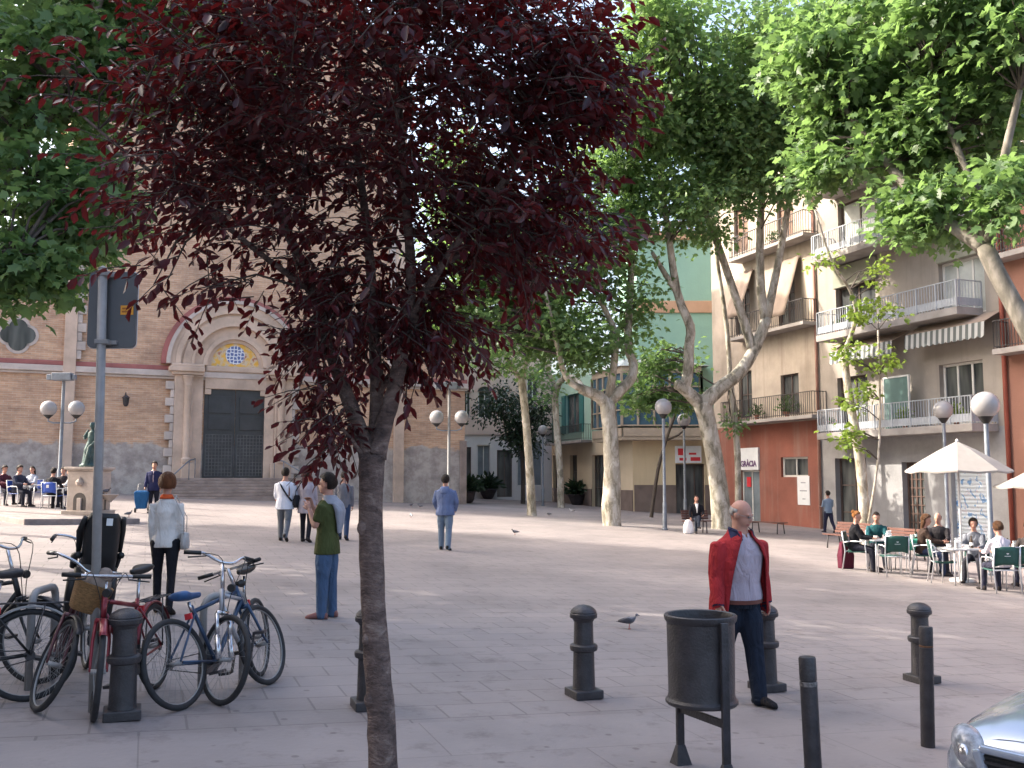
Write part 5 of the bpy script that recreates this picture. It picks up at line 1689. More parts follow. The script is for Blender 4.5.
def plum_tree():
    Y = 5.4
    paths = [
        [(384, 800, Y, 15), (383, 765, Y, 14.5), (380, 700, Y, 13.2), (374, 620, Y, 12), (371, 540, Y, 11.8), (371, 490, Y, 12.2), (372, 455, Y, 13.5)],
        [(376, 458, Y, 10.5), (384, 425, Y, 9), (394, 390, Y - .02, 8), (404, 340, Y - .05, 6.6), (411, 280, Y - .1, 5.4), (406, 200, Y - .1, 4.6), (400, 120, Y - .1, 3.8), (392, 30, Y - .1, 2.6), (385, -60, Y, 1.8)],
        [(368, 456, Y, 9.5), (354, 415, Y, 7.6), (337, 370, Y + .05, 6.8), (319, 312, Y + .1, 6.2), (301, 262, Y + .15, 5.2), (276, 205, Y + .2, 4.4), (254, 140, Y + .2, 3.6), (238, 60, Y + .2, 2.6), (230, -30, Y + .2, 1.8)],
        [(374, 452, Y, 8.5), (377, 400, Y + .08, 7), (374, 330, Y + .15, 5.8), (368, 240, Y + .2, 4.8), (356, 140, Y + .25, 3.6), (345, 30, Y + .3, 2.4)],
        [(404, 338, Y - .05, 5), (440, 268, Y - .2, 4.4), (490, 200, Y - .35, 3.6), (545, 128, Y - .45, 2.6), (600, 75, Y - .5, 1.6)],
        [(440, 268, Y - .2, 3), (490, 235, Y - .1, 2.6), (545, 205, Y, 2), (610, 180, Y + .1, 1.2)],
        [(310, 290, Y + .1, 3.6), (262, 255, Y - .1, 3), (200, 205, Y - .25, 2.4), (135, 160, Y - .35, 1.8), (70, 105, Y - .4, 1.1)],
        [(378, 395, Y + .08, 3.6), (420, 330, Y + .3, 3), (470, 280, Y + .5, 2.2), (520, 250, Y + .6, 1.4)],
        [(276, 205, Y + .2, 2.8), (225, 150, Y + .5, 2.2), (170, 110, Y + .6, 1.6), (110, 60, Y + .7, 1)],
        [(366, 462, Y, 3), (352, 440, Y - .1, 2), (338, 425, Y - .2, 1.4)]]
    sk = []
    for i, p in enumerate(paths):
        P_, rad = path_px(p)
        if i == 0:
            P_[0] = Vector((P_[0].x, P_[0].y, gz(P_[0].x, P_[0].y) - .05)); rad[0] *= 1.2
        sk.append(smooth_path(P_, rad, 4))
    b0 = sk[0][0][0]
    root = empty('plum_tree', (b0.x, b0.y, gz(b0.x, b0.y)), 0, 'purple leaved plum tree with a slender forked trunk close in front', 'tree')
    off = Vector(root.location)
    for i, (P_, rad) in enumerate(sk):
        mb = MB(); mb.tube([p - off for p in P_], rad, 18 if i == 0 else 10, True, True, wob=.05)
        mb.build('trunk' if i == 0 else 'limb', M['prunus_bark'], root, fix=False)
    # pruning knots on the stem
    for (px, py, s_) in ((362, 528, 5), (369, 700, 5), (366, 640, 4)):
        mb = MB(); mb.ell(at(px, py, Y - .05) - off, (s_ * Y / F, s_ * Y / F * .9, s_ * Y / F * 1.5), None, 10, 6)
        mb.build('knot', M['prunus_bark'], root, fix=False)
    lp = [(p, r) for P_, rad in sk[1:] for p, r in zip(P_, rad)]
    crowns = [(392, 90, 5.3, 182, 122, 1.15, 470), (238, 112, 5.4, 82, 80, .9, 118), (185, 200, 5.1, 58, 46, .6, 44), (285, 222, 5.4, 75, 50, .6, 46), (385, 290, 5.45, 60, 80, .5, 70), (342, 320, 5.45, 40, 58, .35, 44), (424, 318, 5.4, 36, 52, .35, 36), (448, 215, 5.35, 45, 55, .5, 40), (548, 88, 4.9, 55, 66, .6, 92),
              (520, 235, 5.3, 85, 52, .7, 95), (598, 98, 4.9, 22, 34, .4, 16), (112, 85, 5.0, 42, 24, .5, 10), (305, 345, 5.4, 22, 28, .3, 9), (338, 425, 5.3, 20, 26, .2, 12), (330, 395, 5.4, 18, 26, .2, 10), (440, 330, 5.6, 45, 40, .4, 18), (300, -40, 5.3, 200, 60, 1, 110), (480, -30, 5.2, 150, 60, 1, 110), (205, 280, 5.1, 62, 18, .5, 10)]
    br, pos, ax, nr, sz = MB(), [], [], [], []
    axis = at(388, 250, Y)
    hole = at(432, 152, 5.2)
    for (px, py, Yc, rx, ry, dep, nt_) in crowns:
        nt_ = int(nt_ * (2.1 if nt_ > 60 else 1.5))
        c = at(px, py, Yc)
        nbr = max(3, nt_ // 12)
        for cc in sample_ell(c, (rx * Yc / F, dep, ry * Yc / F), nbr, .2):
            v = Vector(cc)
            q, r_ = min(lp, key=lambda t: (t[0] - v).length_squared + (.3 if t[0].z > v.z + .1 else 0))
            ln = (v - q).length
            if ln < 1.3:
                mid = q.lerp(v, .5) + Vector((random.uniform(-.1, .1), random.uniform(-.1, .1), .12)) * ln
                br.tube([q - off, mid - off, v - off], [min(.010, r_ * .6), .006, .003], 5, cap=False)
        for cc in sample_ell(c, (rx * Yc / F, dep, ry * Yc / F), nt_, .1):
            v = Vector(cc)
            out = Vector((v.x - axis.x, v.y - axis.y, (v.z - axis.z) * .5)); out = out.normalized() if out.length > .05 else Vector((0, 0, 1))
            d = (out * .7 + Vector((random.gauss(0, .55), random.gauss(0, .55), random.gauss(-.1, .45)))).normalized()
            ln = random.uniform(.2, .42)
            pts = [v, v + d * ln * .5 + Vector((0, 0, .01)), v + d * ln + Vector((0, 0, -.05 * ln))]
            br.tube([p - off for p in pts], [.0036, .0028, .0014], 4, cap=False)
            k = random.randint(6, 11)
            s_, _v = frame_of(d)
            for i in range(k):
                t = (i + .6) / k
                p = pts[0].lerp(pts[2], t)
                if (Vector((p.x - hole.x, 0, p.z - hole.z))).length < .06: continue
                roll = random.uniform(-.9, .9) + (0 if i % 2 else PI)
                lat = s_ * math.cos(roll) + _v * math.sin(roll)
                a = d * .55 + lat * .75 + Vector((0, 0, -.42))
                pos.append(p - off); ax.append(a)
                w = Vector((random.gauss(0, .6), random.gauss(0, .6), 1.0)); nr.append(w)
                sz.append(random.uniform(.05, .092))
    br.build('branches', M['twig'], root, fix=False)
    leaf_mesh('crown', np.array([list(p) for p in pos]), np.array([list(p) for p in ax]), np.array([list(p) for p in nr]), np.array(sz), PLUM, PLUMF, M['leaf_red'], root)


plum_tree()

# ------------------------------------------------------------------ planters
def planter(px, py, label, w=.6, h=1.1, Y=None):
    g = gnd(px, py) if Y is None else gpx(px, Y)
    root = empty('planter', g, 0, label, 'planter', 'round planters by the far houses')
    mb = MB(); mb.lathe([(.25, 0), (.34, .05), (.42, .2), (w, .62), (w + .06, .66), (w + .04, .72), (w - .06, .70), (w - .1, .60)], (0, 0, 0), 20)
    mb.build('bowl', M['terracotta'], root)
    mb = MB(); mb.lathe([(.01, .62), (w - .08, .61)], (0, 0, 0), 16, cap=False); mb.build('soil', M['black'], root)
    n = 260
    a = rng.uniform(0, 2 * PI, n)
    el = rng.uniform(.2, 1.4, n)
    d = np.stack([np.cos(a) * np.cos(el), np.sin(a) * np.cos(el), np.sin(el)], 1)
    t = rng.uniform(.1, 1, (n, 1))
    pos = np.array([[0, 0, .62]]) + d * t * h * .8
    leaf_mesh('leaves', pos, d + np.array([[0, 0, -.5]]) * t, rng.normal(size=(n, 3)) + np.array([[0, 0, .6]]), rng.uniform(.25, .5, n), PLUM, PLUMF, M['leaf_dark'], root)
    return root


planter(577, 505, 'dark bowl planter with a leafy shrub by the corner house wall')
planter(488, 499, 'dark bowl planter with a spiky palm before the milky shop window', .62, 1.3)
planter(467, 503, 'dark bowl planter half hidden behind the church corner', .5, 1.2)

# ------------------------------------------------------------------ lamps
def lamp(px, label, globe_px, gy, Y=None, base=None, gm='globe', group='globe street lamps'):
    g = gpx(px, Y) if Y else gnd(px, base)
    top = at(px, gy, g.y)
    r = globe_px / 2 * g.y / F
    H_ = top.z - g.z
    root = empty('street_lamp', g, 0, label, 'street lamp', group)
    mb = MB(); mb.lathe([(.11, 0), (.11, .05), (.085, .08), (.08, 1.0), (.06, 1.05), (.055, H_ - r - .12), (.05, H_ - r - .1)], (0, 0, 0), 12); mb.build('post', M['lamp_post'], root)
    mb = MB(); mb.lathe([(.06, H_ - r - .12), (.13, H_ - r - .02), (.17, H_ - r * .86)], (0, 0, 0), 14); mb.build('collar', M['black'], root)
    mb = MB(); mb.ell((0, 0, H_), (r, r, r), None, 24, 16); mb.build('globe', M[gm], root)
    return root


lamp(665, 'tall single globe lamp in front of the bakery corner, nearer of the pair', 17, 407, base=530)
lamp(685.5, 'single globe lamp standing behind its taller twin at the corner shop', 13.5, 420, Y=47)
lamp(543, 'distant single globe lamp before the pale green corner house', 10, 430, base=506)
lamp(949, 'single globe lamp behind the parasol pole, farther of the cafe pair', 19, 410, Y=32)
lamp(993, 'single globe lamp with the biggest globe, beside the cream parasol', 27, 405, Y=22.9)


def twin_lamp(px, gy, dpx, globe_px, Y, ytop, label, white):
    g = gpx(px, Y)
    root = empty('twin_lamp', g, 0, label, 'street lamp', 'twin globe lamps by the church')
    ht = at(px, ytop, Y).z - g.z
    hg = at(px, gy, Y).z - g.z
    r = globe_px / 2 * Y / F
    dx = dpx * Y / F
    mb = MB(); mb.lathe([(.13, 0), (.13, .06), (.095, .1), (.09, 1.2), (.07, 1.25), (.06, ht)], (0, 0, 0), 12); mb.build('post', M['steel'] if white else M['lamp_post'], root)
    mb = MB(); mb.box((0, -.1, ht), (.75, .35, .3)); mb.box((.45, -.1, ht - .02), (.14, .2, .2)); mb.box((-.5, -.1, ht - .02), (.2, .2, .22)); mb.build('floodlight', M['lamp_post'], root, bevel=.03)
    for sg in (-1, 1):
        mb = MB(); mb.tube([(0, 0, hg - r - .25), (sg * dx * .6, 0, hg - r - .25), (sg * dx, 0, hg - r - .18), (sg * dx, 0, hg - r - .02)], .03, 8); arm = mb.build('arm', M['lamp_post'], root)
        mb = MB(); mb.lathe([(.05, hg - r - .08), (.13, hg - r), (.19, hg - r * .82)], (sg * dx, 0, 0), 14); mb.build('collar', M['black'], arm)
        mb = MB(); mb.ell((sg * dx, 0, hg), (r, r, r), None, 22, 14); mb.build('globe', M['globe'], arm)


M['globe_white'] = pm('bright_opal_globe', (0.78, 0.77, 0.77), 0.25, 0, 0.05, 3)
twin_lamp(58.5, 408.5, 14, 16, 38, 377, 'twin globe lamp against the church wall above the terrace tables', False)
twin_lamp(448.5, 417.5, 12.5, 14.5, 42, 386, 'pale twin globe lamp near the church corner behind the man in the blue hoodie', True)

# ------------------------------------------------------------------ street furniture
def bollard_proto():
    root = empty('bollard', (0, 0, 0), 0, 'x', 'bollard', 'cast iron bollards along the street edge')
    mb = MB(); mb.box((0, 0, .035), (.25, .25, .07)); mb.build('base_plate', M['iron'], root, bevel=.008)
    mb = MB(); mb.lathe([(.098, .07), (.094, .09), (.088, .36), (.088, .375), (.112, .385), (.117, .40), (.117, .425), (.108, .435), (.086, .44), (.084, .46), (.080, .62), (.090, .635), (.094, .645)], (0, 0, 0), 24); mb.build('shaft', M['iron'], root)
    mb = MB(); mb.lathe([(.094, .645), (.112, .652), (.116, .66), (.116, .685), (.108, .695), (.112, .700), (.104, .716), (.085, .735), (.05, .753), (.012, .760)], (0, 0, 0), 24); mb.build('cap', M['iron'], root)
    return root


bp = bollard_proto()
for i, (px, py, lb) in enumerate(((122, 718, 'iron bollard with a domed cap pressed against the red bicycle'), (369, 708, 'iron bollard hidden behind the plum tree trunk'), (584, 697, 'iron bollard with a domed cap standing free before the pigeon'),
                                  (767, 690, 'iron bollard with a domed cap behind the man in red'), (922, 682, 'iron bollard with a domed cap partly behind a slim plain post'))):
    o = bp if i == 0 else copy_tree(bp)
    o.location = gnd(px, py); o.rotation_euler.z = ANG + random.uniform(-.04, .04)
    o['label'] = lb


M['worn_band'] = pm('worn_reflective_band', (0.04, 0.04, 0.04), .6, 0, .3, 40, col2=(0.24, 0.22, 0.21))


def slim(px, Y, lean, label, band):
    root = empty('slim_bollard', gpx(px, Y), 0, label, 'bollard', 'slim plain posts at the kerb', rx=lean[0], ry=lean[1])
    mb = MB(); mb.lathe([(.049, -.02), (.049, .705), (.0455, .708), (.0455, .722), (.049, .725), (.049, .845), (.044, .855), (.0, .858)], (0, 0, 0), 20); mb.build('post', M['iron'], root)
    mb = MB(); mb.lathe([(.0468, .7085), (.0485, .711), (.0485, .720), (.0468, .7218)] if band == 'iron_rust' else [(.0462, .69), (.0502, .692), (.0502, .715), (.0462, .717)], (0, 0, 0), 20, cap=False); mb.build('band', M[band], root)


slim(815.5, 5.8, (0, R(-1.6)), 'slim plain post with a worn pale band, beside the litter bin', 'worn_band')
slim(928, 7.3, (0, R(1.2)), 'slim plain post with a rusty band in front of the far domed bollard', 'iron_rust')


def litter_bin():
    c = onx(1.20, 6.36)
    c.z += 0
    root = empty('litter_bin', c, R(-65), 'dark metal litter bin on two legs in front of the man in red', 'litter bin')
    mb = MB(); mb.lathe([(.0, .455), (.20, .455), (.218, .44), (.228, .45), (.228, .465), (.214, .48), (.208, .505), (.214, .945), (.226, .96), (.230, .975), (.230, .99), (.222, .997), (.206, .993), (.200, .965), (.196, .515), (.0, .505)], (0, 0, 0), 40, split=.42)
    mb.build('basket', M['iron'], root)
    for sg in (-1, 1):
        mb = MB(); mb.box((sg * .243, 0, .51), (.024, .055, .92))
        foot = [(sg * .243 - .05, -.06, .0), (sg * .243 + .05, -.06, .0), (sg * .243 + .05, .06, .0), (sg * .243 - .05, .06, .0), (sg * .243 - .014, -.03, .13), (sg * .243 + .014, -.03, .13), (sg * .243 + .014, .03, .13), (sg * .243 - .014, .03, .13)]
        mb.hexa([Vector(p) for p in foot]); mb.build('leg', M['iron'], root, bevel=.004)
    mb = MB(); mb.box((0, 0, .36), (.46, .02, .05)); mb.build('crossbar', M['iron'], root, bevel=.004)


litter_bin()


def sign_pole():
    g = gnd(93, 712)
    top = at(103, 268, g.y)
    root = empty('sign_post', g, 0, 'grey traffic sign seen from the back on a tall steel post among bicycles', 'road sign')
    H_ = top.z - g.z
    dx = top.x - g.x
    mb = MB(); mb.tube([(0, 0, -.02), (dx, 0, H_)], .033, 14); mb.lathe([(.035, H_), (.0, H_ + .02)], (dx, 0, 0), 12); mb.build('post', M['steel'], root)
    k = g.y / F
    cx, cz = at(109.5, 308, g.y).x - g.x, at(109, 308.5, g.y).z - g.z
    w, h, r = 49 * k / 2, 78 * k / 2, .04
    pts = []
    for sx_, sz_, a0 in ((1, -1, -PI / 2), (1, 1, 0), (-1, 1, PI / 2), (-1, -1, PI)):
        for i in range(5):
            a = a0 + PI / 2 * i / 4
            pts.append((cx + sx_ * (w - r) + r * math.cos(a), cz + sz_ * (h - r) + r * math.sin(a)))
    n = len(pts)
    yb, yf = .05, .07
    mb = MB(); mb.add([(x, yb, z) for x, z in pts] + [(x, yf, z) for x, z in pts], [tuple(range(n)), tuple(reversed(range(n, 2 * n)))] + [(i, (i + 1) % n, n + (i + 1) % n, n + i) for i in range(n)])
    pan = mb.build('sign_panel', M['sign_back'], root)
    mb = MB(); mb.add([(x * 1.0 + (x - cx) * .03, yf + .001, z + (z - cz) * .02) for x, z in pts] + [(x + (x - cx) * .03, yf + .004, z + (z - cz) * .02) for x, z in pts], [tuple(range(n)), tuple(reversed(range(n, 2 * n)))] + [(i, (i + 1) % n, n + (i + 1) % n, n + i) for i in range(n)])
    mb.build('sign_face', M['white_paint'], root)
    for zz in (274, 342):
        z = at(103, zz, g.y).z - g.z
        mb = MB(); mb.box((dx * z / H_ + .01, .01, z), (.10, .09, .035)); mb.box((dx * z / H_ + .07, .04, z), (.06, .03, .03)); mb.build('clamp', M['steel'], root, bevel=.004)
    sxk, szk = at(124.5, 309, g.y).x - g.x, at(124, 309, g.y).z - g.z
    mb = MB(); mb.box((sxk, yb - .0025, szk), (13 * k, .003, 9.5 * k)); st = mb.build('sticker', M['orange'], pan)
    mb = MB()
    for i, (dx_, dz_, w_) in enumerate(((-.02, .012, .03), (.018, .012, .03), (-.015, -.012, .045), (.024, -.012, .02))): mb.box((sxk + dx_, yb - .005, szk + dz_), (w_, .001, .012))
    mb.build('print', pm('dark_print', (0.35, 0.12, 0.02), .7), st)


sign_pole()


def bike_stand(a, b, label, h=.74):
    A, B = gnd(*a), gnd(*b)
    B = A + (B - A).normalized() * clamp((B - A).length, .45, .75)
    root = empty('bicycle_stand', A, 0, label, 'bicycle stand', 'steel hoop bicycle stands')
    d = B - A; d.z = 0
    mb = MB(); r = .1
    pts = [(0, 0, -.02), (0, 0, h - r)] + [tuple(d.normalized() * (r - r * math.cos(t)) + Vector((0, 0, h - r + r * math.sin(t)))) for t in (.4, .8, 1.2, 1.57)] + \
          [tuple(d - d.normalized() * (r - r * math.cos(t)) + Vector((0, 0, h - r + r * math.sin(t)))) for t in (1.57, 1.2, .8, .4)] + [tuple(d + Vector((0, 0, h - r))), tuple(d + Vector((0, 0, -.04)))]
    mb.tube(pts, .03, 10); mb.build('hoop', M['steel'], root)


bike_stand((201, 693), (240, 684), 'steel hoop stand holding the blue and the silver bicycle')
bike_stand((28, 690), (52, 676), 'steel hoop stand among the bicycles by the road sign')


# ------------------------------------------------------------------ fountain and statue
def fountain():
    g = gnd(88, 519); g = gpx(88, 28.0); g.z += STEPZ
    k = g.y / F
    root = empty('fountain', g, R(-12), 'stone drinking fountain pedestal with an arched niche under the bronze', 'fountain')
    w = .82; H_ = 1.34
    mb = MB()
    mb.box((0, 0, .06), (w + .2, w + .2, .12)); mb.box((0, 0, .12 + .55), (w, w, 1.10)); mb.box((0, 0, 1.245), (w + .06, w + .06, .045)); mb.box((0, 0, 1.30), (w + .16, w + .16, .075))
    mb.build('block', M['stone'], root, bevel=.015)
    # arched openings are flat dark panels; the recess shade is painted into their colour
    for a in range(2):
        rot = Matrix.Rotation(a * PI / 2, 3, 'Z')
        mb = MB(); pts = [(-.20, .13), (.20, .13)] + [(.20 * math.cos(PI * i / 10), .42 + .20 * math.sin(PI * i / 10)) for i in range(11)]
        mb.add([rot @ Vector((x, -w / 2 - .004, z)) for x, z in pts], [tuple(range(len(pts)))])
        ni = mb.build('niche', pm('niche_shade_stone', (0.06, 0.05, 0.045), .5, 0, .3, 5), root)
        mb = MB(); mb.box(rot @ Vector((0, -w / 2 - .02, .30)), (.13 if a == 0 else .05, .05 if a == 0 else .13, .34)); mb.build('spout_pillar', M['stone'], ni, bevel=.01)
    mb = MB(); mb.lathe([(.03, .8), (.09, .84), (.11, .92), (.05, 1.0), (.01, 1.06)], (0, -w / 2 - .03, 0), 10); mb.build('ornament', M['stone'], root)
    mb = MB(); mb.lathe([(.05, .35), (.08, .40), (.20, .52), (.24, .56), (.22, .58), (.05, .54)], (w / 2 + .26, .0, 0), 14); mb.tube([(w / 2 - .02, 0, .5), (w / 2 + .26, 0, .45)], .06, 8); mb.build('basin', M['stone'], root)
    # bronze
    s0 = empty('statue', g + Vector((0, 0, 1.34)), R(-20), 'green bronze of a draped standing woman lifting a hand to her face on the fountain', 'statue')
    mb = MB()
    X = Vector((1, 0, 0)); Y_ = Vector((0, 1, 0))
    def rg(x, y, z, rx, ry): return ring(Vector((x, y, z)), X, Y_, rx, ry, 16)
    mb.loft([rg(-.02, 0, 0, .30, .24), rg(-.02, 0, .06, .31, .25), rg(-.03, 0, .08, .24, .2)])
    mb.loft([rg(-.06, 0, .05, .21, .18), rg(-.05, 0, .2, .19, .17), rg(-.03, 0, .42, .16, .15), rg(.0, 0, .58, .155, .14), rg(.04, -.01, .72, .13, .115), rg(.07, -.02, .86, .145, .115), rg(.08, -.03, .98, .13, .09), rg(.085, -.04, 1.04, .055, .055), rg(.09, -.05, 1.10, .05, .05)])
    mb.ell((.095, -.07, 1.18), (.075, .09, .10)); mb.ell((.10, -.0, 1.20), (.075, .075, .08))
    mb.tube([(-.06, -.03, .97), (-.16, -.10, .80), (-.06, -.2, .86), (.05, -.17, 1.05)], [.05, .045, .04, .03], 8)
    mb.tube([(.2, -.03, .97), (.26, -.06, .78), (.2, -.18, .62), (.12, -.2, .58)], [.05, .045, .04, .03], 8)
    for i in range(6):
        a = -2.6 + i * .42
        mb.tube([(-.05 + .17 * math.cos(a), .15 * math.sin(a), .1), (-.02 + .15 * math.cos(a), .14 * math.sin(a), .5), (.05 + .1 * math.cos(a + .5), .1 * math.sin(a + .5), .8)], [.035, .028, .02], 6)
    mb.tube([(.02, -.2, .05), (.1, -.2, .3), (.13, -.16, .56)], [.07, .08, .07], 8)
    mesh_obj('figure', remesh(mb, .014, 2, 'figure'), M['bronze'], s0)


fountain()


def pot_plant(loc, label, h):
    root = empty('potted_plant', loc, random.uniform(0, 6), label, 'potted plant', 'pots on the balconies')
    mb = MB(); mb.lathe([(.09, 0), (.13, .22), (.145, .23), (.145, .26), (.12, .26), (.11, .22), (0, .21)], (0, 0, 0), 12); mb.build('pot', M['clay_pot'], root)
    n = int(150 * h / .5)
    a = rng.uniform(0, 2 * PI, n); el = rng.uniform(.1, 1.5, n)
    d = np.stack([np.cos(a) * np.cos(el), np.sin(a) * np.cos(el), np.sin(el)], 1)
    pos = np.array([[0, 0, .22]]) + d * rng.uniform(.1, 1, (n, 1)) * np.array([[h * .75, h * .75, h]])
    leaf_mesh('leaves', pos, d + rng.normal(size=(n, 3)) * .5, rng.normal(size=(n, 3)) + np.array([[0, 0, .8]]), rng.uniform(.08, .17, n), PLUM, PLUMF, M['leaf_young'] if 'middle' in label or 'window' in label else M['leaf_pot'], root)
    if 'flower' in label:
        k = 26
        leaf_mesh('flower', np.array([[0, 0, .25]]) + rng.normal(size=(k, 3)) * np.array([[.2, .2, .12]]) + np.array([[0, 0, .2]]), rng.normal(size=(k, 3)), rng.normal(size=(k, 3)), rng.uniform(.06, .1, k), PLUM, PLUMF, M['red_ink'], root)


M['clay_pot'] = pm('clay_pot', (0.30, 0.12, 0.07), .8)
M['leaf_pot'] = leafmat('pot_plant_leaves', (0.03, 0.07, 0.02), (0.07, 0.13, 0.035), (0.12, 0.22, 0.04), .3)
BALZ = {}
for (u_z, o_, lb_, h_) in PLANTS:
    # stand it on the balcony slab just below
    best = min(SLABS, key=lambda s_: (abs(s_ - u_z[1])))
    pot_plant(RF.p(u_z[0], best, o_), lb_, h_)
# ------------------------------------------------------------------ bicycles
def wheel_mesh(parent, c, rot, R_=.335, name='wheel'):
    """c: hub, rot: 3x3 that turns the wheel plane (x-z) ; returns wheel part with a tyre under it"""
    mb = MB()
    def p(x, y, z): return c + rot @ Vector((x, y, z))
    n = 40
    rr = R_ - .040
    rim = []
    for i in range(n):
        a = 2 * PI * i / n
        ca, sa = math.cos(a), math.sin(a)
        rim.append([p(ca * (rr + dr), dy, sa * (rr + dr)) for dr, dy in ((-.008, -.006), (.006, -.010), (.006, .010), (-.008, .006))])
    vs = [q for r in rim for q in r]
    mb.add(vs, [(i * 4 + k, i * 4 + (k + 1) % 4, ((i + 1) % n) * 4 + (k + 1) % 4, ((i + 1) % n) * 4 + k) for i in range(n) for k in range(4)], True)
    for i in range(28):
        a = 2 * PI * i / 28
        b = a + (.5 if i % 2 else -.5)
        s = .03 if (i // 2) % 2 else -.03
        mb.tube([p(.02 * math.cos(b), s, .02 * math.sin(b)), p((rr - .012) * math.cos(a), 0, (rr - .012) * math.sin(a))], .0014, 3, cap=False)
    mb.tube([p(0, -.05, 0), p(0, .05, 0)], .018, 8)
    w = mb.build(name, M['steel'], parent)
    mb = MB()
    m_ = 8
    rings = []
    for i in range(n):
        a = 2 * PI * i / n
        rings.append([p((R_ - .023 + .023 * math.cos(2 * PI * k / m_)) * math.cos(a), .022 * math.sin(2 * PI * k / m_), (R_ - .023 + .023 * math.cos(2 * PI * k / m_)) * math.sin(a)) for k in range(m_)])
    vs = [q for r in rings for q in r]
    mb.add(vs, [(i * m_ + k, i * m_ + (k + 1) % m_, ((i + 1) % n) * m_ + (k + 1) % m_, ((i + 1) % n) * m_ + k) for i in range(n) for k in range(m_)], True)
    mb.build('tyre', M['rubber'], w)
    return w


def fender(parent, c, rot, R_, a0, a1, mat):
    mb = MB()
    n = 18
    vs = []
    for i in range(n + 1):
        a = a0 + (a1 - a0) * i / n
        for y, r in ((-.028, R_ + .010), (-.014, R_ + .026), (.014, R_ + .026), (.028, R_ + .010)):
            vs.append(c + rot @ Vector((r * math.cos(a), y, r * math.sin(a))))
    mb.add(vs, [(i * 4 + k, i * 4 + k + 1, (i + 1) * 4 + k + 1, (i + 1) * 4 + k) for i in range(n) for k in range(3)], True)
    o = mb.build('mudguard', mat, parent)
    md = o.modifiers.new('t', 'SOLIDIFY'); md.thickness = .003


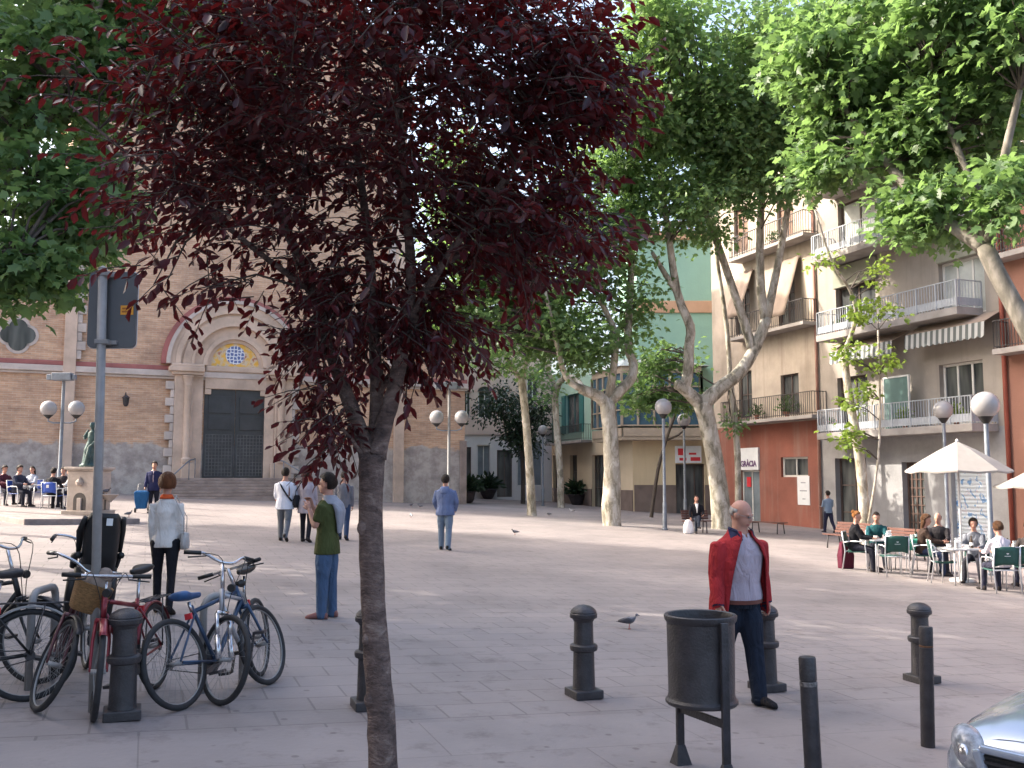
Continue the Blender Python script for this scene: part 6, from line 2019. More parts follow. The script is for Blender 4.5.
def bicycle(label, rear, front, lean, steer=0.0, frame='red_frame', style='diamond', saddle='black', fenders=None, basket=False, rack=False, bars='flat', child=False, seat_h=.93, bar_h=1.02, susp=False, bag=None):
    rear, front = Vector(rear), Vector(front)
    d = front - rear
    hd = math.atan2(d.y, d.x)
    mid = rear.lerp(front, .45)
    mid.z = gz(mid.x, mid.y)
    root = empty('bicycle', mid, hd, label, 'bicycle', 'bicycles parked by the road sign', rx=lean, ry=-math.atan2(gz(front.x, front.y) - gz(rear.x, rear.y), max(.3, math.hypot(d.x, d.y))))
    R_ = .335
    I = Matrix.Identity(3)
    rh, fh = Vector((-.47, 0, R_)), Vector((.57, 0, R_))
    bb = Vector((-.03, 0, .285))
    st = Vector((-.20, 0, .74))
    hb, ht = Vector((.395, 0, .70)), Vector((.355, 0, .82))
    axis = (ht - hb).normalized()
    S = Matrix.Rotation(steer, 3, axis)
    def sp(v): return hb + S @ (Vector(v) - hb)
    fm = M[frame]
    mb = MB()
    if style == 'step':
        mb.tube([bb, Vector((.12, 0, .38)), Vector((.30, 0, .58)), hb.lerp(ht, .2)], .022, 8)
        mb.tube([bb.lerp(st, .35), Vector((.14, 0, .50)), hb.lerp(ht, .6)], .016, 8)
    else:
        mb.tube([bb, hb.lerp(ht, .15)], .021, 8); mb.tube([st + Vector((.01, 0, -.05)), hb.lerp(ht, .8)], .017, 8)
    mb.tube([bb, st], .016, 8); mb.tube([hb - axis * .02, ht + axis * .02], .022, 8)
    for s in (-1, 1):
        mb.tube([bb + Vector((0, s * .03, 0)), rh + Vector((.02, s * .06, 0))], .010, 6)
        mb.tube([st + Vector((.005, s * .018, -.07)), rh + Vector((.0, s * .06, .01))], .009, 6)
    mb.build('frame', fm, root)
    mb = MB()
    fk = Vector((.43, 0, .66))
    for s in (-1, 1):
        y = s * .055
        if susp:
            mb.tube([sp((.43, y, .66)), sp((.49, y, .50))], .018, 8); mb.tube([sp((.49, y, .50)), sp((.57, y, R_))], .024, 8)
        else:
            mb.tube([sp((.41, y * .8, .665)), sp((.47, y, .52)), sp((.525, y, .40)), sp((.57, y, R_))], [.013, .013, .011, .009], 6)
    mb.tube([sp((.415, -.05, .665)), sp((.415, .05, .665))], .018, 6)
    mb.build('fork', M['chrome'] if susp else fm, root)
    wheel_mesh(root, rh, I)
    wheel_mesh(root, sp(fh), S)
    if fenders:
        fender(root, rh, I, R_, .2, 2.75, M[fenders]); fender(root, sp(fh), S, R_, .9, 2.8, M[fenders])
    # saddle
    sb = Vector((st.x - .05 * (seat_h - .74) / .2, 0, seat_h))
    mb = MB(); mb.tube([st - Vector((0, 0, .05)), sb - Vector((0, 0, .05))], .0135, 8); mb.build('seat_post', M['chrome'], root)
    mb = MB()
    rings = []
    for x, w, h in ((-.14, .03, .02), (-.13, .075, .045), (-.07, .082, .055), (0, .05, .045), (.07, .026, .035), (.13, .02, .03), (.145, .008, .012)):
        rings.append([sb + Vector((x, math.cos(2 * PI * k / 12) * w, math.sin(2 * PI * k / 12) * h * (.5 if math.sin(2 * PI * k / 12) > 0 else .9) + (.012 if x < -.05 else 0))) for k in range(12)])
    mb.loft(rings); mb.build('saddle', M[saddle] if saddle in M else saddle, root)
    # bars
    mb = MB()
    top = ht + axis * (bar_h - ht.z)
    mb.tube([ht, top], .014, 8)
    if bars == 'flat':
        pts = [(.02, -.29, .0), (.05, -.14, .0), (.06, 0, .0), (.05, .14, .0), (.02, .29, .0)]
    elif bars == 'rise':
        pts = [(-.06, -.30, .04), (.0, -.18, .05), (.06, -.06, .0), (.06, .06, .0), (.0, .18, .05), (-.06, .30, .04)]
    else:
        pts = [(-.16, -.27, .02), (-.02, -.25, .05), (.06, -.12, .04), (.06, 0, .0), (.06, .12, .04), (-.02, .25, .05), (-.16, .27, .02)]
    P_ = [sp(top + Vector(q)) for q in pts]
    sm, _ = smooth_path(P_, [.012] * len(P_), 3)
    mb.tube(sm, .0115, 8)
    hbar = mb.build('handlebar', M['chrome'], root)
    for k in (0, -1):
        a, b = P_[k], P_[1 if k == 0 else -2]
        mb = MB(); mb.tube([a - (b - a).normalized() * .01, a.lerp(b, min(1, .12 / (b - a).length))], .0165, 8); mb.build('grip', M['black'], hbar)
        mb = MB(); q = a.lerp(b, min(1, .15 / (b - a).length)); mb.tube([q, q + S @ Vector((.05, 0, -.02)), a + S @ Vector((.055, 0, -.035))], .006, 5); mb.build('brake_lever', M['black'], hbar)
    mb = MB()
    for s in (-1, 1):
        q = P_[1 if s < 0 else -2]
        sm2, r2 = smooth_path([q, sp(top + Vector((.16, s * .10, .02))), sp((.44, s * .03, .80)), sp((.45, s * .02, .64))], [.0035] * 4, 4)
        mb.tube(sm2, .0035, 4)
    mb.build('cables', M['black'], root)
    # drive
    mb = MB()
    mb.tube([bb + Vector((0, -.07, 0)), bb + Vector((0, .07, 0))], .018, 8)
    mb.lathe([(.0, -.052), (.09, -.052), (.093, -.049), (.09, -.046), (.0, -.046)], bb, 22, Matrix.Rotation(PI / 2, 3, 'X'))
    ca = random.uniform(0, PI)
    for s in (-1, 1):
        e = bb + Vector((math.cos(ca) * .165 * s, s * .075, math.sin(ca) * .165 * s))
        mb.bar(bb + Vector((0, s * .07, 0)), e, .02, .012)
        mb.box(e + Vector((0, s * .05, 0)), (.09, .09, .022))
    mb.build('crank_and_pedals', M['iron'], root)
    mb = MB(); mb.tube([bb + Vector((0, .05, .09)), rh + Vector((0, .05, .035))], .004, 4); mb.tube([bb + Vector((0, .05, -.09)), rh + Vector((0, .05, -.035))], .004, 4); mb.lathe([(0, .045), (.038, .045), (.038, .052), (0, .052)], rh, 14, Matrix.Rotation(-PI / 2, 3, 'X'))
    mb.build('chain', M['iron'], root)
    if rack:
        mb = MB()
        for y in (-.06, 0, .06): mb.tube([(-.20, y, .71), (-.72, y, .71)], .006, 6)
        for x in (-.25, -.45, -.70): mb.tube([(x, -.06, .71), (x, .06, .71)], .006, 6)
        for s in (-1, 1): mb.tube([(-.47, s * .07, R_), (-.55, s * .06, .71)], .006, 6)
        mb.build('rack', M['iron'], root)
    if basket:
        bm_ = MB()
        c = sp((.62, 0, .86))
        rings = []
        for z, w, l in ((-.11, .09, .07), (-.10, .10, .08), (.0, .12, .095), (.09, .135, .11), (.10, .14, .115), (.09, .128, .10), (.0, .11, .085), (-.09, .092, .07)):
            rings.append([c + S @ Vector((math.copysign(abs(math.cos(2 * PI * k / 24)) ** .6, math.cos(2 * PI * k / 24)) * l, math.copysign(abs(math.sin(2 * PI * k / 24)) ** .6, math.sin(2 * PI * k / 24)) * w, z)) for k in range(24)])
        bm_.loft(rings); bm_.build('basket', M['wicker'], root)
    if bag:
        b_ = MB(); c = sp((.62, 0, .98)); b_.ell(c + Vector((0, 0, -.02)), (.09, .11, .09), None, 14, 10); b_.ell(c + Vector((.02, .04, .05)), (.06, .06, .06), None, 10, 8)
        b_.build('cloth_bundle', cl(bag), root)
    # lights, reflector, lock
    mb = MB(); mb.lathe([(.0, 0), (.03, .0), (.034, .02), (.018, .07), (0, .075)], sp((.47, 0, .86)), 12, Matrix.Rotation(-PI / 2, 3, 'Y')); mb.build('front_lamp', M['black'], root)
    mb = MB(); mb.box((-.245, 0, .66), (.02, .06, .045)); mb.build('rear_reflector', M['red_ink'], root)
    if child:
        # a child's seat bolted over the rear wheel
        cs = MB()
        rings = []
        for z, w, dp, x in ((.70, .13, .14, -.48), (.78, .17, .16, -.50), (.86, .175, .17, -.52)):
            rings.append([Vector((x + dp * math.cos(2 * PI * k / 20), w * math.sin(2 * PI * k / 20), z)) for k in range(20)])
        cs.loft(rings)
        back = []
        for z, w, x in ((.80, .135, -.68), (1.0, .145, -.71), (1.18, .145, -.735), (1.30, .135, -.755), (1.34, .11, -.762)):
            back.append([Vector((x + .03 * math.sin(2 * PI * k / 20) + .07 * abs(math.cos(2 * PI * k / 20)) ** 4, w * math.copysign(abs(math.cos(2 * PI * k / 20)) ** .55, math.cos(2 * PI * k / 20)), z)) for k in range(20)])
        cs.loft(back)
        for s in (-1, 1):
            cs.tube([(-.40, s * .15, .80), (-.36, s * .16, .60), (-.30, s * .16, .42)], [.055, .05, .04], 8)
            cs.tube([(-.66, s * .17, .98), (-.50, s * .18, .96), (-.42, s * .17, .86)], [.03, .03, .03], 8)
            cs.tube([(-.72, s * .155, 1.30), (-.60, s * .165, 1.18), (-.60, s * .165, 1.0)], [.02, .035, .02], 8)
        so = cs.build('child_seat', M['black'], root)
        mb = MB(); mb.box((-.79, -.03, 1.27), (.01, .05, .06)); mb.build('white_tag', M['paper'], so)
        mb = MB(); mb.tube([(-.20, 0, .62), (-.45, 0, .69), (-.70, 0, .70)], .014, 8); mb.build('seat_bracket', M['steel'], root)
    return root


def G(px, py): return gnd(px, py)


bicycle('blue bicycle leaning on the hoop stand with its wheel toward the viewer', G(176, 712), G(276, 683), R(-15), R(6), 'blue_frame', saddle=pm('blue_saddle', (0.03, 0.09, 0.22), .5), bars='flat', seat_h=.82, bar_h=1.0)
bicycle('silver mountain bicycle whose front wheel is turned broadside by the stand', G(262, 676), G(222, 706), R(7), R(50), 'grey_frame', bars='rise', susp=True, bar_h=1.06)
bicycle('red bicycle with red mudguards standing against the domed bollard', G(152, 691), G(103, 718), R(5), R(27), 'red_frame', fenders='red_frame', bars='flat', seat_h=.96, bar_h=.98, rack=True)
bicycle('maroon step through bicycle with a wicker basket in front of the sign post', G(48, 684), G(38, 705), R(-17), R(18), 'maroon_frame', 'step', fenders='iron', basket=True, bars='city', bag=(0.25, 0.20, 0.17), bar_h=1.0)
bicycle('black bicycle cut by the frame edge with a silver mudguard and rear rack', G(8, 703), G(-120, 712), R(4), 0, 'black', fenders='steel', rack=True, bars='city', saddle='iron')
bicycle('dark bicycle with wide chrome handlebars behind the black one', G(-55, 668), G(36, 684), R(6), R(14), 'black', bars='rise', bar_h=1.08, fenders='iron')
bicycle('black bicycle carrying a dark child seat over its rear wheel', G(88, 672), gpx(66, 9.7), R(3), R(-10), 'iron', child=True, fenders='iron', bars='city')


# ------------------------------------------------------------------ cafe furniture
def chair_proto(back, frame, cat_label, group, name='cafe_chair'):
    root = empty(name, (0, 0, 0), 0, cat_label, 'chair', group)
    fm = M[frame]
    mb = MB()     # bent seat cloth
    w = .235
    vs = [(-w, -.22, .452), (w, -.22, .452), (-w, -.1, .435), (w, -.1, .435), (-w, .1, .43), (w, .1, .43), (-w, .20, .445), (w, .20, .445)]
    mb.add(vs, [(0, 1, 3, 2), (2, 3, 5, 4), (4, 5, 7, 6)], True); so = mb.build('seat', M[back], root)
    so.modifiers.new('t', 'SOLIDIFY').thickness = .015
    mb = MB()
    vs = []
    for z, y in ((.54, .235), (.60, .245), (.80, .275), (.86, .28)):
        for x, dy in ((-w - .005, 0), (-.1, .03), (.1, .03), (w + .005, 0)): vs.append((x, y + dy, z - (.04 if z < .55 and abs(x) > .2 else 0) + (0.02 if z > .85 and abs(x) < .2 else 0)))
    mb.add(vs, [(r * 4 + k, r * 4 + k + 1, (r + 1) * 4 + k + 1, (r + 1) * 4 + k) for r in range(3) for k in range(3)], True); bo = mb.build('backrest', M[back], root)
    bo.modifiers.new('t', 'SOLIDIFY').thickness = .012
    if back == 'green_plastic':
        # small pale emblem printed on the back of each chair (too blurred to read)
        mb = MB()
        mb.lathe([(.0, 0), (.028, 0), (.028, .002), (0, .002)], (0, .297, .765), 12, Matrix.Rotation(-PI / 2, 3, 'X'))
        for i, wd in enumerate((.05, .035)): mb.box((-.0 + .0 * i, .292 - .008 * i, .705 - .022 * i), (wd * 2.4, .004, .010))
        mb.build('printed_emblem', M['alu'], bo)
    else:
        mb = MB(); mb.box((.03, .302, .745), (.09, .004, .10)); mb.build('printed_emblem', M['paper'], bo)
    for s in (-1, 1):
        mb = MB(); mb.tube([(s * .25, -.25, 0), (s * .25, -.22, .45), (s * .255, -.20, .62), (s * .255, -.16, .665), (s * .255, .10, .67)], .0135, 8); mb.tube([(s * .255, .10, .67), (s * .25, .25, .64)], .0135, 8); mb.build('leg', fm, root)
        mb = MB(); mb.tube([(s * .25, .30, 0), (s * .248, .225, .45), (s * .248, .25, .62), (s * .248, .285, .87)], .0135, 8); mb.build('leg', fm, root)
    for a_, b_ in (((-.248, .286, .87), (.248, .286, .87)), ((-.25, -.215, .44), (.25, -.215, .44)), ((-.25, .215, .435), (.25, .215, .435))):
        mb = MB(); mb.tube([a_, b_], .0125, 8); mb.build('cross_rail', fm, root)
    return root


def placed(proto, used, loc, rz, label):
    o = proto if not used else copy_tree(proto)
    used.append(1)
    o.location = loc; o.rotation_euler.z = rz; o['label'] = label
    return o


gch, gu = chair_proto('green_plastic', 'alu', 'x', 'green cafe chairs on the terrace'), []
bch, bu = chair_proto('blue_plastic', 'white_paint', 'x', 'blue chairs by the church wall'), []


def table(loc, label, top='alu', w=.68, cloth=None, group=None):
    root = empty('cafe_table', loc, random.uniform(-.1, .1), label, 'table', group)
    mb = MB(); mb.box((0, 0, .725), (w, w, .03)); mb.build('tabletop', M[top], root, bevel=.01)
    for sx in (-1, 1):
        for sy in (-1, 1):
            mb = MB(); mb.tube([(sx * .27, sy * .27, 0), (sx * .25, sy * .25, .71)], .014, 8); mb.build('leg', M['alu'], root)
    if cloth:
        c = MB()
        n = 32
        rings = []
        for z, k, wv in ((.748, .985, 0), (.744, 1.03, 0), (.70, 1.05, .01), (.56, 1.08, .03), (.50, 1.09, .035)):
            r = []
            for i in range(n):
                a = 2 * PI * i / n
                m = max(abs(math.cos(a)), abs(math.sin(a)))
                q = w / 2 / m * k + wv * math.cos(9 * a)
                r.append(Vector((q * math.cos(a), q * math.sin(a), z)))
            rings.append(r)
        c.loft(rings, cap=False); c.add(rings[0], [tuple(range(n))])
        o = c.build('tablecloth', M[cloth]); o.location = loc; tag(o, 'green cloth draped over a cafe table', 'tablecloth')
    return root


TG = 'cafe tables under the plane trees'
t1 = gpx(884, 22.4); t2 = gpx(912, 23.2); t3 = gpx(962, 20.2); t4 = gpx(1022, 20.4)
table(t1, 'metal cafe table between the woman with tied hair and the man in teal', group=TG)
table(t2, 'metal cafe table hidden under a green cloth', cloth='green_cloth', group=TG)
table(t3, 'metal cafe table beside the parasol pole', group=TG)
table(t4, 'metal cafe table cut by the frame edge', group=TG)


M['bottle'] = pm('brown_bottle', (0.05, 0.03, 0.015), .15, 0, .1, 10)


def cup(tl, dx, dy, label, kind='cup'):
    o = empty(kind, tl + Vector((dx, dy, .742)), 0, label, kind, 'crockery on the cafe tables')
    mb = MB()
    if kind == 'cup':
        mb.lathe([(.0, .0), (.075, .004), (.08, .012), (.03, .012), (.032, .02), (.045, .075), (.04, .075), (.028, .02), (0, .018)], (0, 0, 0), 14); mb.build('bowl', M['white_paint'], o)
        h = MB(); h.tube([(.042, 0, .06), (.068, 0, .055), (.062, 0, .03), (.036, 0, .03)], .006, 6); h.build('handle', M['white_paint'], o)
    elif kind == 'bottle':
        mb.lathe([(0, 0), (.032, 0), (.034, .01), (.034, .14), (.014, .19), (.013, .24), (0, .24)], (0, 0, 0), 14); mb.build('glass', M['bottle'], o)
        h = MB(); h.lathe([(.0352, .05), (.0352, .11)], (0, 0, 0), 14, cap=False); h.build('paper_band', M['paper'], o)
    elif kind == 'glass':
        mb.lathe([(0, 0), (.03, 0), (.036, .11), (.032, .11), (.027, .012), (0, .012)], (0, 0, 0), 14); mb.build('tumbler', M['globe'], o)
        h = MB(); h.lathe([(0, .013), (.029, .013), (.0315, .07), (0, .07)], (0, 0, 0), 12); h.build('drink', M['orange'], o)
    else:
        mb.box((0, 0, .07), (.11, .08, .14)); mb.build('holder', M['white_paint'], o, bevel=.01)
        h = MB(); h.hexa([Vector(q) for q in ((-.04, -.01, .141), (.04, -.01, .141), (.04, .01, .141), (-.04, .01, .141), (-.05, -.02, .2), (.05, -.03, .19), (.05, .0, .2), (-.05, .01, .19))]); h.build('napkin', M['paper'], o)
    return o


cup(t1, .1, -.1, 'white napkin holder on the table with the man in teal', 'napkin_holder')
cup(t1, -.15, .05, 'white cup nearest the woman with tied hair')
cup(t3, -.2, .1, 'white cup at the far side of the parasol table')
cup(t3, .05, -.2, 'white cup in front on the parasol table')
cup(t3, .0, .12, 'white napkin holder on the parasol table', 'napkin_holder')
cup(t1, .2, .15, 'brown bottle beside the man in teal', 'bottle')
cup(t1, -.05, -.22, 'glass of orange drink at the front of the table with the man in teal', 'glass')
cup(t2, .12, .0, 'brown bottle on the green tablecloth', 'bottle')
cup(t2, .0, -.15, 'glass of orange drink on the green tablecloth', 'glass')
cup(t3, .24, .02, 'brown bottle by the woman in grey', 'bottle')
cup(t3, -.12, -.1, 'glass of orange drink on the parasol table', 'glass')
cup(t4, -.2, .1, 'brown bottle on the table at the frame edge', 'bottle')
cup(t4, -.15, -.1, 'white napkin holder on the table at the frame edge', 'napkin_holder')

placed(gch, gu, gpx(858, 22.6), R(62), 'green chair in profile under the woman with tied hair')
placed(gch, gu, gpx(894, 21.5), R(178), 'empty green chair seen from behind at the cafe')
placed(gch, gu, gpx(878, 23.6), R(-20), 'green chair under the man in teal')
placed(gch, gu, gpx(926, 22.3), R(70), 'green chair under the woman with long brown hair')
placed(gch, gu, gpx(940, 23.3), R(-25), 'green chair under the bald man')
placed(gch, gu, gpx(945, 20.4), R(75), 'empty green chair left of the parasol pole')
placed(gch, gu, gpx(976, 20.9), R(-35), 'green chair under the woman in grey')
placed(gch, gu, gpx(1001, 19.0), R(183), 'green chair seen from behind under the woman in white')
placed(gch, gu, gpx(1031, 20.0), R(170), 'green chair cut by the frame edge')


def parasol(loc, tilt, label, H_=2.95, w=1.13, rim=2.33):
    root = empty('parasol', loc, R(20), label, 'parasol', 'cream parasols over the cafe')
    mb = MB(); mb.lathe([(.0, .0), (.26, 0), (.27, .03), (.24, .07), (.06, .09), (.05, .32), (.028, .33)], (0, 0, 0), 20); mb.build('base', M['white_paint'], root)
    mb = MB(); mb.tube([(0, 0, .3), (0, 0, H_ - .02)], .024, 10); mb.build('pole', M['white_paint'], root)
    mb = MB()
    n = 8
    rows = [(0, H_), (.35, H_ - .62 * .30), (.7, H_ - .62 * .66), (1.0, rim), (1.0, rim - .035)]
    vs = []
    for t, z in rows:
        for i in range(n * 2):
            a = PI / n * i
            rr = w * (1.0 if i % 2 == 0 else .95) * max(t, .01)
            sag = (.0 if i % 2 == 0 else -.03) * t
            vs.append((rr * math.cos(a), rr * math.sin(a), z + sag))
    m2 = n * 2
    mb.add(vs, [(r * m2 + i, r * m2 + (i + 1) % m2, (r + 1) * m2 + (i + 1) % m2, (r + 1) * m2 + i) for r in range(4) for i in range(m2)])
    cn = mb.build('canopy', M['canvas'], root); cn.modifiers.new('t', 'SOLIDIFY').thickness = .006
    mb = MB(); mb.lathe([(.03, H_), (.03, H_ + .03), (.0, H_ + .06)], (0, 0, 0), 10); mb.build('finial', M['white_paint'], root)
    for i in range(n):
        a = 2 * PI / n * i
        mb = MB(); mb.tube([(.03 * math.cos(a), .03 * math.sin(a), H_ - .07), (w * .97 * math.cos(a), w * .97 * math.sin(a), rim - .012)], .009, 5); mb.build('rib', M['alu'], root)


parasol(gpx(963, 20.9), 0, 'open cream parasol on a white pole between the two cafe lamps', w=1.06)
parasol(gpx(1062, 19.5), 0, 'open cream parasol whose edge enters at the frame border', H_=2.62, rim=2.08)


def bench(loc, rz, label, L_=1.9, back=True):
    root = empty('bench', loc, rz, label, 'bench', 'wooden benches round the square')
    wd = M['wood_red']
    mb = MB()
    for i in range(5): mb.box((0, -.22 + i * .095, .44 - .004 * i), (L_, .08, .035))
    mb.build('seat', wd, root, bevel=.006)
    if back:
        mb = MB()
        for i in range(4): mb.box((0, .23 + .035 * i, .52 + .085 * i), (L_, .03, .075))
        mb.build('backrest', wd, root, bevel=.006)
    for s in (-1, 1):
        x = s * (L_ / 2 - .2)
        mb = MB(); mb.tube([(x, -.24, 0), (x, -.20, .40), (x, .2, .40), (x, .27, 0)], .022, 8)
        if back: mb.tube([(x, .2, .42), (x, .26, .52), (x, .37, .82)], .02, 8)
        mb.build('leg', M['iron'], root)
    return root


FA = math.atan2(RD.y, RD.x)          # along the house fronts
bench(gpx(850, 30.0), FA + PI, 'red brown slatted bench farther from the parasol, beside the walking man')
bench(gpx(897, 27.2), FA + PI, 'red brown slatted bench behind the cafe table with the green cloth')
bench(gpx(768, 38), FA + PI + .4, 'short bench by the red house shop window', 1.5, False)
bench(gpx(697, 36), R(6), 'bench under the seated man in the black jacket', 1.0)

# ------------------------------------------------------------------ people on the square
A0 = (0.05, 0.08, 0.12, 0.0)
pr = lambda px, py: gnd(px, py)

# man in the red jacket
root, J, C, s, hp, HM, up, fw = person('elderly balding man in an open red jacket walking past the litter bin', gnd(741, 703), R(24), 1.70, hair=('bald', 'grey'), top=((0.37, 0.32, 0.37), 0), bottom=((0.014, 0.02, 0.034), 1.3), shoes=(0.02, 0.018, 0.02),
       legs=((0.17, 0.04, 0.02), (-0.22, 0.36, 0.02)), arms=((-0.16, 0.18, 0.25, 0.0), (0.06, 0.20, 0.22, 0.0)), lean=0.06, head=(R(30), R(15)), build=1.24, vox=.010, eyes=True, scale_top=1.0, hem=-.045, under=.82)
X = Vector((1, 0, 0))
jk, lin = MB(), MB()
prof = [(-.15, .250, .185, 52), (-.12, .256, .190, 52), (-.03, .250, .188, 50), (.08, .240, .182, 48), (.2, .238, .180, 44), (.32, .240, .176, 37), (.42, .224, .154, 30), (.462, .206, .138, 27), (.497, .150, .115, 25), (.53, .115, .102, 26), (.565, .094, .098, 34)]
def jrings(k):
    out = []
    for h, rx, ry, gap in prof:
        c = C + up * (h * s)
        g0 = R(gap); n = 30
        rr = []
        for i in range(n + 1):
            a = g0 + (2 * PI - 2 * g0) * i / n           # 0 = straight ahead
            wob = 1 + .02 * math.sin(6 * a + h * 9) + .012 * math.sin(13 * a - h * 21)
            flare = 1 + .10 * math.exp(-((a - g0) / .25) ** 2) + .10 * math.exp(-((2 * PI - g0 - a) / .25) ** 2)
            rr.append(c + X * (math.sin(a) * rx * s * 1.08 * wob * k) + fw * (math.cos(a) * ry * s * 1.10 * wob * flare * k))
        out.append(rr)
    return out
def strip(mb, rings):
    n = len(rings[0])
    mb.add([p for r in rings for p in r], [(i * n + j, i * n + j + 1, (i + 1) * n + j + 1, (i + 1) * n + j) for i in range(len(rings) - 1) for j in range(n - 1)], True)
strip(jk, jrings(1.0))
RED = cloth('red_jacket', (0.30, 0.024, 0.028), .18, .9)
NAVY = cloth('navy_lining', (0.022, 0.026, 0.06), .15, .4)
jo = jk.build('jacket', RED, root, fix=False)
jo.modifiers.new('t', 'SOLIDIFY').thickness = .012
strip(lin, jrings(.955)); lo_ = lin.build('jacket_lining', NAVY, root, fix=False)
sl_ = MB()
for n in 'LR':
    sh, el, wr, d2 = J[n]
    sh2 = sh - Vector((0, 0, .0))
    limb(sl_, [sh2 - up * .03 * s, sh.lerp(el, .5), el], [.088 * s, .085 * s, .074 * s], ext=.3)
    limb(sl_, [el, el.lerp(wr, .45), wr + d2 * .012], [.070 * s, .068 * s, .054 * s])
mesh_obj('sleeves', remesh(sl_, .010, 3, 'sleeves'), RED, root)
cf = MB()
for n in 'LR':
    sh, el, wr, d2 = J[n]
    cf.tube([wr + d2 * -.02, wr + d2 * .022], [.052 * s, .05 * s], 14)
cf.build('cuffs', NAVY, root)
co = MB()
for sg in (-1, 1):        # stand collar folded open, and the shirt collar under it
    co.hexa([Vector(q) for q in [C + up * .50 * s + X * sg * .135 * s + fw * .06 * s, C + up * .50 * s + X * sg * .055 * s + fw * .125 * s, C + up * .485 * s + X * sg * .06 * s + fw * .135 * s, C + up * .485 * s + X * sg * .145 * s + fw * .07 * s,
                                 C + up * .60 * s + X * sg * .10 * s - fw * .03 * s, C + up * .575 * s + X * sg * .075 * s + fw * .07 * s, C + up * .565 * s + X * sg * .09 * s + fw * .08 * s, C + up * .58 * s + X * sg * .115 * s - fw * .02 * s]])
co.build('jacket_collar', NAVY, root, bevel=.006)
sc = MB()
for sg in (-1, 1):
    sc.hexa([Vector(q) for q in [C + up * .535 * s + X * sg * .08 * s + fw * .02 * s, C + up * .49 * s + X * sg * .005 * s + fw * .115 * s, C + up * .475 * s + X * sg * .03 * s + fw * .12 * s, C + up * .52 * s + X * sg * .09 * s + fw * .03 * s,
                                 C + up * .57 * s + X * sg * .065 * s + fw * .01 * s, C + up * .535 * s + X * sg * .010 * s + fw * .09 * s, C + up * .53 * s + X * sg * .03 * s + fw * .10 * s, C + up * .565 * s + X * sg * .075 * s + fw * .015 * s]])
sc.build('shirt_collar', cl((0.40, 0.36, 0.41)), root, bevel=.004)
be = MB(); be.loft([ring(C + up * (h * s), X, fw, rx * s * 1.24, ry * s * 1.24) for h, rx, ry in ((-.055, .184, .140), (-.02, .186, .142))], cap=False); be.build('belt', pm('brown_belt', (0.11, 0.03, 0.022), .5), root)
pl_ = MB(); pl_.tube([C + up * (h * s) + fw * d * s for h, d in ((.46, .128), (.36, .156), (.2, .152), (.05, .152), (-.03, .158))], .008, 6); pl_.build('button_band', cl((0.37, 0.32, 0.37)), root)
gl_ = MB()
for sg in (-1, 1):
    ring_ = [hp(sg * .034 + .024 * math.cos(2 * PI * i / 12), -.098, .002 + .018 * math.sin(2 * PI * i / 12)) for i in range(13)]
    gl_.tube(ring_, .0018, 4); gl_.tube([hp(sg * .058, -.096, .006), hp(sg * .080, -.02, .008), hp(sg * .080, .02, .0)], .0018, 4)
gl_.tube([hp(-.010, -.100, .004), hp(.010, -.100, .004)], .0018, 4)
gl_.build('glasses', M['steel'], root)

# woman in white, walking away
root, J, C, s, hp, HM, up, fw = person('woman in a white knit top and black trousers walking away, orange scarf', gnd(163, 614), R(188), 1.63, hair=('bob', 'auburn'), top=((0.62, 0.58, 0.54), 2), bottom=((0.012, 0.012, 0.016), .86), legs=((0.14, 0.04, 0.02), (-0.12, 0.16, 0.02)),
       arms=((0.0, 0.05, 0.22, 0.08), (0.02, 0.07, 0.30, 0.1)), female=True, hem=-.10, build=.93, scale_top=.95, shoes=(0.015, 0.012, 0.012))
sc = MB(); sc.loft([ring(C + up * (h * s), X, fw, rx * s, ry * s, 16) for h, rx, ry in ((.515, .09, .082), (.535, .085, .082), (.565, .07, .075), (.572, .06, .065))]); sc.build('scarf', cl((0.62, 0.10, 0.03)), root)
strap_bag(root, C, s, -1, (0.42, 0.40, 0.38), (.22, .20), 'pale shoulder bag on a dark strap carried by the woman in white', z=-.02)

# man in the green tee, side on
root, J, C, s, hp, HM, up, fw = person('man in an olive green tee and jeans standing with a hand at his mouth', gnd(326, 618), R(-100), 1.72, hair=('short', 'dark'), top=((0.055, 0.065, 0.022), 1), bottom=((0.06, 0.10, 0.175), 1.22), shoes=(0.22, 0.10, 0.09), legs=((0.04, 0.04, 0.04), (-0.03, 0.02, 0.04)),
       arms=((0.30, 0.06, 2.35, 0.35), (0.62, 0.05, 2.1, 0.35)), hem=-.15, build=1.0, eyes=True, scale_top=1.05, curl=.7)
sc = MB(); sc.loft([ring(C + up * (h * s) - fw * y * s, X, fw, rx * s, ry * s, 16) for h, y, rx, ry in ((.46, .06, .16, .10), (.50, .05, .14, .10), (.545, .03, .105, .09), (.57, .02, .085, .08))])
sc.loft([ring(C + up * (h * s) - fw * y * s, X, fw, rx * s, ry * s, 14) for h, y, rx, ry in ((.10, .15, .05, .02), (.22, .165, .10, .035), (.38, .16, .14, .055), (.47, .125, .135, .06), (.52, .09, .10, .05))])
mesh_obj('hood', remesh(sc, .014, 2, 'hood'), cl((0.26, 0.27, 0.31)), root)

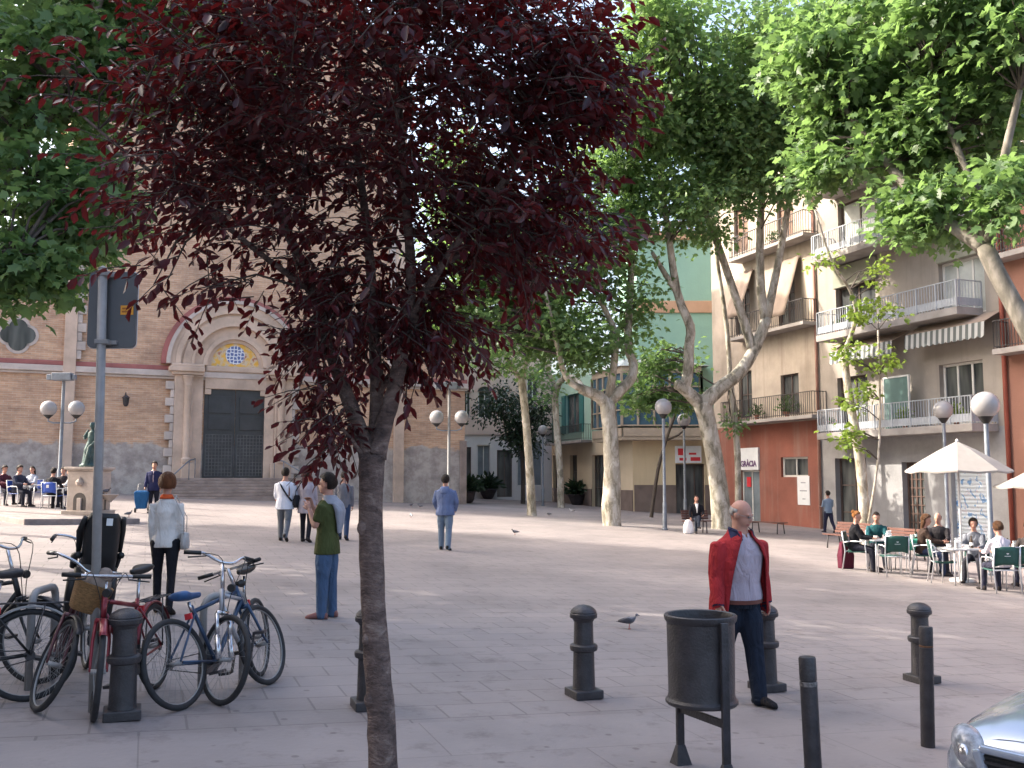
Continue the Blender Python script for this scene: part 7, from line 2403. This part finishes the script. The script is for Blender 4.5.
# trio walking away
root, J, C, s, hp, HM, up, fw = person('man in a white shirt with a dark cross strap walking away in the trio', gnd(284, 541), R(178), 1.72, hair=('short', 'dark'), top=((0.60, 0.62, 0.70), 3), bottom=((0.13, 0.14, 0.16), 1.15), legs=((0.16, 0.05, 0.04), (-0.2, 0.45, 0.04)), arms=((0.1, .12, .4, .1), (.05, .2, .25, 0)), hem=-.16, scale_top=1.1, build=1.08)
bs = MB(); bs.tube([C + up * .50 * s + X * .11 * s - fw * .06 * s, C + up * .40 * s + X * .05 * s - fw * .165 * s, C + up * .2 * s - X * .08 * s - fw * .17 * s, C + up * .04 * s - X * .20 * s - fw * .10 * s], .022, 6, flat=.35); bs.build('cross_strap', cl((0.02, 0.02, 0.025)), root)
strap_bag(root, C, s, -1, (0.02, 0.02, 0.03), (.20, .16), 'small dark satchel at the hip of the man in the white shirt', z=.02, strap=False)
root, J, C, s, hp, HM, up, fw = person('woman in a light grey long jacket walking away in the middle of the trio', gnd(306, 542), R(174), 1.71, hair=('bob', 'dark'), top=((0.33, 0.30, 0.34), 2), bottom=((0.014, 0.014, 0.02), .95), legs=((0.10, 0.04, 0.03), (-0.14, 0.2, 0.03)), arms=((0.1, .1, .4, .1), (.1, .1, .5, .1)), female=True, hem=-.24, build=1.08, scale_top=1.05)
strap_bag(root, C, s, 1, (0.015, 0.015, 0.02), (.34, .30), 'big black shoulder bag between the man and the woman of the trio', z=.05, depth=.16)
person('person in a dark grey vest walking away, half hidden by the plum tree trunk', gnd(343, 540), R(182), 1.70, hair=('short', 'dark'), top=((0.14, 0.14, 0.16), 2), bottom=((0.03, 0.05, 0.10), 1.1), legs=((0.16, 0.05, 0.03), (-0.16, 0.25, 0.03)))

# man in the blue hoodie
root, J, C, s, hp, HM, up, fw = person('man in a blue hooded sweater and jeans walking away alone, hands in pockets', gnd(445, 550), R(172), 1.72, hair=('short', 'dark'), top=((0.12, 0.155, 0.27), 2), bottom=((0.14, 0.185, 0.25), 1.2), shoes=(0.02, 0.02, 0.02), legs=((0.10, 0.03, 0.03), (-0.14, 0.14, 0.03)), arms=((0.05, .26, .55, .42), (.05, .26, .55, .42)), hem=-.12, scale_top=1.08, build=1.1)
sc = MB(); sc.loft([ring(C + up * (h * s) - fw * y * s, X, fw, rx * s, ry * s, 14) for h, y, rx, ry in ((.36, .13, .05, .02), (.42, .135, .11, .04), (.50, .10, .12, .06), (.55, .05, .10, .08), (.565, .03, .08, .07))]); sc.build('hood', cl((0.12, 0.155, 0.27)), root)

# man with the shopping trolley
gm = gnd(153, 513)
root, J, C, s, hp, HM, up, fw = person('man in a dark navy jacket standing before the church steps with a trolley', gm, R(8), 1.70, hair=('short', 'dark'), skinm='skin_tan', top=((0.02, 0.022, 0.065), 2), bottom=((0.02, 0.02, 0.03), 1.1), arms=((0.05, .1, .15, 0), (.1, .16, .25, 0)), hem=-.17, scale_top=1.08, build=1.1, legs=((.02, .02, .04), (-.02, .02, .04)))
fr = MB(); fr.loft([ring(C + up * (h * s) + fw * .05 * s, X, fw, rx * s, ry * s, 12) for h, rx, ry in ((.12, .02, .112), (.35, .06, .113), (.5, .05, .07))]); fr.build('shirt_front', cl((0.35, 0.28, 0.32)), root)
tr = empty('shopping_trolley', gnd(141, 513), R(10), 'blue two wheeled shopping trolley at the feet of the man in navy', 'shopping trolley')
mb = MB(); mb.loft([[Vector((sx * w, sy * d_, z)) for sx, sy in ((-1, -1), (1, -1), (1, 1), (-1, 1))] for z, w, d_ in ((.14, .15, .11), (.40, .20, .13), (.68, .22, .15), (.74, .15, .10))], smooth=False); mb.build('bag', cl((0.02, 0.09, 0.22)), tr, bevel=.02)
mb = MB(); mb.tube([(-.16, .15, .1), (-.15, .2, .95), (.15, .2, .95), (.16, .15, .1)], .012, 6); mb.build('handle', M['steel'], tr)
for sg in (-1, 1):
    mb = MB(); mb.lathe([(0, -.02), (.085, -.02), (.09, 0), (.085, .02), (0, .02)], (sg * .21, .12, .09), 16, Matrix.Rotation(PI / 2, 3, 'Y')); mb.build('wheel', M['rubber'], tr)

# man walking off along the house fronts
person('man in a light blue shirt walking away beside the grey house front', gnd(829, 532.5), R(195), 1.72, hair=('short', 'dark'), top=((0.22, 0.28, 0.36), 3), bottom=((0.025, 0.025, 0.05), 1.1), legs=((0.2, .05, .03), (-.2, .35, .03)), arms=((.2, .15, 1.3, .3), (.2, .15, 1.3, .3)), hem=-.1)

SIT = dict(seat=.545, legs=((1.45, 1.42, .12), (1.45, 1.42, .12)))


def sitter(label, loc, rz, hair, top, bottom, dz=0.0, arms=((.55, .1, .9, .3), (.55, .1, .9, .3)), head=(0, .1), lean=.1, legs=None, female=False, skinm='skin', H=1.68, build=1.0, group=None, sl=2, hem=-.08):
    l = legs or ((1.45, 1.42, .12), (1.40, 1.30, .12))
    return person(label, Vector(loc) + Vector((0, 0, dz)), rz, H, group, skinm, hair, (top, sl), (bottom, 1.0), legs=l, arms=arms, lean=lean, seat=.55, head=head, female=female, vox=.016, build=build, hem=hem)


def in_front(loc, rz, d):      # a sitter's hips sit a little behind the chair's middle
    return Vector((loc.x - math.sin(rz) * d, loc.y + math.cos(rz) * d, loc.z))


def seat_at(px, Y, deg): return in_front(gpx(px, Y), R(deg), .07), R(deg)


# suit man on the bench with crossed legs
l_ = gpx(697, 36); l_ = l_ + Vector((0, .05, 0))
sitter('man in a black jacket and white shirt sitting cross legged on a bench', l_, R(2), ('short', 'dark'), (0.012, 0.012, 0.016), (0.03, 0.035, 0.05), legs=((1.75, 1.2, -.22), (1.45, 1.45, .05)), arms=((.25, .2, .9, .4), (.2, .25, .5, .1)), lean=.02, head=(.0, .0), H=1.72)
wb = MB(); wb.loft([ring(Vector((0, 0, z)), Vector((1, 0, 0)), Vector((0, 1, 0)), w, d_, 14) for z, w, d_ in ((.0, .14, .09), (.05, .19, .12), (.25, .18, .11), (.42, .13, .07), (.50, .05, .03))])
wbo = wb.build('carrier_bag', cl((0.72, 0.70, 0.70))); wbo.location = gpx(688.5, 35.2)
tag(wbo, 'white carrier bag on the ground beside the man on the bench', 'bag')
shf = MB(); shf.loft([ring(Vector((l_.x + x, l_.y - .10 + y, l_.z + z)), Vector((1, 0, 0)), Vector((0, 1, 0)), w, .05, 10) for z, w, x, y in ((.72, .02, 0, .0), (.9, .05, 0, 0.0), (1.06, .06, 0, .01))])
# (his shirt front is part of him)
sf = shf.build('shirt_front', cl((0.75, 0.74, 0.74)))
pm_ = [o for o in COL.objects if o.name.startswith('person') and o.get('label', '').startswith('man in a black jacket')][0]
sf.parent = pm_; sf.matrix_parent_inverse = (Matrix.Translation(pm_.location) @ Matrix.Rotation(pm_.rotation_euler.z, 4, 'Z')).inverted()

GC = 'people seated at the cafe'
a, b = seat_at(858, 22.6, 62); sitter('woman with ginger tied up hair in a black top at the cafe', a, b, ('bun', 'ginger'), (0.012, 0.012, 0.015), (0.02, 0.02, 0.03), female=True, group=GC)
a, b = seat_at(878, 23.6, -20); sitter('man in a dark teal top leaning over the cafe table', a, b, ('short', 'dark'), (0.015, 0.075, 0.085), (0.02, 0.02, 0.03), lean=.25, group=GC)
a, b = seat_at(926, 22.3, 70); sitter('woman with long brown hair in a brown top at the cafe', a, b, ('long', 'brown'), (0.045, 0.028, 0.022), (0.03, 0.04, 0.08), female=True, lean=.16, group=GC)
a, b = seat_at(940, 23.3, -25); sitter('bald man in a dark top facing the woman with long hair', a, b, ('bald', 'dark'), (0.025, 0.022, 0.025), (0.02, 0.02, 0.03), head=(-.3, .2), H=1.74, group=GC)
a, b = seat_at(976, 20.9, -35); sitter('woman in a grey top with dark hair by the parasol pole', a, b, ('bob', 'dark'), (0.17, 0.18, 0.21), (0.03, 0.03, 0.04), female=True, head=(.3, .05), group=GC)
a, b = seat_at(1001, 19.0, 183); sitter('woman in a white top seen from behind on a green chair', a, b, ('bob', 'brown'), (0.55, 0.50, 0.55), (0.03, 0.03, 0.05), female=True, head=(.35, .1), group=GC)
a, b = seat_at(1031, 20.0, 170); sitter('person in dark clothes at the frame edge of the cafe', a, b, ('long', 'brown'), (0.06, 0.05, 0.05), (0.03, 0.03, 0.05), female=True, group=GC)
hb_ = empty('handbag', gpx(846, 23.0), R(20), 'dark red bag standing on the ground behind the woman with tied hair', 'bag')
mb = MB(); mb.loft([[Vector((sx * w, sy * d_, z)) for sx, sy in ((-1, -1), (1, -1), (1, 1), (-1, 1))] for z, w, d_ in ((0, .17, .09), (.3, .18, .1), (.62, .13, .05))], smooth=False); mb.build('pouch', cl((0.09, 0.015, 0.03)), hb_, bevel=.03)
mb = MB(); mb.tube([(-.09, 0, .6), (-.07, 0, .74), (.07, 0, .74), (.09, 0, .6)], .012, 6); mb.build('handle', M['black'], hb_)

# people by the church wall
GW = 'people seated by the church wall'
def wall_at(px, Y):
    return gpx(px, Y)
for (px, Y, deg, lb) in ((3, 33.5, 60, 'blue chair cut by the frame border near the church wall'), (18, 33.2, 70, 'blue chair under the man with the dark jacket near the church wall'), (52, 32.6, 178, 'blue chair with white legs seen from behind near the fountain'), (69, 34.0, -70, 'blue chair just behind the fountain pedestal'), (31, 35.0, -10, 'blue chair on the far side of the terrace table')):
    placed(bch, bu, wall_at(px, Y), R(deg), lb)
table(wall_at(38, 33.7), 'pale metal table among the blue chairs by the church wall')
table(wall_at(60, 34.3), 'pale metal table by the fountain pedestal')
def ws(px, Y, deg, *a, **k):
    p = wall_at(px, Y); r_ = R(deg)
    return sitter(a[0], in_front(p, r_, .07), r_, *a[1:], group=GW, **k)
ws(3, 33.5, 60, 'person in a maroon top sitting at the frame border by the church wall', ('short', 'dark'), (0.07, 0.02, 0.03), (0.02, 0.02, 0.03))
ws(18, 33.2, 70, 'man in a dark jacket sitting in profile by the church wall', ('short', 'dark'), (0.03, 0.035, 0.06), (0.02, 0.02, 0.03), H=1.75, build=1.1)
ws(31, 35.0, -10, 'person in a pale top facing the man in the dark jacket', ('long', 'dark'), (0.40, 0.42, 0.48), (0.03, 0.03, 0.04), female=True)
ws(52, 32.6, 178, 'person in black sitting with the back turned on a blue chair', ('short', 'dark'), (0.012, 0.012, 0.016), (0.012, 0.012, 0.016))
ws(69, 34.0, -70, 'person in white half hidden behind the fountain pedestal', ('long', 'dark'), (0.6, 0.6, 0.62), (0.02, 0.02, 0.03), female=True)
placed(bch, bu, wall_at(62, 35.2), R(0), 'blue chair at the wall side of the fountain table')
ws(62, 35.2, 0, 'man with dark hair facing out from the wall side of the fountain table', ('short', 'dark'), (0.03, 0.025, 0.03), (0.02, 0.02, 0.03))


# ------------------------------------------------------------------ pigeons
M['pigeon'] = pm('pigeon_grey', (0.12, 0.12, 0.14), 0.7, 0, 0.35, 18)
M['pigeon_dark'] = pm('pigeon_dark', (0.045, 0.045, 0.055), 0.6, 0, 0.35, 18)
M['pigeon_pale'] = pm('pigeon_pale', (0.50, 0.50, 0.52), 0.7, 0, 0.2, 18)
M['pink_leg'] = pm('pigeon_leg', (0.35, 0.10, 0.09), 0.6)


def pigeon(loc, rz, label, mat='pigeon', peck=0.0, fly=False, s=1.0):
    sc_ = .78
    root = empty('pigeon', loc, rz, label, 'pigeon', 'pigeons on the square')
    root.scale = (sc_, sc_, sc_)
    X_, Z_ = Vector((0, 1, 0)), Vector((0, 0, 1))
    mb = MB()
    rings = []
    for x, z, w, h in ((-.20, .115, .028, .006), (-.14, .12, .035, .012), (-.10, .125, .04, .028), (-.04, .13, .056, .05), (.03, .135, .058, .055), (.075, .15, .045, .045), (.10, .175 - peck * .5, .028, .03), (.112, .21 - peck, .022, .022)):
        rings.append(ring(Vector((x * s, 0, z * s)), X_, Z_, w * s, h * s, 10))
    mb.loft(rings)
    mb.ell((.122 * s, 0, (.222 - peck * 1.1) * s), (.026 * s, .021 * s, .021 * s), None, 10, 6)
    mesh_obj('body', remesh(mb, .008, 1, 'body'), M[mat], root)
    mb = MB(); mb.tube([(.143 * s, 0, (.22 - peck * 1.1) * s), (.172 * s, 0, (.212 - peck * 1.15) * s)], [.007 * s, .002 * s], 6); mb.build('beak', M['black'], root)
    for sg in (-1, 1):
        mb = MB(); mb.tube([(.01, sg * .025, .1), (.0, sg * .025, .0)], .005, 5); mb.tube([(.03, sg * .025, .004), (-.012, sg * .025, .004)], .004, 5)
        if not fly: mb.build('leg', M['pink_leg'], root)
        mb = MB()
        if fly:
            mb.hexa([Vector(q) for q in ((.05, sg * .04, .15), (-.08, sg * .04, .14), (-.16, sg * .30, .20), (.02, sg * .34, .24), (.05, sg * .04, .162), (-.08, sg * .04, .15), (-.16, sg * .30, .206), (.02, sg * .34, .246))])
        else:
            mb.loft([ring(Vector((x, sg * y, z)), X_, Z_, .008, h, 8) for x, y, z, h in ((.06, .05, .14, .02), (.0, .062, .14, .045), (-.08, .052, .13, .035), (-.17, .03, .12, .012))])
        mb.build('wing', M[mat if fly else 'pigeon_dark' if mat != 'pigeon_dark' else 'pigeon'], root)


pigeon(gnd(629, 629), R(-12), 'grey pigeon walking alone near the free standing bollard')
pigeon(gnd(515, 535), R(200), 'small dark pigeon in the middle of the empty square', 'pigeon_dark')
f = gnd(572, 517); f.z += .15; pigeon(f, R(195), 'pale pigeon flapping low beside the planter bowl', 'pigeon_pale', fly=True, s=1.3)
pigeon(gnd(549, 516), R(160), 'dark pigeon pecking next to the slim young plane tree', 'pigeon_dark', .1)
for k, (px, py, r_) in enumerate(((411, 507, 20), (420, 508, 170))):
    pigeon(gnd(px, py), R(r_), ('dark pigeon nearest the plum trunk, far off by the church wall', 'dark pigeon farther right of the far pair by the church wall')[k], 'pigeon_dark')
pigeon(gnd(411, 518), R(100), 'pale pigeon in front of the far pair by the church wall', 'pigeon_pale')
q = gpx(105.5, 28.0); q.z += STEPZ + .59; pigeon(q, R(20), 'dark pigeon perched on the fountain basin', 'pigeon_dark')
q = gpx(128.5, 27.6); q.z += STEPZ; pigeon(q, R(60), 'dark pigeon on the low step left of the trolley', 'pigeon_dark')


# ------------------------------------------------------------------ parked car, only its front corner enters the frame
def car():
    c = onx(2.57, 4.48)
    root = empty('parked_car', c, R(-55), 'pale blue silver parked car whose front corner enters by the kerb', 'car')
    M['car'] = pm('silver_blue_paint', (0.40, 0.45, 0.53), 0.22, 0.45, 0.04, 2)
    M['car'].node_tree.nodes['Principled BSDF'].inputs['Coat Weight'].default_value = 0.6
    M['lens'] = pm('headlamp_lens', (0.33, 0.34, 0.36), 0.08, 0.0, 0.5, 16)
    def se(y, w, z0, z1, n=36, e=3.2):
        out = []
        for k in range(n):
            a = 2 * PI * k / n
            ca, sa = math.cos(a), math.sin(a)
            out.append(Vector((math.copysign(abs(ca) ** (2 / e), ca) * w, y, (z0 + z1) / 2 + math.copysign(abs(sa) ** (2 / e), sa) * (z1 - z0) / 2)))
        return out
    mb = MB()
    st = [(-.06, .50, .30, .56), (-.045, .60, .26, .60), (.0, .68, .22, .66), (.06, .735, .20, .71), (.16, .775, .18, .755), (.3, .80, .17, .79), (.6, .83, .17, .835), (.95, .845, .17, .88), (1.25, .85, .17, .92), (2.6, .855, .17, .98), (3.5, .84, .18, .97), (3.85, .79, .22, .92), (3.95, .7, .28, .8)]
    mb.loft([se(*q) for q in st]); mb.build('body', M['car'], root)
    mb = MB(); mb.loft([se(y, w, .8, z1, 32, 3.4) for y, w, z1 in ((1.05, .70, .90), (1.3, .74, 1.08), (1.75, .70, 1.38), (2.1, .68, 1.47), (3.0, .67, 1.47), (3.5, .66, 1.30), (3.8, .66, .95))]); mb.build('window', M['pane'], root)
    mb = MB(); mb.loft([se(y, w, z1 - .10, z1 + .012, 32, 3.4) for y, w, z1 in ((1.72, .60, 1.37), (2.1, .64, 1.475), (3.0, .63, 1.475), (3.4, .60, 1.36))]); mb.build('roof', M['car'], root)
    # bonnet: its own skin, a few millimetres proud, so that a shut line shows
    def body_z(x, y):
        for q0, q1 in zip(st, st[1:]):
            if q0[0] <= y <= q1[0]:
                t = (y - q0[0]) / (q1[0] - q0[0])
                w_, a_, b_ = (q0[i] * (1 - t) + q1[i] * t for i in (1, 2, 3))
                return (a_ + b_) / 2 + (b_ - a_) / 2 * max(0, 1 - (abs(x) / w_) ** 3.2) ** (1 / 3.2)
        return .9
    mb = MB()
    vs = []
    ys = [.035, .06, .1, .16, .25, .4, .6, .8, 1.0, 1.08]
    for y in ys:
        w_ = .50 + .17 * min(1, y / .35)
        for i in range(15):
            x = (-1 + i / 7) * w_
            vs.append(Vector((x, y, body_z(x, y) + (.005 if 0 < i < 14 else -.004))))
    mb.add(vs, [(r * 15 + i, r * 15 + i + 1, (r + 1) * 15 + i + 1, (r + 1) * 15 + i) for r in range(len(ys) - 1) for i in range(14)], True)
    bo = mb.build('bonnet', M['car'], root)
    # grille
    mb = MB(); mb.loft([[Vector((x, y, z)) for x, z in ((-.40, .42), (.40, .42), (.47, .62), (-.47, .62))] for y in (-.085, -.01)], smooth=False); gr = mb.build('grille', M['black'], root, bevel=.01)
    mb = MB()
    for z, w in ((.46, .40), (.505, .42), (.55, .44), (.59, .455)): mb.bar((-w, -.092, z), (w, -.092, z), .014, .014)
    mb.build('grille_bars', M['iron'], gr)
    mb = MB()
    for sg in (-1, 1): mb.bar((sg * .405, -.085, .40), (sg * .485, -.085, .64), .05, .045)
    mb.bar((-.47, -.08, .645), (.47, -.08, .645), .05, .035); mb.bar((-.41, -.09, .405), (.41, -.09, .405), .04, .03)
    mb.build('grille_frame', M['car'], gr, bevel=.012)
    for sg in (-1, 1):
        HR = Matrix.Rotation(sg * R(38), 3, 'Z') @ Matrix.Rotation(sg * R(-28), 3, 'Y')
        hl = MB(); hl.ell((sg * .585, .035, .600), (.155, .08, .085), HR, 24, 16); ho = hl.build('headlight', M['lens'], root)
        rf = MB(); rf.ell(Vector((sg * .585, .035, .600)) + HR @ Vector((-sg * .045, -.052, .01)), (.052, .032, .05), HR, 16, 10); rf.build('reflector', M['chrome'], ho)
        wm = MB(); wm.lathe([(.0, -.09), (.22, -.09), (.30, -.07), (.315, -.05), (.315, .07), (.30, .09), (0, .09)], (sg * .76, .72, .31), 28, Matrix.Rotation(PI / 2, 3, 'Y')); wh = wm.build('wheel', M['rubber'], root)
        wm = MB(); wm.lathe([(.0, -.09), (.22, -.09), (.30, -.07), (.315, -.05), (.315, .07), (.30, .09), (0, .09)], (sg * .76, 3.2, .31), 28, Matrix.Rotation(PI / 2, 3, 'Y')); wm.build('wheel', M['rubber'], root)
    mb = MB(); rr = [[Vector((x * k, y, z + dz)) for x, dz in ((-.60, -.06), (.60, -.06), (.66, .0), (.60, .07), (-.60, .07), (-.66, .0))] for y, z, k in ((-.13, .30, .95), (-.10, .30, 1.05), (.0, .30, 1.14), (.12, .30, 1.19))]
    mb.loft(rr, smooth=False); mb.build('bumper', M['car'], root, bevel=.025)


car()
# ------------------------------------------------------------------ light, sky, camera
SUN = Vector((-0.80, 0.16, 0.62)).normalized()
w = bpy.data.worlds.new('World'); scn.world = w; w.use_nodes = True
nt = w.node_tree
bg = nt.nodes['Background']
sky = nt.nodes.new('ShaderNodeTexSky'); sky.sky_type = 'NISHITA'; sky.sun_disc = False
sky.sun_elevation = math.asin(SUN.z); sky.sun_rotation = math.atan2(SUN.x, SUN.y)
sky.air_density = 1.0; sky.dust_density = 7.0; sky.ozone_density = 1.2
nt.links.new(sky.outputs[0], bg.inputs['Color'])
bg.inputs['Strength'].default_value = 0.15
sl = bpy.data.lights.new('sun', 'SUN'); sl.energy = 2.2; sl.angle = R(0.53); sl.color = (1.0, 0.93, 0.82)
so = bpy.data.objects.new('sun', sl); COL.objects.link(so)
so.rotation_euler = SUN.to_track_quat('Z', 'Y').to_euler(); so.location = (-30, 5, 40)
cd = bpy.data.cameras.new('camera'); cd.sensor_width = 36; cd.sensor_fit = 'HORIZONTAL'; cd.lens = F / 1024 * 36
cd.clip_start = 0.05; cd.clip_end = 2000
cam = bpy.data.objects.new('camera', cd); COL.objects.link(cam)
cam.location = (0, 0, CAMZ); cam.rotation_euler = (PI / 2 + TILT, 0, 0)
scn.camera = cam
scn.render.resolution_x, scn.render.resolution_y = 1024, 768
vs_ = scn.view_settings
vs_.view_transform = 'Standard'; vs_.look = 'None'; vs_.gamma = 1; vs_.use_curve_mapping = False
vs_.exposure = EXPO
scn.cycles.use_denoising = True
try: scn.cycles.denoiser = 'OPENIMAGEDENOISE'
except Exception: pass
scn.cycles.max_bounces = 6; scn.cycles.diffuse_bounces = 3; scn.cycles.glossy_bounces = 2; scn.cycles.transmission_bounces = 4; scn.cycles.transparent_max_bounces = 4
scn.cycles.sample_clamp_indirect = 6
